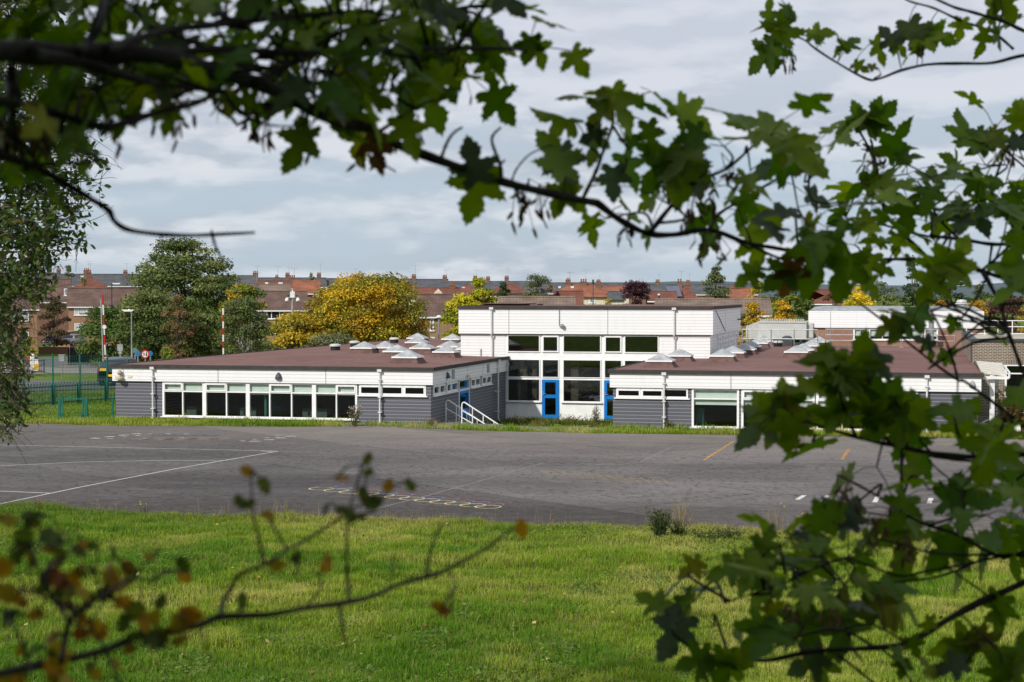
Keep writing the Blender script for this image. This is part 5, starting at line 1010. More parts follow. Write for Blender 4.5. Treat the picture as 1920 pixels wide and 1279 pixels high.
# white and yellow bollards on the crossing island
for i, (x, lb) in enumerate(((69, 'white and yellow island bollard, right of the two seen through the leaves'), (41, 'white and yellow island bollard, left of the two seen through the leaves'))):
    q = at(x, 690, 141); zt_ = at(x, 674, 141)[2]-float(hY(141)); o = empty('island_bollard', lb, 'bollard', (q[0], 141, float(hY(141))), 0, 'bollards by the crossing'); b = MB(); b.box(-.20, .20, -.14, .14, -.05, zt_*.45); b.add([(-.2, -.14, zt_*.45), (.2, -.14, zt_*.45), (.2, .14, zt_*.45), (-.2, .14, zt_*.45), (-.13, -.09, zt_), (.13, -.09, zt_), (.13, .09, zt_), (-.13, .09, zt_)], [(0, 1, 5, 4), (1, 2, 6, 5), (2, 3, 7, 6), (3, 0, 4, 7), (4, 5, 6, 7)]); b.build('body', M['whitep'], o)
    b = MB(); b.box(-.205, .205, -.165, -.145, .12, zt_*.62); b.build('yellow_panel', M['yellowp'], o)
q = at(61, 690, 144); o = MB(); o.box(-.18, .18, -.15, .15, -.05, 1.15); o.lathe((0, 0, 1.15), [(.2, 0), (.2, .1), (.1, .2)], 12); k = o.build('signal_cabinet', M['whitep']); k.location = (q[0], 144, float(hY(144))); tag(k, 'white rounded cabinet just behind the yellow fronted bollard', 'cabinet')
q = at(8, 690, 144); o = MB(); o.box(-.24, .24, -.15, .15, -.05, 1.1); o.box(-.26, .26, -.17, .17, 1.1, 1.16); k = o.build('signal_cabinet', M['whitep']); k.location = (q[0], 144, float(hY(144))); tag(k, 'pale square cabinet behind the black railing at the left edge', 'cabinet')
q = at(52, 678, 143); k = MB(); k.box(-.2, .2, -.02, .02, .95, 1.12); k.box(-.03, .03, 0, .05, -.1, .96); k = k.build('road_sign', M['redp']); k.location = (q[0], 143, float(hY(143))); tag(k, 'small red plate sign between the two bollards', 'sign')
q = at(116, 652, 176); k = MB(); k.box(-.28, .28, -.2, .2, 0, .62); k.box(-.31, .31, -.23, .23, .62, .68); k = k.build('grit_bin', M['greyp']); k.location = (q[0], 176, float(hY(176))); tag(k, 'grey roadside box on the grass below the garden wall', 'box')
# ------------------------------------------------------------------ cars
def car(label, loc_, rz, paint, plate=None, s=1.0):
    o = empty('parked_car', label, 'car', tuple(loc_), rz, 'parked cars'); L_, Wd = 4.2, 1.74
    # station: y, z_sill, z_belt, z_roof, half widths bottom/belt/roof
    st = [(-2.1, .42, .72, .74, .70, .74, .70), (-2.02, .25, .88, .90, .82, .84, .78), (-1.7, .2, .96, 1.12, .85, .86, .72), (-1.35, .2, .98, 1.36, .86, .87, .62), (-.8, .2, .98, 1.46, .87, .87, .60), (.2, .2, .96, 1.47, .87, .87, .60), (.75, .2, .94, 1.30, .87, .86, .62), (1.15, .2, .92, .96, .86, .85, .76), (1.7, .22, .82, .84, .84, .82, .74), (2.02, .28, .66, .68, .78, .74, .66), (2.1, .40, .55, .56, .66, .62, .56)]
    b = MB(); vs = []
    for y, zs, zb2, zr2, w0, w1, w2 in st: vs += [(-w0, y, zs), (-w1*1.01, y, (zs+zb2)/2), (-w1, y, zb2), (-w2, y, zr2), (w2, y, zr2), (w1, y, zb2), (w1*1.01, y, (zs+zb2)/2), (w0, y, zs)]
    n = len(st); b.add(vs, [(i*8+k, i*8+(k+1) % 8, (i+1)*8+(k+1) % 8, (i+1)*8+k) for i in range(n-1) for k in range(8)]+[tuple(range(8)), tuple(reversed(range((n-1)*8, n*8)))]); b.build('body', paint, o, True)
    g_ = MB()
    g_.add([(-.66, -1.76, 1.06), (.66, -1.76, 1.06), (.56, -1.40, 1.335), (-.56, -1.40, 1.335)], [(0, 1, 2, 3)]); g_.build('rear_window', M['darkwin'], o)
    g_ = MB(); g_.add([(-.70, 1.12, 1.0), (.70, 1.12, 1.0), (.58, .76, 1.30), (-.58, .76, 1.30)], [(3, 2, 1, 0)]); o2 = g_.build('windscreen', M['darkwin'], o); o2.location = (0, .03, .02)
    for sx in (-1, 1):
        g_ = MB(); g_.add([(sx*.885, -1.2, 1.0), (sx*.885, .8, .98), (sx*.665, .55, 1.34), (sx*.645, -.9, 1.40)], [(0, 1, 2, 3)]); g_.build('side_window', M['darkwin'], o)
        q = MB(); q.box(sx*.60, sx*.80, -2.06, -1.98, .68, .86); q.build('rear_light', M['redp'], o); q = MB(); q.box(sx*.48, sx*.72, 1.97, 2.07, .56, .66); q.build('headlight', M['lampw'], o)
        for y in (-1.3, 1.3):
            q = MB(); q.tube([(sx*.70, y, .31), (sx*.90, y, .31)], .31, 16); w_ = q.build('wheel', M['black'], o); q = MB(); q.tube([(sx*.905, y, .31), (sx*.915, y, .31)], .19, 12); q.build('hubcap', M['galv'], w_)
    q = MB(); q.box(-.27, .27, -2.125, -2.09, .50, .62); q.build('number_plate', M[plate or 'whitep'], o); q = MB(); q.box(-.80, .80, -2.16, -1.98, .30, .45); q.build('bumper', M['black'], o)
    return o
cp = lambda n, c: plain(n, c, .25, .6, .3, .03)
q = ongr(221, 722); c_ = car('dark blue car with yellow plates parked beyond the left end of the block', (q[0], q[1]+1, float(hY(q[1]))), -.05, cp('dark_blue_paint', (.022, .045, .060)), 'yellowp'); c_.scale = (1.12, 1.1, 1.22)
b = MB(); b.box(-.66, -.30, -2.13, -2.03, .80, .93); b.build('yellow_panel', M['yellowp'], c_)
q = at(99.5, 631, 214); car('silver blue car facing the road in front of the flats', (q[0], 214, -.72), math.pi, cp('silver_blue_paint', (.30, .36, .46)))
q = at(136, 631, 216); car('pale grey car nose on beside the brick porch', (q[0], 216, -.72), math.pi-.3, cp('grey_pink_paint', (.42, .38, .38)))
# satellite dish on the tan flats
q = at(525, 604, 189.6); d_ = MB(); d_.lathe((0, 0, 0), [(.02, -.06), (.28, 0), (.36, .10)], 16); d_.tube([(0, 0, 0), (.1, 0, .35)], .02, 5); k = d_.build('dish', M['dish'], h3); k.location = ((q[0]-h3.location.x)*1.02, -.35, q[2]-h3.location.z); k.rotation_euler = (1.3, 0, .3)
# ------------------------------------------------------------------ weeds and shrubs by the buildings
def weed(label, p, h, wd, pal, n=500, leaf=.07, stems=14, name='weed', head=None, cat='weed'):
    o = empty(name, label, cat, tuple(p)); b = MB(); P = []; N = []; C = []; HP = []
    for s in range(stems):
        a = rng.random()*6.28; r = wd*.5*rng.random()**.6; hh = h*(.55+.45*rng.random()); tip = np.array([r*math.cos(a), r*math.sin(a), hh]); base = tip*[.25, .25, 0]
        b.tube([base-[0, 0, .03], (base*.5+tip*.5)*[.9, .9, 1], tip], [.012, .008, .004], 4)
        k = max(3, n//stems); t = rng.random(k)**.8; q = base+(tip-base)*t[:, None]+rng.normal(0, leaf*.7, (k, 3)); q[:, 2] = np.maximum(q[:, 2], .01); P.append(q); N.append(rng.normal(size=(k, 3))+[0, 0, .6]); C.append(np.array(pal)[rng.integers(0, len(pal), k)]*(.7+.5*rng.random((k, 1)))); HP.append(tip)
    b.build('stem', plain('weed_stem', (.16, .15, .06), .9), o) if 'weed_stem' not in bpy.data.materials else b.build('stem', bpy.data.materials['weed_stem'], o)
    leafcloud('foliage', np.concatenate(P), np.concatenate(N), leaf, np.concatenate(C), o, asp=.4)
    if head:
        c_, sz, k = head; HP = np.array(HP); q = np.repeat(HP, k, 0)+rng.normal(0, sz, (len(HP)*k, 3)); leafcloud('seed_sprays', q, rng.normal(size=(len(q), 3))+[0, -.5, .5], sz*1.1, np.tile(np.array(c_), (len(q), 1))*(.8+.3*rng.random((len(q), 1))), o, asp=.9)
WG = [(.05, .08, .02), (.08, .11, .03), (.13, .13, .05)]
weed('seeding thistle clump against the last large window of the left block', onz(664, 800), .95, .75, WG, 500, .08, 16, head=((.42, .33, .28), .05, 10))
weed('pinkish seeding weed at the right corner of the left block', onz(806, 800), .42, .6, WG+[(.25, .14, .12)], 260, .06, 10, head=((.36, .20, .16), .03, 6))
b_ = onz(1237, 1022); weed('round dark green leafy bush at the near edge of the asphalt', (b_[0], b_[1], float(bankz(np.array([b_[0]]), np.array([b_[1]]))[0])), .78, .62, [(.022, .05, .016), (.04, .075, .022), (.05, .09, .03)], 2600, .045, 60, 'bush', cat='bush')
for x, y, h, w_, lb in ((1270, 1015, .45, .7, 'low dark green weed right of the round bush'), (1330, 1022, .3, 1.3, 'spreading dark weed patch along the asphalt edge'), (1370, 1020, .28, .9, 'small dark weed near the hanging right branch')):
    b_ = onz(x, y); weed(lb, (b_[0], b_[1], float(bankz(np.array([b_[0]]), np.array([b_[1]]))[0])), h, w_, [(.035, .07, .02), (.06, .10, .03)], 700, .05, 24)
def stalks(label, p, h, wd, n, c, name='dry_stalks', cat='weed', head=None):
    P = np.array(p)+np.stack([rng.normal(0, wd/2, n), rng.normal(0, .1, n), np.zeros(n)], 1); ob = blades(name, P, h*(.45+.55*rng.random(n)), np.array(c)*(.7+.5*rng.random((n, 1))), .006, .3); tag(ob, label, cat)
    if head: q = P[:head[1]]+np.stack([rng.normal(0, .1, head[1]), rng.normal(0, .05, head[1]), h*(.75+.25*rng.random(head[1]))], 1); leafcloud('blossom', np.repeat(q, 5, 0)+rng.normal(0, .012, (head[1]*5, 3)), rng.normal(size=(head[1]*5, 3)), .035, np.tile(np.array(head[0]), (head[1]*5, 1)), ob)
stalks('tall bunch of dry straw coloured stalks at the asphalt edge', onz(1277, 993), .95, .28, 60, (.33, .26, .15))
stalks('dry seed stalks right of the round bush near the hanging leaves', onz(1452, 998), .8, .22, 26, (.33, .27, .15), head=((.62, .46, .03), 3))
stalks('pale stalks with two yellow flowers at the asphalt edge', onz(1493, 1001), .55, .3, 22, (.30, .25, .14), head=((.70, .52, .02), 3))
stalks('small yellow flowered weed on the left asphalt edge', onz(266, 963), .32, .4, 24, (.12, .15, .04), head=((.72, .58, .03), 4))
stalks('reddish dock seed heads on the left asphalt edge', onz(80, 957), .42, .5, 60, (.24, .11, .06))
stalks('thin dry grass stalks left of the hoop game', onz(515, 968), .55, .5, 26, (.33, .27, .15))
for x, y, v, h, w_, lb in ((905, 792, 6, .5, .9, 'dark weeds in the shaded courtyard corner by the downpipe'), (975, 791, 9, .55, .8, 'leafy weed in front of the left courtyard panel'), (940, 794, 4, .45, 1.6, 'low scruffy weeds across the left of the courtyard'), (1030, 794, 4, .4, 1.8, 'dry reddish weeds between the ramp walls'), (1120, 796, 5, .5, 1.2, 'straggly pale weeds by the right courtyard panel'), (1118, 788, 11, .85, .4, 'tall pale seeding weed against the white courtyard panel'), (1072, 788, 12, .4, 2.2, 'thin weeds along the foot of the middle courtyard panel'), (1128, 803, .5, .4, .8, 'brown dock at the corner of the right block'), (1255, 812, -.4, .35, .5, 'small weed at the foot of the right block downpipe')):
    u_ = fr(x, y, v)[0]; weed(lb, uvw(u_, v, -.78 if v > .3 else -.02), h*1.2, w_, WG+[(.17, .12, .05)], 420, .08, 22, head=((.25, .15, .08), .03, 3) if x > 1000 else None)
Pm = rng.uniform([.2, .9], [8.2, 13.9], (26000, 2)); Pm = Pm[vnoise(Pm[:, 0], Pm[:, 1], 1.1, 77) > .36]; P = ORG[None]+UA[None]*Pm[:, :1]+VA[None]*Pm[:, 1:]; P[:, 2] = -.80
P = P[~((Pm[:, 0] < 2.6) & (Pm[:, 1] < 2.7))]
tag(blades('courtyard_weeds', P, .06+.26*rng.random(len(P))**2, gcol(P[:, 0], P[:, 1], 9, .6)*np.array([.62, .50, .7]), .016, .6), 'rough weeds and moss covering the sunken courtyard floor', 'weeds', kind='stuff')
b_ = uvw(*fr(1905, 815, 3)[:2], 0); weed('tall golden brown shrub in front of the brown brick wall', (b_[0], b_[1], -.2), 2.15, 2.5, [(.30, .20, .06), (.40, .27, .08), (.24, .16, .06)], 3800, .12, 90, 'golden_shrub', cat='shrub')
b_ = uvw(*fr(1870, 800, 1.5)[:2], 0); k = MB(); k.box(-.9, .9, -.3, .3, 0, .35); k.box(-.8, -.2, -.31, -.3, .06, .3); k.tube([(-.9, -.32, .35), (-.4, -.32, .6), (.2, -.3, .38)], .03, 6); k = k.build('bench', M['whitep']); k.location = b_; tag(k, 'low white slab seat glimpsed through leaves in front of the golden shrub', 'bench')
# ------------------------------------------------------------------ foreground trees
half = [(0, .02), (.07, -.03), (.17, -.10), (.27, -.12), (.36, -.07), (.33, .0), (.40, .02), (.35, .07), (.27, .11), (.24, .16), (.38, .17), (.46, .26), (.55, .25), (.55, .33), (.63, .41), (.52, .40), (.49, .45), (.42, .41), (.34, .45), (.22, .43), (.155, .46), (.235, .55), (.24, .63), (.29, .66), (.21, .71), (.21, .78), (.12, .82), (.10, .91), (.04, .93), (0, 1.0)]
mid = [(0, .8), (0, .6), (0, .45), (0, .3), (0, .15)]
poly_h = [Vector((x, y, 0)) for x, y in half]+[Vector((x, y, 0)) for x, y in mid]
tri_h = tessellate_polygon([poly_h])
TV = [(x*.90, y) for x, y in half+mid]; nh = len(TV); TF = [tuple(t) for t in tri_h]
mirror = {}; TV2 = list(TV)
for i, (x, y) in enumerate(TV):
    if x == 0: mirror[i] = i
    else: mirror[i] = len(TV2); TV2.append((-x, y))
def orient(t, V):
    a, b, c = (V[i] for i in t); return t if (b[0]-a[0])*(c[1]-a[1])-(b[1]-a[1])*(c[0]-a[0]) > 0 else t[::-1]
TF2 = [orient(t, TV2) for t in TF]+[orient(tuple(mirror[i] for i in t), TV2) for t in TF]
SYC = (np.array(TV2), np.array(TF2))
ov = [(0, 0), (.13, .10), (.22, .28), (.25, .48), (.20, .70), (.10, .88), (0, 1)]; OV2 = ov+[(-x, y) for x, y in ov[1:-1]]
OVF = [(0, 1, 7), (1, 2, 8), (1, 8, 7), (2, 3, 9), (2, 9, 8), (3, 4, 10), (3, 10, 9), (4, 5, 11), (4, 11, 10), (5, 6, 11)]; OVAL = (np.array(OV2), np.array(OVF))
hw = [(0, 0), (.10, .12), (.30, .20), (.40, .36), (.24, .42), (.38, .58), (.34, .72), (.18, .70), (.20, .88), (0, 1.0)]; HW2 = hw+[(-x, y) for x, y in hw[1:-1]]
def fan(n):  # strips between right side i and left side
    R_ = list(range(n)); L_ = [0]+list(range(n, 2*n-2))+[n-1]; f = []
    for i in range(n-1):
        for t in ((R_[i], R_[i+1], L_[i+1]), (R_[i], L_[i+1], L_[i])):
            if len(set(t)) == 3: f.append(t)
    return f
HAW = (np.array(HW2), np.array(fan(len(hw))))
class Leaves:
    def __init__(s): s.B = []; s.T = []; s.N = []; s.L = []; s.C = []; s.K = []
    def add(s, b, t, n, l, c, k=None): s.B.append(b); s.T.append(t); s.N.append(n); s.L.append(l); s.C.append(c); s.K.append(rng.normal(.18, .16) if k is None else k)
    def build(s, name, tpl, m, parent):
        B, Tt, N, L_, C, K = (np.array(q, float) for q in (s.B, s.T, s.N, s.L, s.C, s.K)); B = B-np.array(parent.location)
        Tt = unit(Tt); N = unit(N-Tt*(N*Tt).sum(1, keepdims=True)); S_ = np.cross(Tt, N); V, Fa = tpl; n, k = len(B), len(V)
        x, y = V[:, 0][None, :], V[:, 1][None, :]; rb = rng.normal(0, .16, (n, 1)); fo = rng.normal(.22, .18, (n, 1)); tw = rng.normal(0, .25, (n, 1)); rip = .03*np.sin(9*np.abs(x)+7*y+rng.random((n, 1))*6)
        z = -K[:, None]*y**2*1.2+fo*np.abs(x)-.55*np.abs(fo)*np.abs(x)**1.6*2+rb*x*y+tw*x*(y-.3)+rip
        P = B[:, None, :]+L_[:, None, None]*(x[..., None]*S_[:, None, :]+y[..., None]*Tt[:, None, :]+z[..., None]*N[:, None, :])
        vein = np.where(np.abs(V[:, 0]) < .01, 1.12, 1.0)[None, :, None]; edge = 1+.10*rng.normal(size=(n, k, 1))
        tipf = ((np.hypot(V[:, 0], V[:, 1]-.3) > .5)[None, :]*(rng.random((n, 1)) < .22)*rng.random((n, k)))[..., None]; c = C[:, None, :]*vein*edge; c = (c*(1-tipf)+np.array([.16, .09, .03])*tipf).reshape(-1, 3); Fq = (Fa[None]+(np.arange(n)*k)[:, None, None]).reshape(-1, 3)
        return np_mesh(name, P.reshape(-1, 3), Fq, m, np.clip(c, 0, 1), parent, smooth=True)
FLM = leafmat('sycamore_leaves', .42, .5, .25); ALM = leafmat('alder_leaves', .3, .5, .2); HLM = leafmat('hawthorn_leaves', .35, .5, .25)
SB = bark('sycamore_bark', (.030, .026, .022), (.03, .034, .014)); HB_ = bark('hawthorn_bark', (.075, .065, .055)); SEED = plain('seed_wings', (.14, .075, .030), .7, var=.35, sc=40)
def smooth(P, k=4, jit=0.0):
    P = [np.array(p, float) for p in P]; out = []
    for i in range(len(P)-1):
        p0, p1, p2, p3 = P[max(i-1, 0)], P[i], P[i+1], P[min(i+2, len(P)-1)]
        for j in range(k):
            t = j/k; q = .5*((2*p1)+(-p0+p2)*t+(2*p0-5*p1+4*p2-p3)*t*t+(-p0+3*p1-3*p2+p3)*t**3); out.append(q)
    out.append(P[-1]); out = np.array(out)
    if jit: out[1:-1] += rng.normal(0, jit, (len(out)-2, out.shape[1]))
    return out
class Tree:
    def __init__(s, o): s.o = o; s.loc = np.array(o.location); s.br = MB(); s.tw = MB(); s.anch = []; s.lv = Leaves(); s.seed = MB()
    def branch(s, pts, d0, d1, r0, r1, pre=(), n=10, knob=True):
        """pts in photo pixels between depths d0..d1; pre: world points leading in from the trunk."""
        q = smooth([(x, y) for x, y in pts], 5); m_ = len(q); W_ = [np.array(p, float) for p in pre]; R_ = [r0*d0/F*1.25]*len(W_)
        dd = np.linspace(d0, d1, m_)+.04*np.sin(np.linspace(0, 9, m_))
        for (x, y), d, t in zip(q, dd, np.linspace(0, 1, m_)): W_.append(at(x, y, d)); R_.append((r0+(r1-r0)*t)*d/F*(1+.12*math.sin(t*40+r0)))
        for p in W_[len(pre):]: s.anch.append(p)
        s.br.tube([p-s.loc for p in W_], R_, n)
        return W_[len(pre):]
    def twig(s, a, b, r=.0035, sag=.04):
        a, b = np.array(a), np.array(b); m_ = (a+b)/2+rng.normal(0, .03, 3)-np.array([0, 0, sag*np.linalg.norm(b-a)*-1]); P = smooth([a, m_, b], 4)
        s.tw.tube([p-s.loc for p in P], list(np.linspace(r*1.4, r*.7, len(P))), 5); return P
    def leafat(s, base, tip, n, L_, c, k=None):
        s.lv.add(base, tip, n, L_, c, k)
    def petiole(s, a, b): s.tw.tube([np.array(a)-s.loc, (np.array(a)+np.array(b))/2-s.loc+np.array([0, 0, .008]), np.array(b)-s.loc], [.0016, .0013, .0013], 4)
    def colr(s, y=0.0):
        f = rng.random(); g_ = np.array([.062, .138, .010]); h = np.array([.185, .255, .014]); yl = np.array([.22, .19, .015]); c = g_+(h-g_)*f
        if rng.random() < .10+y: c = c+(yl-c)*rng.random()*.8
        if rng.random() < .10: c = np.array([.06, .085, .045])*(.8+.5*rng.random())
        return c
    def ximg(s, x, y, lpx, ang, d, face=.75, c=None, k=None):
        """one leaf placed deliberately: image centre, length in pixels, tip direction in the image (0 right, 90 down)."""
        a = math.radians(ang); t = np.array([math.cos(a), rng.normal(0, .25), -math.sin(a)]); L_ = lpx*d/F; p = at(x, y, d); t = unit(t); L_ *= (.88 if s.o.location.x < 0 else .76); base = p-t*L_*.45
        n = unit(np.array([rng.normal(0, .3), -face*.85, 1.15-face])+rng.normal(0, .2, 3)); s.leafat(base, t, n, L_, s.colr() if c is None else np.array(c), k)
        A = np.array(s.anch); i = np.argmin((((A-base)*[1, .4, 1])**2).sum(1)); q = A[i]; 
        if np.linalg.norm(q-base) < .75: s.petiole(base, q) if np.linalg.norm(q-base) < .16 else s.petiole(s.twig(q, base-t*.05+[0, 0, .01])[-1], base)
    def mass(s, poly, d0, d1, nt, per, lpx=100, up=.5, far=.9, yel=0.0, spread=.085, fill=.42):
        poly = np.array(poly, float); lo, hi = poly.min(0), poly.max(0)
        def inside(p):
            c = False; j = len(poly)-1
            for i in range(len(poly)):
                if (poly[i][1] > p[1]) != (poly[j][1] > p[1]) and p[0] < (poly[j][0]-poly[i][0])*(p[1]-poly[i][1])/(poly[j][1]-poly[i][1])+poly[i][0]: c = not c
                j = i
            return c
        pts = []
        nt = max(2, int(nt*(fill if s.o.location.x < 0 else fill*1.15))); per -= .4; lpx *= .80
        while len(pts) < nt:
            best, bd = None, -1
            for _ in range(12):
                p = lo+(hi-lo)*rng.random(2)
                if not inside(p): continue
                dd = min([((p-q)**2).sum() for q in pts], default=1e9)
                if dd > bd: best, bd = p, dd
            if best is not None: pts.append(best)
        A = np.array(s.anch)
        for p in pts:
            d = d0+(d1-d0)*rng.random(); w = at(p[0], p[1], d); dist = np.linalg.norm((A-w)*[1, .4, 1], axis=1); i = np.argmin(dist+rng.random(len(A))*.06)
            P = s.twig(A[i], w, .0028)
            out = unit(w-A[i]+np.array([0, 0, .02])); k_ = max(2, int(round(per+rng.normal(0, .8)))); a0 = rng.random()*6.28
            for j in range(k_):
                a = a0+j*2*math.pi/k_+rng.normal(0, .35); src = P[-1] if j < 4 else P[rng.integers(len(P)//2, len(P))]
                dirv = unit(out*.55+np.array([math.cos(a), .5*math.sin(a), .55*math.sin(a+.7)-.15])); pl = spread*(.4+.8*rng.random()); base = src+dirv*pl
                L_ = lpx*d/F*(.55+.65*rng.random()); tip = unit(dirv+np.array([0, 0, -.35])+rng.normal(0, .25, 3))
                n = unit(np.array([0, -.22, .55+up])+rng.normal(0, .45, 3)); s.leafat(base, tip, n, L_, s.colr(yel)); s.petiole(src, base)
    def seeds(s, x, y, d, n=10, r=.014):
        c = at(x, y, d); mb = MB(); top = c+np.array([0, 0, .03])
        for _ in range(n):
            p = c+rng.normal(0, r, 3)*[1, 1, 1.3]; a = rng.normal(0, .55); t = unit(np.array([math.sin(a), rng.normal(0, .4), -math.cos(a)])); u_ = unit(np.cross(t, rng.normal(size=3))); L_ = .026*rng.uniform(.7, 1.1); w_ = .005
            n_ = np.cross(t, u_)*.0012; q = [p-u_*.003, p+u_*.003, p+t*L_*.55+u_*w_, p+t*L_+u_*w_*.5, p+t*L_*.6-u_*.002]
            mb.add([v-s.loc+n_ for v in q]+[v-s.loc-n_ for v in q], [(0, 1, 2, 3, 4), (9, 8, 7, 6, 5), (0, 5, 6, 1), (1, 6, 7, 2), (2, 7, 8, 3), (3, 8, 9, 4), (4, 9, 5, 0)])
            mb.tube([top-s.loc, p-s.loc], .0009, 3)
        A = np.array(s.anch); i = np.argmin((((A-c)*[1, .4, 1])**2).sum(1)); mb.tube([A[i]-s.loc, (A[i]+top)/2-s.loc+rng.normal(0, .01, 3), top-s.loc], .0014, 4)
        if np.linalg.norm(A[i]-c) < .5: mb.build('seed_cluster', SEED, s.o)
    def done(s, tpl, m, barkm, seedp=True):
        s.br.add(s.tw.v, s.tw.f); s.br.build('branch', barkm, s.o, True); s.lv.build('leaves', tpl, m, s.o)
# ---------------- left sycamore, trunk just out of frame to the left
tl = np.array([-3.0, 1.9]); gz = float(bankz(np.array([tl[0]]), np.array([tl[1]]))[0])
o = empty('sycamore_tree', 'sycamore tree whose dark bough arches across the top of the view from the left', 'tree', (tl[0], tl[1], gz))
S1 = Tree(o); TRm = MB(); TRm.tube([(0, 0, -.4), (.02, 0, .5), (.05, .02, 2), (.0, .05, 4), (-.1, -.1, 6.5), (-.3, -.6, 9)], [.30, .22, .18, .15, .10, .05], 14)
for a_ in range(9):
    an = a_*2.2; z0 = 2.6+.55*a_; TRm.tube([(0, 0, z0), (.9*math.cos(an), .9*math.sin(an)-.5, z0+.9), (2.4*math.cos(an), 2.2*math.sin(an)-1.2, z0+1.7)], [.07, .045, .015], 7)
TRm.build('trunk', SB, o, True)
t0 = lambda z: (tl[0], tl[1]+.02, z)
MAIN = [(-60, 82), (0, 95), (125, 102), (250, 100), (330, 112), (400, 134), (480, 156), (560, 192), (625, 226), (690, 240), (722, 262), (830, 303), (950, 343), (1060, 369), (1120, 381), (1165, 414), (1215, 438), (1265, 440), (1330, 431), (1400, 455), (1480, 470), (1560, 490)]
S1.branch(MAIN[:8], 2.15, 2.9, 24, 12, (t0(6.3), (-1.6, 1.95, 6.27))); S1.branch(MAIN[7:15], 2.9, 3.6, 12, 7); S1.branch(MAIN[14:], 3.6, 4.3, 7, 3)
S1.branch([(60, 100), (150, 118), (250, 146), (320, 160), (420, 172)], 2.2, 2.7, 13, 4); S1.branch([(150, 100), (190, 40), (200, -40)], 2.25, 2.6, 9, 6); S1.branch([(200, 95), (300, 60), (420, 45), (560, 30), (700, 20)], 2.3, 3.2, 9, 4)
S1.branch([(300, 100), (420, 92), (560, 100), (700, 95), (830, 90), (960, 92), (990, 98)], 2.5, 3.5, 8, 2.5); S1.branch([(480, 156), (560, 110), (640, 60), (760, 30), (900, 10)], 2.8, 3.5, 7, 3)
S1.branch([(-60, 182), (0, 190), (60, 200), (130, 221), (190, 237), (240, 229), (310, 207), (370, 193), (395, 178), (418, 158)], 2.3, 2.7, 10, 4, (t0(6.0), (-1.6, 2.05, 6.12)))
S1.branch([(-70, 262), (0, 291), (60, 309), (120, 343), (170, 373), (203, 394), (214, 414), (238, 430), (285, 438), (345, 441.5), (400, 440), (478, 436)], 2.5, 3.0, 8.5, 2.8, (t0(5.9), (-1.5, 2.2, 6.1)))
S1.branch([(398, 440), (404, 462), (418, 490)], 2.95, 3.0, 3.2, 2); S1.branch([(397, 441), (397, 432)], 2.95, 2.95, 3, 2); S1.branch([(303, 441), (303, 447)], 2.9, 2.9, 3, 2); S1.branch([(28, 280), (24, 200), (20, 130)], 2.5, 2.4, 6, 7)
S1.branch([(420, 172), (432, 190), (450, 213), (490, 212), (520, 200), (545, 196)], 2.7, 2.9, 4, 1.6); S1.branch([(450, 213), (480, 228), (520, 236), (560, 235), (600, 222)], 2.75, 2.95, 2.5, 1.4)
S1.branch([(712, 246), (762, 214), (800, 192), (835, 186)], 3.05, 3.2, 4, 1.8); S1.branch([(826, 300), (838, 268), (850, 250), (866, 239)], 3.15, 3.25, 3.6, 2.2); S1.branch([(940, 338), (938, 310), (922, 262), (938, 240)], 3.3, 3.4, 4.2, 2.2); S1.branch([(938, 310), (946, 300)], 3.3, 3.3, 2.5, 2); S1.branch([(958, 345), (968, 318), (990, 292), (1012, 280)], 3.3, 3.5, 2.2, 1.4)
S1.branch([(1092, 374), (1118, 320), (1128, 292), (1148, 236), (1150, 205)], 3.6, 3.7, 4, 2.4); S1.branch([(1126, 292), (1112, 280), (1100, 272)], 3.6, 3.6, 2.4, 1.6); S1.branch([(1150, 238), (1170, 268), (1180, 280)], 3.65, 3.6, 3, 2)
S1.branch([(1218, 437), (1260, 385), (1290, 362), (1300, 340), (1360, 318), (1420, 268), (1470, 240)], 3.8, 4.1, 5, 2); S1.branch([(1300, 345), (1280, 290), (1290, 250)], 3.85, 3.9, 3.4, 2); S1.branch([(1175, 300), (1172, 318), (1160, 330)], 3.7, 3.7, 2.4, 1.6); S1.branch([(1330, 431), (1350, 400), (1400, 370), (1470, 330), (1540, 320)], 4.0, 4.3, 3.5, 2)
S1.branch([(1400, 455), (1450, 480), (1520, 500), (1600, 498)], 4.1, 4.4, 3.2, 1.8); S1.branch([(600, 215), (640, 180), (700, 140), (780, 110)], 2.95, 3.2, 5, 2)
for pl, dd, nt, per, lp in (([(-30, -60), (930, -60), (930, 20), (860, 60), (700, 70), (430, 62), (330, 10), (300, 60), (210, 40), (180, 10), (-30, 60)], (2.7, 3.5), 36, 4.0, 115),
        ([(-30, 40), (120, 60), (260, 90), (260, 150), (180, 190), (120, 215), (-30, 225)], (2.3, 2.9), 9, 3.6, 110), ([(-30, 220), (90, 225), (120, 270), (60, 300), (-30, 290)], (2.4, 2.9), 6, 3.6, 105),
        ([(270, 60), (430, 70), (560, 80), (640, 100), (600, 170), (480, 150), (330, 110), (280, 120)], (2.7, 3.3), 9, 3.4, 100), ([(250, 160), (420, 185), (400, 150), (330, 130)], (2.6, 2.9), 4, 3.2, 95),
        ([(190, 130), (260, 130), (245, 215), (190, 200)], (2.5, 2.9), 3, 3.5, 105),
        ([(560, 60), (900, 50), (880, 110), (800, 165), (740, 190), (640, 200), (580, 185)], (2.9, 3.6), 16, 3.6, 112), ([(420, 150), (540, 190), (560, 205), (440, 200)], (2.7, 3.0), 2, 2.4, 80)):
    S1.mass(pl, dd[0], dd[1], nt, per, lp, up=.35, spread=.08, fill=1.35)
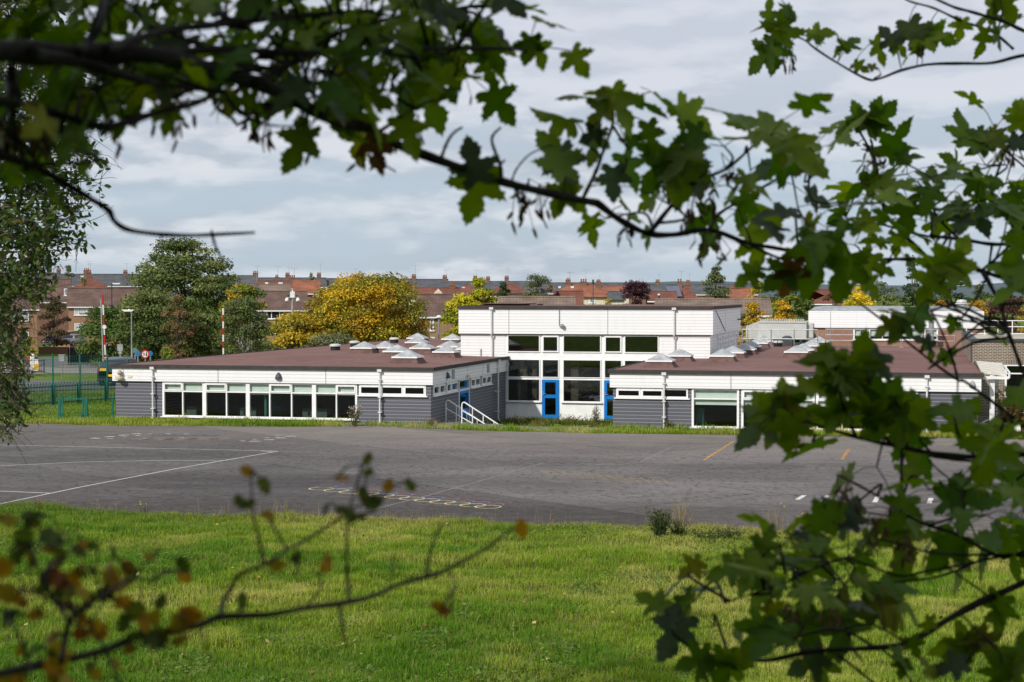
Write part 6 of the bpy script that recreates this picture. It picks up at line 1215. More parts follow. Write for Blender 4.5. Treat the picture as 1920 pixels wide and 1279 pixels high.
for a_ in ((905, 78, 100, 95, 3.4, .9), (930, 105, 80, 70, 3.4, .9), (990, 95, 70, 100, 3.5, .8), (1012, 102, 75, 60, 3.5, .9), (972, 82, 50, 160, 3.5, .6), (1040, 46, 90, 12, 3.5, .45), (1085, 118, 80, 60, 3.55, .5), (930, 5, 70, 200, 3.5, .6), (970, 3, 60, 20, 3.5, .5), (886, 300, 105, 255, 3.3, .95), (892, 365, 128, 105, 3.35, 1.0), (1043, 285, 125, 250, 3.55, 1.0), (1062, 318, 105, 70, 3.6, .95), (1048, 375, 90, 120, 3.6, .8), (1075, 372, 80, 40, 3.6, .8),
        (640, 188, 80, 60, 2.9, .8), (292, 215, 45, 110, 2.7, .9), (680, 165, 100, 80, 3.0, .9), (708, 188, 70, 30, 3.1, .7), (760, 195, 90, 80, 3.1, .7), (822, 158, 90, 100, 3.2, .95), (845, 178, 50, 60, 3.2, .8)): S1.ximg(*a_)
S1.ximg(706, 288, 80, 95, 3.1, .9, (.10, .05, .025), .5); S1.branch([(706, 262), (712, 300), (742, 322)], 3.1, 3.1, 3, 1.6)
for a_ in ((1040, 215, 110, 200, 3.7, .35), (1095, 175, 120, 190, 3.7, .3), (1150, 165, 120, 350, 3.75, .3), (1165, 205, 110, 60, 3.7, .8), (1125, 215, 95, 120, 3.7, .8), (1210, 190, 105, 10, 3.8, .3), (1262, 195, 130, 25, 3.85, .35), (1300, 225, 110, 40, 3.9, .5), (1108, 255, 60, 150, 3.7, .8), (1115, 278, 85, 110, 3.7, .5), (1220, 262, 80, 80, 3.8, .7), (1245, 300, 110, 200, 3.85, .8), (1275, 340, 130, 100, 3.85, .9), (1230, 330, 110, 130, 3.85, .7), (1150, 345, 80, 90, 3.7, .9), (1185, 320, 90, 60, 3.75, .8), (1195, 270, 70, 30, 3.8, .8), (1290, 290, 120, 300, 3.9, .7), (1310, 330, 105, 60, 3.9, .7)): S1.ximg(*a_)
S1.mass([(1340, 205), (1420, 225), (1500, 255), (1560, 300), (1600, 350), (1570, 420), (1480, 440), (1380, 400), (1330, 300)], 3.8, 4.4, 22, 3.6, 112, up=.45); S1.mass([(1180, 360), (1330, 350), (1420, 400), (1400, 440), (1270, 425), (1200, 410)], 3.7, 4.2, 8, 3.2, 90, up=.4)
S1.mass([(1110, 400), (1170, 340), (1260, 370), (1240, 420), (1160, 420)], 3.7, 4.1, 5, 3.4, 70); S1.mass([(1480, 440), (1640, 410), (1640, 460), (1590, 500), (1520, 490)], 3.9, 4.4, 7, 3.0, 110, up=.5)
for a_ in ((1530, 495, 140, 95, 4.2, .95), (1575, 520, 130, 110, 4.2, .9), (1625, 520, 90, 60, 4.25, .9), (1440, 500, 105, 190, 4.2, .5), (1400, 520, 70, 150, 4.2, .8), (1460, 520, 90, 140, 4.2, .6), (1470, 265, 150, 200, 4.0, .4), (1420, 235, 140, 190, 4.0, .4), (1365, 215, 110, 210, 3.95, .3), (1500, 290, 150, 30, 4.1, .4)): S1.ximg(*a_)
S1.ximg(1485, 525, 90, 90, 4.2, .9, (.13, .07, .025), .5)
for x, y in ((75, 250), (20, 255), (325, 225), (500, 250), (565, 235), (480, 205), (205, 222), (655, 222), (965, 385), (985, 395), (1178, 435), (1290, 415), (1300, 390), (840, 115), (1345, 460), (770, 240), (1010, 372), (1240, 350), (1370, 330), (1320, 460), (690, 280), (420, 180), (600, 155), (730, 120), (60, 270), (130, 190), (330, 200), (860, 130), (1335, 375)): S1.seeds(x, y, 2.6+ (x/1560)*1.6, 12 if x < 700 else 9)
# overhead canopy of the same tree (out of frame, shades the boughs)
n = 17000; D = sphere_dirs(n); rr = rng.random(n)**.45
P = np.stack([-1.8+8.5*D[:, 0]*rr, -4.2+6.6*D[:, 1]*rr, 10.2+3.4*D[:, 2]*rr], 1); P = P[(P[:, 2] > 7.15+.19*np.maximum(P[:, 1], 0)) & (P[:, 1] < 2.2)]; n = len(P)
leafcloud('crown', P-S1.loc, rng.normal(0, .5, (n, 3))+[0, 0, 1], .30, np.tile(np.array([.05, .10, .014]), (n, 1))*(.7+.6*rng.random((n, 1))), o, FLM, .9)
S1.done(SYC, FLM, SB)
# wooded bank behind the viewer, mirrored darkly in the school windows
n = 15000; P = np.stack([rng.uniform(-75, 75, n), -9-16*rng.random(n), np.zeros(n)], 1); P[:, 2] = 2+rng.random(n)**.8*(11+4*vnoise(P[:, 0]+100, P[:, 1]+60, 7, 90))
tag(leafcloud('woods', P, rng.normal(0, .6, (n, 3))+[0, 0, .8], .95, np.tile(np.array([.035, .07, .014]), (n, 1))*(.6+.8*rng.random((n, 1))), None, LM, .85), 'dark green wood on the bank behind the viewpoint', 'woods', kind='stuff')
# ---------------- right sycamore
tr = np.array([5.6, 4.9]); gz = float(bankz(np.array([tr[0]]), np.array([tr[1]]))[0])
o = empty('sycamore_tree', 'sycamore tree with lobed leaves reaching in from the right edge over the right block', 'tree', (tr[0], tr[1], gz))
S2 = Tree(o); TRm = MB(); TRm.tube([(0, 0, -.4), (0, 0, .6), (.05, 0, 2), (.1, .1, 4), (.2, .2, 7)], [.26, .19, .15, .11, .05], 12); TRm.build('trunk', SB, o, True)
u0 = lambda z: (tr[0], tr[1], z)
S2.branch([(2000, 98), (1920, 104), (1860, 118), (1800, 119), (1740, 121), (1690, 132), (1650, 147), (1625, 148), (1570, 118), (1530, 92), (1508, 75), (1485, 66), (1470, 62)], 4.9, 5.0, 3.4, 1.5, (u0(7.2), (3.2, 4.9, 7.1)))
S2.branch([(2000, 90), (1920, 58), (1880, 40), (1820, 22), (1780, 10), (1700, -30)], 4.9, 4.6, 4, 2.4, (u0(7.0),)); S2.branch([(1900, 92), (1860, 60), (1800, 38), (1750, 15), (1700, 0), (1660, -30)], 5.0, 4.8, 2.8, 1.6); S2.branch([(1640, 147), (1652, 140)], 5, 5, 2, 1.5)
for a_ in ((1425, 110, 105, 140, 4.9, .95), (1450, 105, 95, 95, 4.9, .9), (1470, 45, 110, 285, 4.9, .7), (1445, 45, 75, 200, 4.9, .5), (1440, 20, 70, 260, 4.9, .6), (1478, 12, 70, 270, 4.9, .5), (1540, 62, 70, 350, 4.95, .6), (1528, 70, 50, 200, 4.95, .7), (1575, 82, 60, 230, 4.95, .4), (1595, 78, 70, 310, 4.95, .4), (1568, 102, 25, 120, 4.95, .8), (1615, 127, 45, 30, 5, .7), (1628, 128, 40, 170, 5, .6), (1650, 98, 75, 60, 4.9, .85), (1665, 68, 70, 230, 4.9, .8), (1690, 90, 60, 40, 4.9, .8), (1705, 100, 60, 150, 4.9, .5), (1715, 72, 100, 70, 4.9, .95, (.075, .10, .04)), (1740, 55, 100, 290, 4.9, .9), (1765, 70, 85, 20, 4.9, .8), (1800, 55, 60, 100, 4.9, .8), (1845, 80, 75, 90, 4.95, .95), (1870, 75, 65, 60, 4.95, .8), (1855, 18, 100, 95, 4.8, .9), (1890, 12, 100, 60, 4.8, .9), (1850, 35, 60, 160, 4.8, .8)): S2.ximg(*a_)
S2.mass([(1850, -30), (1960, -30), (1960, 40), (1880, 30)], 4.7, 5.0, 4, 3.4, 100)
# mid right limb
S2.branch([(2000, 470), (1920, 458), (1860, 458), (1810, 450), (1760, 444), (1745, 441)], 5.0, 5.2, 4, 3, (u0(6.1), (3.0, 4.9, 6.05))); S2.branch([(2000, 545), (1920, 520), (1880, 520), (1840, 508), (1790, 492), (1740, 489), (1690, 486), (1655, 487), (1615, 490)], 4.7, 5.1, 4.6, 3, (u0(5.95), (2.6, 4.7, 5.95)))
S2.branch([(1745, 489), (1710, 455), (1680, 425), (1660, 400), (1650, 350), (1645, 320), (1630, 280), (1610, 245), (1595, 235)], 5.1, 5.2, 4, 2); S2.branch([(1645, 320), (1635, 270), (1632, 262)], 5.2, 5.2, 3, 2); S2.branch([(1840, 508), (1870, 560), (1890, 620), (1915, 690), (1940, 760)], 4.75, 4.5, 4, 3.2); S2.branch([(1860, 460), (1850, 520), (1840, 530)], 5, 4.9, 2.5, 2)
S2.branch([(1920, 440), (1880, 400), (1860, 360), (1875, 310), (1890, 270)], 5.0, 5.2, 3.4, 2); S2.branch([(1800, 450), (1760, 410), (1740, 370), (1720, 340)], 5.1, 5.3, 2.6, 1.6); S2.branch([(1750, 445), (1700, 435), (1650, 420), (1600, 415), (1580, 400)], 5.2, 5.3, 2.4, 1.4)
S2.mass([(1600, 330), (1660, 300), (1760, 305), (1850, 310), (1950, 300), (1950, 420), (1860, 400), (1780, 420), (1700, 430), (1640, 410), (1600, 400)], 4.8, 5.5, 30, 4.0, 98, up=.45); S2.mass([(1700, 300), (1850, 310), (1950, 280), (1950, 380), (1750, 400), (1700, 380)], 4.9, 5.4, 9, 3.6, 92, up=.4)
S2.mass([(1840, 245), (1900, 235), (1960, 240), (1960, 310), (1850, 300)], 4.9, 5.3, 5, 3.4, 90);  S2.mass([(1600, 430), (1680, 440), (1680, 480), (1600, 480)], 5.0, 5.3, 3, 3.2, 85)
for a_ in ((1590, 225, 75, 170, 5.2, .5), (1610, 215, 75, 250, 5.2, .6), (1580, 240, 60, 140, 5.2, .5), (1640, 215, 95, 300, 5.2, .6), (1660, 215, 95, 315, 5.2, .5), (1632, 240, 70, 60, 5.2, .8), (1650, 230, 60, 20, 5.2, .5), (1590, 262, 60, 200, 5.2, .4), (1625, 300, 60, 210, 5.2, .3), (1660, 285, 105, 10, 5.2, .4), (1690, 275, 80, 340, 5.2, .4), (1820, 270, 90, 190, 5.1, .6), (1855, 255, 90, 200, 5.1, .7), (1835, 280, 70, 170, 5.1, .8), (1912, 215, 80, 275, 5.1, .5), (1625, 505, 90, 110, 5.0, .9), (1660, 505, 60, 20, 5.0, .8), (1760, 515, 130, 110, 4.4, .95), (1800, 475, 110, 300, 4.4, .9), (1780, 500, 120, 200, 4.4, .9), (1740, 540, 110, 120, 4.4, .9), (1705, 600, 110, 160, 4.3, .6), (1690, 620, 95, 130, 4.3, .8), (1680, 585, 110, 190, 4.3, .4), (1900, 505, 120, 200, 4.4, .5), (1895, 540, 110, 160, 4.4, .5), (1905, 470, 100, 120, 4.4, .7), (1785, 610, 50, 100, 4.6, .8), (1800, 615, 45, 40, 4.6, .8), (1730, 640, 60, 210, 4.6, .7), (1745, 655, 60, 60, 4.6, .8), (1870, 632, 80, 20, 4.6, .4), (1765, 670, 60, 150, 4.6, .4), (1780, 665, 55, 320, 4.6, .5), (1660, 615, 70, 150, 4.3, .6)): S2.ximg(*a_)
S2.branch([(2000, 815), (1920, 795), (1870, 760), (1810, 716), (1795, 712), (1750, 680), (1700, 640), (1660, 605), (1600, 560)], 4.4, 4.5, 3.4, 1.8, (u0(5.5),)); S2.branch([(1796, 712), (1785, 670), (1765, 620), (1745, 580)], 4.4, 4.4, 2.6, 1.8); S2.branch([(1796, 712), (1793, 800)], 4.4, 4.4, 1.6, 1.2); S2.branch([(1800, 600), (1830, 560), (1860, 500), (1880, 450), (1890, 400)], 4.6, 4.8, 2.2, 1.6)
# clump in front of the right block
S2.branch([(2000, 868), (1920, 852), (1830, 857), (1750, 850), (1690, 838), (1640, 828), (1590, 815), (1540, 800)], 4.0, 3.9, 6, 3, (u0(5.35), (3.0, 4.3, 5.4))); S2.branch([(1605, 818), (1592, 790), (1578, 750), (1573, 720), (1575, 690)], 3.9, 3.9, 3.6, 2.4); S2.branch([(1540, 800), (1510, 790), (1480, 775), (1450, 760)], 3.9, 3.85, 2.6, 1.6); S2.branch([(1700, 838), (1700, 790), (1670, 740), (1650, 720)], 3.9, 3.95, 3, 2); S2.branch([(1830, 857), (1800, 820), (1790, 780), (1800, 740)], 3.95, 4, 3, 2); S2.branch([(1690, 840), (1690, 880), (1695, 960)], 3.95, 4.0, 3, 2)
S2.branch([(2000, 900), (1920, 875), (1860, 868), (1790, 862), (1740, 855)], 4.2, 4.1, 3.4, 2.4, (u0(5.2),)); S2.branch([(1900, 870), (1850, 880), (1800, 905), (1770, 890), (1740, 862)], 4.1, 4.1, 2.2, 1.6)
for a_ in ((1560, 690, 130, 250, 3.9, .8), (1530, 680, 110, 200, 3.9, .6), (1545, 665, 110, 190, 3.9, .5), (1612, 665, 130, 280, 3.9, .9), (1630, 690, 115, 130, 3.9, .6), (1570, 740, 110, 90, 3.9, .95), (1600, 720, 120, 30, 3.9, .9), (1500, 725, 110, 190, 3.85, .6), (1450, 765, 115, 225, 3.85, .9), (1430, 765, 100, 240, 3.85, .9), (1470, 740, 90, 280, 3.85, .8), (1488, 750, 110, 310, 3.85, .8), (1420, 800, 135, 145, 3.85, .8, (.095, .13, .05)), (1465, 790, 120, 120, 3.85, .7), (1480, 815, 115, 95, 3.8, .95), (1445, 810, 100, 110, 3.85, .8), (1555, 790, 130, 120, 3.9, .9), (1545, 775, 120, 180, 3.9, .9), (1640, 745, 130, 260, 3.9, .95), (1665, 745, 120, 300, 3.9, .95), (1625, 760, 120, 225, 3.9, .9), (1700, 790, 130, 110, 3.9, .8), (1660, 800, 130, 160, 3.9, .8), (1720, 770, 110, 250, 4.0, .8), (1810, 780, 120, 300, 4.0, .8)): S2.ximg(*a_)
S2.ximg(1485, 800, 85, 100, 3.85, .9, (.12, .06, .03), .5); S2.seeds(1500, 810, 3.9, 14, .03)
S2.mass([(1560, 800), (1700, 800), (1820, 790), (1950, 790), (1950, 850), (1800, 850), (1640, 840)], 3.9, 4.4, 10, 3.6, 120, up=.35); S2.mass([(1530, 855), (1650, 860), (1800, 860), (1800, 900), (1680, 890), (1560, 880)], 3.9, 4.3, 6, 3.0, 115, up=.7); S2.mass([(1850, 780), (1960, 780), (1960, 1000), (1870, 980), (1830, 900)], 3.9, 4.5, 8, 3.6, 110, up=.4)
# lower limbs over the grass
S2.branch([(2000, 1060), (1920, 1042), (1880, 1044), (1845, 1030), (1790, 1000), (1740, 985), (1690, 960), (1645, 930), (1600, 905), (1570, 890)], 3.9, 3.7, 4.6, 2.2, (u0(5.1),)); S2.branch([(2000, 1025), (1920, 1034), (1870, 1045), (1800, 1060), (1740, 1070), (1690, 1080), (1640, 1065), (1590, 1045)], 3.9, 3.7, 3.2, 1.8, (u0(5.15),)); S2.branch([(1850, 1045), (1780, 1075), (1720, 1088), (1650, 1092), (1600, 1085)], 3.85, 3.7, 2.6, 1.8); S2.branch([(1900, 1040), (1800, 1040), (1740, 1035), (1690, 1020), (1640, 1010)], 3.85, 3.7, 2.6, 1.6)
S2.branch([(2000, 1048), (1920, 1092), (1840, 1128), (1780, 1160), (1740, 1185), (1700, 1205), (1660, 1213), (1600, 1217), (1520, 1222), (1440, 1238), (1380, 1234), (1320, 1226), (1290, 1210), (1262, 1188)], 3.6, 3.3, 7.5, 3.2, (u0(4.9), (3.0, 3.9, 5.0))); S2.branch([(1640, 1214), (1600, 1190), (1560, 1180), (1480, 1200), (1430, 1230)], 3.4, 3.35, 3, 2); S2.branch([(1700, 1205), (1630, 1170), (1570, 1185)], 3.4, 3.3, 2.6, 1.8); S2.branch([(1850, 1115), (1800, 1080), (1770, 1060)], 3.6, 3.6, 2.2, 1.6); S2.branch([(1560, 1220), (1600, 1250), (1650, 1290)], 3.4, 3.4, 3, 2.4); S2.branch([(1650, 1214), (1690, 1250), (1720, 1300)], 3.4, 3.4, 2.6, 2); S2.branch([(1800, 1150), (1850, 1200), (1900, 1250)], 3.5, 3.5, 1.8, 1.4)
S2.branch([(1590, 1045), (1540, 1060), (1480, 1090), (1420, 1110), (1360, 1130)], 3.6, 3.4, 2.4, 1.4); S2.branch([(1700, 970), (1690, 900), (1695, 850)], 3.8, 3.9, 2.6, 2); S2.branch([(1795, 1000), (1800, 950), (1830, 890), (1900, 870)], 3.85, 4.0, 2.6, 2)
S2.mass([(1560, 940), (1640, 920), (1730, 900), (1800, 920), (1860, 940), (1850, 1000), (1760, 1010), (1660, 1010), (1580, 1020)], 3.6, 4.0, 17, 3.6, 115, up=.45); S2.mass([(1260, 1110), (1340, 1060), (1420, 1030), (1520, 1030), (1580, 1060), (1570, 1150), (1480, 1180), (1360, 1180), (1270, 1170)], 3.2, 3.7, 26, 3.6, 112, up=.6); S2.mass([(1440, 1010), (1560, 1010), (1620, 1060), (1600, 1130), (1500, 1120)], 3.4, 3.8, 7, 3.4, 115, up=.6)
for a_ in ((1425, 1030, 90, 275, 3.5, .8), (1438, 1010, 85, 290, 3.5, .6), (1570, 965, 110, 235, 3.6, .9, (.085, .12, .05)), (1540, 975, 100, 150, 3.6, .7), (1600, 960, 90, 290, 3.6, .8), (1520, 1020, 100, 185, 3.5, .3), (1500, 1050, 120, 350, 3.5, .3), (1470, 1050, 100, 190, 3.5, .3), (1640, 1110, 120, 20, 3.5, .4), (1680, 1095, 110, 340, 3.5, .3), (1600, 1140, 130, 350, 3.5, .5), (1650, 1150, 110, 30, 3.5, .7), (1690, 1160, 90, 60, 3.5, .6), (1220, 1130, 90, 200, 3.3, .5), (1250, 1145, 85, 230, 3.3, .7), (1300, 1240, 100, 160, 3.3, .8), (1355, 1255, 110, 100, 3.3, .9), (1380, 1250, 100, 80, 3.3, .9), (1320, 1255, 70, 130, 3.3, .8), (1510, 1245, 110, 150, 3.4, .9, (.085, .12, .05)), (1540, 1260, 100, 100, 3.4, .9), (1740, 1180, 70, 100, 3.5, .9), (1870, 1150, 115, 95, 3.6, .8), (1875, 1165, 105, 80, 3.6, .9), (1830, 1195, 110, 200, 3.6, .5), (1800, 1205, 110, 170, 3.6, .6), (1850, 1215, 100, 60, 3.6, .8), (1790, 1225, 90, 130, 3.6, .8), (1900, 1230, 120, 190, 3.5, .5), (1890, 1265, 110, 130, 3.5, .7), (1920, 1215, 110, 280, 3.5, .7), (1870, 1275, 100, 100, 3.5, .7), (1715, 1215, 60, 70, 3.4, .8), (1690, 1255, 55, 100, 3.4, .9), (1740, 1250, 70, 250, 3.4, .5), (1780, 1250, 90, 170, 3.4, .4), (1700, 1235, 90, 20, 3.4, .4)): S2.ximg(*a_)
for x, y in ((1315, 1265), (1590, 930), (1650, 1000), (1480, 1160), (1620, 330), (1640, 300), (1890, 290), (1480, 110), (1475, 100), (1700, 1030), (1560, 1150)): S2.seeds(x, y, 3.4 if y > 900 else 5.0, 11)
S2.done(SYC, FLM, SB)
# ---------------- small leaved alder at the left edge
ta = np.array([-6.3, 16.0]); gz = float(bankz(np.array([ta[0]]), np.array([ta[1]]))[0])
o = empty('alder_tree', 'small leaved alder tree with an open crown at the left edge', 'tree', (ta[0], ta[1], gz))
S3 = Tree(o); TRm = MB(); TRm.tube([(0, 0, -.4), (0, 0, 1), (.1, 0, 4), (.0, 0, 8), (.2, 0, 11)], [.22, .17, .13, .08, .03], 10); TRm.build('trunk', BK, o, True)
AP = [(-120, 20), (150, 30), (175, 60), (215, 150), (232, 200), (195, 240), (202, 300), (206, 345), (195, 375), (208, 390), (190, 405), (150, 430), (170, 460), (110, 480), (100, 510), (118, 535), (125, 555), (85, 575), (50, 600), (55, 660), (40, 690), (60, 700), (45, 720), (62, 755), (60, 780), (40, 800), (20, 830), (-120, 830)]
for i in range(110):
    y0 = rng.uniform(0, 760); y1 = y0+rng.uniform(-60, 120)
    xr = np.interp(y1, [p[1] for p in AP[1:-1]], [p[0] for p in AP[1:-1]])*rng.uniform(.35, .98)
    yb = min(max(y1, 20), 820); a = [(-160, y0*.8+60), (-40+xr*.2, (y0+yb)/2-20+rng.normal(0, 15)), (xr, yb)]
    d0 = rng.uniform(14.8, 17.2); S3.branch(a, d0, d0+rng.normal(0, .4), 2.6, .7, n=5)
A3 = np.array(S3.anch)
pix = lambda p: (PW/2+F*((p-CAM)@RT)/((p-CAM)@FW), PH/2-F*((p-CAM)@UP)/((p-CAM)@FW))
n_l = 0
for p in A3[rng.permutation(len(A3))]:
    x, y = pix(p)
    if x < -60: continue
    for _ in range(rng.integers(2, 5)):
        e = p+rng.normal(0, .13, 3); P = S3.twig(p, e, .0022)
        xe, ye = pix(e)
        lim = np.interp(ye, [q[1] for q in AP[1:-1]], [q[0] for q in AP[1:-1]])
        if xe > lim+4 or ye > 835 or (ye > 555 and rng.random() < .62) or (xe > 120 and rng.random() < .25): continue
        for j in range(rng.integers(4, 8)):
            t = P[rng.integers(1, len(P))]; dr = unit(unit(e-p)*.6+rng.normal(0, .6, 3)); n_ = unit(np.array([0, -.4, .7])+rng.normal(0, .5, 3))
            c = np.array([.030, .062, .012])+np.array([.045, .055, .008])*rng.random()
            if rng.random() < .05: c = np.array([.13, .12, .02])
            S3.lv.add(t+dr*.015, dr, n_, rng.uniform(.048, .082), c, rng.normal(.12, .12)); n_l += 1
S3.done(OVAL, ALM, BK)
# ---------------- hawthorn at lower left
th = np.array([-1.35, 1.7]); gz = float(bankz(np.array([th[0]]), np.array([th[1]]))[0])
o = empty('hawthorn_bush', 'hawthorn bush with yellow and orange autumn leaves at the lower left', 'bush', (th[0], th[1], gz))
S4 = Tree(o); HK = 1.38; TRm = MB(); TRm.tube([(0, 0, -.3), (.02, 0, .3), (.06, .05, .75), (.12, .08, 1.15)], [.035, .028, .022, .015], 9); TRm.build('trunk', HB_, o, True)
q0 = (th[0]+.05, th[1]+.04, gz+.75)
HA = S4.branch([(-120, 1282), (0, 1263), (60, 1250), (115, 1240), (200, 1218), (265, 1191), (340, 1180), (378, 1171), (413, 1157), (502, 1153), (574, 1140), (640, 1131), (695, 1119), (753, 1094), (804, 1080), (838, 1068), (880, 1045), (909, 1030), (935, 1010), (962, 991)], 1.822, 2.415, 9.5, 2.2, (q0,), 9)
S4.branch([(115, 1240), (122, 1200), (130, 1164), (158, 1139), (210, 1105), (250, 1085), (285, 1092)], 1.849, 1.932, 6.5, 2.2); S4.branch([(140, 1150), (110, 1130), (60, 1112), (10, 1115)], 1.877, 1.904, 4, 2); S4.branch([(130, 1164), (95, 1115), (70, 1060), (50, 1010), (45, 960)], 1.863, 1.932, 4, 1.8); S4.branch([(55, 1260), (45, 1215), (20, 1165), (5, 1140)], 1.822, 1.877, 4, 2.4); S4.branch([(200, 1218), (170, 1170), (190, 1130), (180, 1080)], 1.877, 1.960, 3, 1.8); S4.branch([(250, 1085), (280, 1050), (300, 1030)], 1.932, 1.960, 2.4, 1.6)
S4.branch([(414, 1156), (418, 1128), (431, 1107), (449, 1078), (499, 1057), (538, 1032), (589, 1003), (640, 972), (700, 960)], 1.960, 2.208, 5, 2); S4.branch([(495, 1056), (490, 1030), (481, 992), (474, 963), (472, 920), (470, 898)], 2.029, 2.139, 3.6, 1.6); S4.branch([(538, 1030), (520, 1000), (502, 974)], 2.070, 2.111, 3, 1.8); S4.branch([(655, 1120), (652, 1090), (650, 1049), (651, 1000), (652, 967), (663, 928), (679, 872)], 2.139, 2.236, 3.6, 1.8); S4.branch([(800, 1077), (803, 1055), (808, 1030), (818, 1005), (828, 983)], 2.263, 2.318, 3.4, 2); S4.branch([(636, 1135), (640, 1160), (644, 1190), (650, 1215)], 2.139, 2.180, 3.4, 2); S4.branch([(574, 1140), (602, 1100), (590, 1070)], 2.098, 2.139, 2.4, 1.6); S4.branch([(200, 1218), (215, 1260), (240, 1300)], 1.877, 1.932, 3, 2); S4.branch([(730, 1105), (735, 1070), (738, 1040)], 2.208, 2.263, 2, 1.6); S4.branch([(840, 1068), (855, 1100), (835, 1130)], 2.291, 2.346, 1.8, 1.4); S4.branch([(640, 972), (632, 960)], 2.208, 2.208, 2, 1.6); S4.branch([(555, 1030), (560, 1055), (550, 1085)], 2.098, 2.125, 2.2, 1.6); S4.branch([(377, 1172), (385, 1205), (395, 1235)], 1.932, 1.960, 2.2, 1.6); S4.branch([(60, 960), (100, 975), (118, 1000)], 1.932, 1.960, 2, 1.4)
YO = [(.46, .24, .02), (.40, .29, .025), (.36, .16, .02)]; OG = [(.09, .13, .025), (.14, .16, .03)]; BRR = [(.20, .07, .02), (.15, .07, .02)]
def hl_(x, y, l, c, d=None, ang=None):
    l *= 1.0; d = d or 1.88+.00041*x; S4.ximg(x, y, l, rng.uniform(0, 360) if ang is None else ang, d, .75, np.array(c)*(.8+.4*rng.random()))
for x, y, l, k in ((5, 1065, 62, 0), (8, 1110, 70, 1), (35, 1125, 40, 0), (95, 1060, 40, 1), (105, 1085, 66, 3), (95, 1030, 34, 0), (138, 1085, 50, 0), (148, 1068, 44, 1), (210, 1088, 78, 0), (228, 1100, 74, 1), (200, 1075, 56, 1), (230, 1130, 50, 0), (150, 1108, 52, 1), (65, 1152, 42, 0), (95, 1198, 48, 0), (110, 1225, 70, 1), (100, 1250, 60, 0), (120, 1270, 70, 1), (150, 1188, 44, 3), (180, 1180, 56, 0), (270, 1165, 50, 0), (285, 1160, 44, 1), (345, 1160, 66, 0), (335, 1170, 60, 1), (355, 1152, 56, 0), (335, 1200, 40, 1), (240, 1062, 36, 1), (155, 1020, 30, 0), (345, 1080, 40, 0), (238, 1066, 40, 0), (15, 975, 50, 1), (60, 985, 30, 0), (462, 883, 36, 0), (640, 895, 34, 0), (727, 912, 34, 0), (503, 965, 34, 0), (612, 1060, 46, 0), (520, 1060, 40, 1), (980, 993, 46, 0), (832, 1145, 38, 3), (820, 1135, 30, 0), (215, 1245, 34, 1), (100, 1275, 40, 1), (180, 1265, 40, 1), (30, 1275, 60, 0), (5, 1278, 50, 1)): hl_(x, y, l, (YO+BRR)[min(k, 3)] if k != 1 else YO[1])
for x, y, l in ((45, 1005, 66), (95, 1002, 70), (60, 975, 50), (110, 1035, 40), (30, 1045, 44), (80, 1100, 44), (125, 1110, 50), (165, 1130, 46), (195, 1115, 50), (255, 1145, 60), (235, 1165, 50), (285, 1200, 66), (300, 1190, 50), (40, 1030, 50), (110, 1050, 44), (145, 1150, 36), (345, 1060, 44), (495, 905, 44), (448, 942, 34), (465, 945, 34), (655, 962, 44), (680, 925, 46), (695, 945, 46), (705, 935, 36), (770, 910, 36), (690, 860, 30), (690, 885, 34), (675, 968, 36), (610, 955, 30), (640, 955, 30), (555, 1045, 30), (452, 1130, 40), (20, 1150, 40), (300, 1130, 40)): hl_(x, y, l, OG[rng.integers(0, 2)])
for _ in range(22):
    x = abs(rng.normal(0, 150)); y = rng.uniform(985, 1250)
    if x < 350: hl_(x, y, rng.uniform(26, 42), (YO+OG+OG)[rng.integers(0, 7)])
S4.done(HAW, HLM, HB_)
# ------------------------------------------------------------------ camera, light, sky
cam = bpy.data.cameras.new('camera'); cam.sensor_width = 36; cam.lens = F*36/PW; cam.clip_start = .05; cam.clip_end = 9000
cam.dof.use_dof = True; cam.dof.focus_distance = 80; cam.dof.aperture_fstop = cam.lens/1000/.0088; cam.dof.aperture_blades = 9
co_ = bpy.data.objects.new('camera', cam); COL.objects.link(co_); co_.location = (0, 0, CH); co_.rotation_euler = (math.pi/2-PITCH, 0, 0); SC.camera = co_
SUN_EL = math.radians(38); SUN_AZ = math.radians(39.5)
sdir = Vector((-math.sin(SUN_AZ)*math.cos(SUN_EL), -math.cos(SUN_AZ)*math.cos(SUN_EL), math.sin(SUN_EL)))
sun = bpy.data.lights.new('sun', 'SUN'); sun.energy = 3.85; sun.angle = math.radians(1.5); sun.color = (1, .95, .87)
so = bpy.data.objects.new('sun', sun); COL.objects.link(so); so.rotation_euler = sdir.to_track_quat('Z', 'Y').to_euler(); so.location = (-30, -30, 60)
w = bpy.data.worlds.new('World'); SC.world = w; w.use_nodes = True; nt = NT(w)
sky = nt.n('ShaderNodeTexSky', sky_type='NISHITA', sun_disc=False, sun_elevation=SUN_EL, sun_rotation=math.atan2(sdir.x, sdir.y), air_density=1.0, dust_density=1.5, ozone_density=1.2)
tc = nt.n('ShaderNodeTexCoord'); xyz = nt.n('ShaderNodeSeparateXYZ', {0: (tc, 0)})
zc = nt.math('ADD', nt.math('MAXIMUM', (xyz, 2), 0.0), .075)
pv = nt.n('ShaderNodeCombineXYZ', {0: nt.math('DIVIDE', (xyz, 0), zc), 1: nt.math('DIVIDE', (xyz, 1), zc), 2: 0.0})
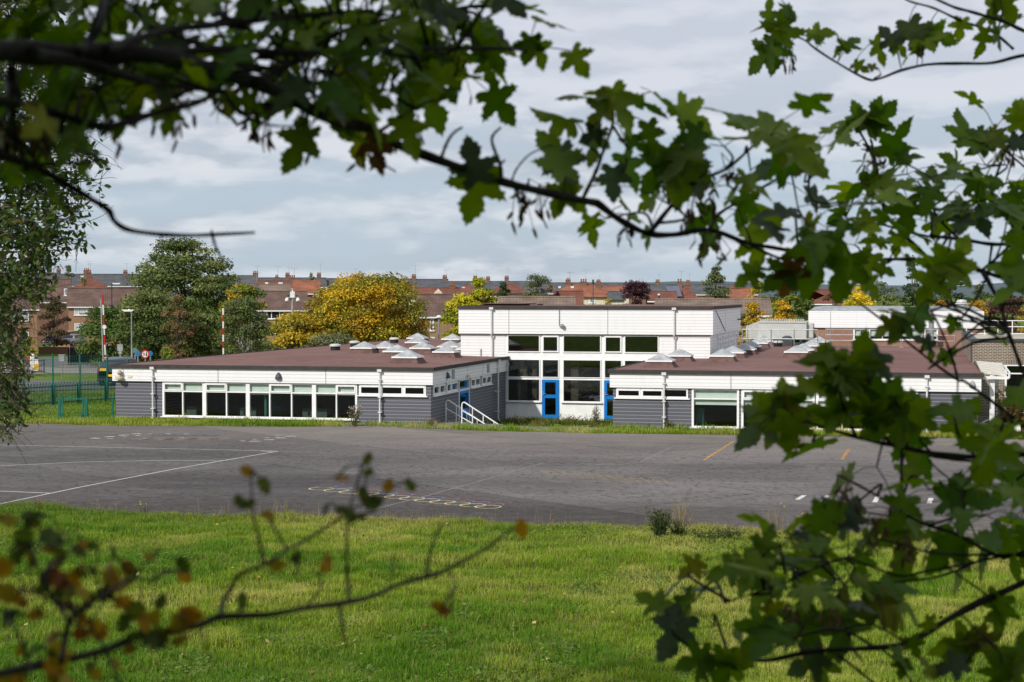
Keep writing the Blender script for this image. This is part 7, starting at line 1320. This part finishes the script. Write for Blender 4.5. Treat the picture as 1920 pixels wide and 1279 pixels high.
wr = noise(nt, pv, .9, 3); wv = nt.n('ShaderNodeVectorMath', {0: pv, 1: nt.n('ShaderNodeCombineXYZ', {0: nt.math('MULTIPLY', wr, .5), 1: nt.math('MULTIPLY', wr, .5), 2: 0.0})}, operation='ADD')
dv = nt.n('ShaderNodeMapping', {'Vector': (tc, 0), 'Scale': (1, 1, 3.3)}); dv2 = nt.n('ShaderNodeMapping', {'Vector': (tc, 0), 'Scale': (1, 1, 3.3), 'Location': (.0, .0, -.030)})
c1 = noise(nt, wv, .28, 7, .55); c2 = noise(nt, dv, 9.5, 7, .52); c3 = noise(nt, dv2, 9.5, 7, .52)
el = (xyz, 2)
high = nt.ramp(el, .05, .15)
cov = nt.ramp(nt.math('ADD', nt.math('ADD', nt.math('MULTIPLY', c1, .5), nt.math('MULTIPLY', c2, .5)), nt.math('MULTIPLY', high, .16)), .38, .60)
lit = nt.ramp(nt.math('SUBTRACT', c2, c3), -.075, .085)
shade = nt.mix(lit, (4.35, 5.0, 5.75), (6.7, 7.0, 7.5)); shade = nt.mix(nt.math('MULTIPLY', high, .62), col_out(shade), (5.9, 6.3, 7.2))
clear = nt.mix(nt.ramp(el, .0, .20), (4.75, 5.75, 6.7), (4.0, 5.0, 6.3)); clear = nt.mix(.12, col_out(clear), (sky, 0))
skc = nt.mix(cov, col_out(clear), col_out(shade))
top = nt.mix(nt.ramp(el, .25, .9), col_out(skc), (5.2, 5.6, 6.4))
bg = nt.n('ShaderNodeBackground', {'Color': col_out(top), 'Strength': .108}); nt.n('ShaderNodeOutputWorld', {0: bg})
SC.view_settings.view_transform = 'Standard'; SC.view_settings.look = 'None'; SC.view_settings.exposure = 0; SC.view_settings.gamma = 1
SC.render.engine = 'CYCLES'; cy = SC.cycles; cy.use_denoising = True
try: cy.denoiser = 'OPENIMAGEDENOISE'; cy.denoising_input_passes = 'RGB_ALBEDO_NORMAL'; cy.denoising_prefilter = 'ACCURATE'
except Exception: pass
cy.max_bounces = 8; cy.transparent_max_bounces = 16; cy.diffuse_bounces = 3; cy.glossy_bounces = 3; cy.transmission_bounces = 4; cy.sample_clamp_indirect = 4; cy.caustics_reflective = False; cy.caustics_refractive = False
bpy.context.view_layer.update()
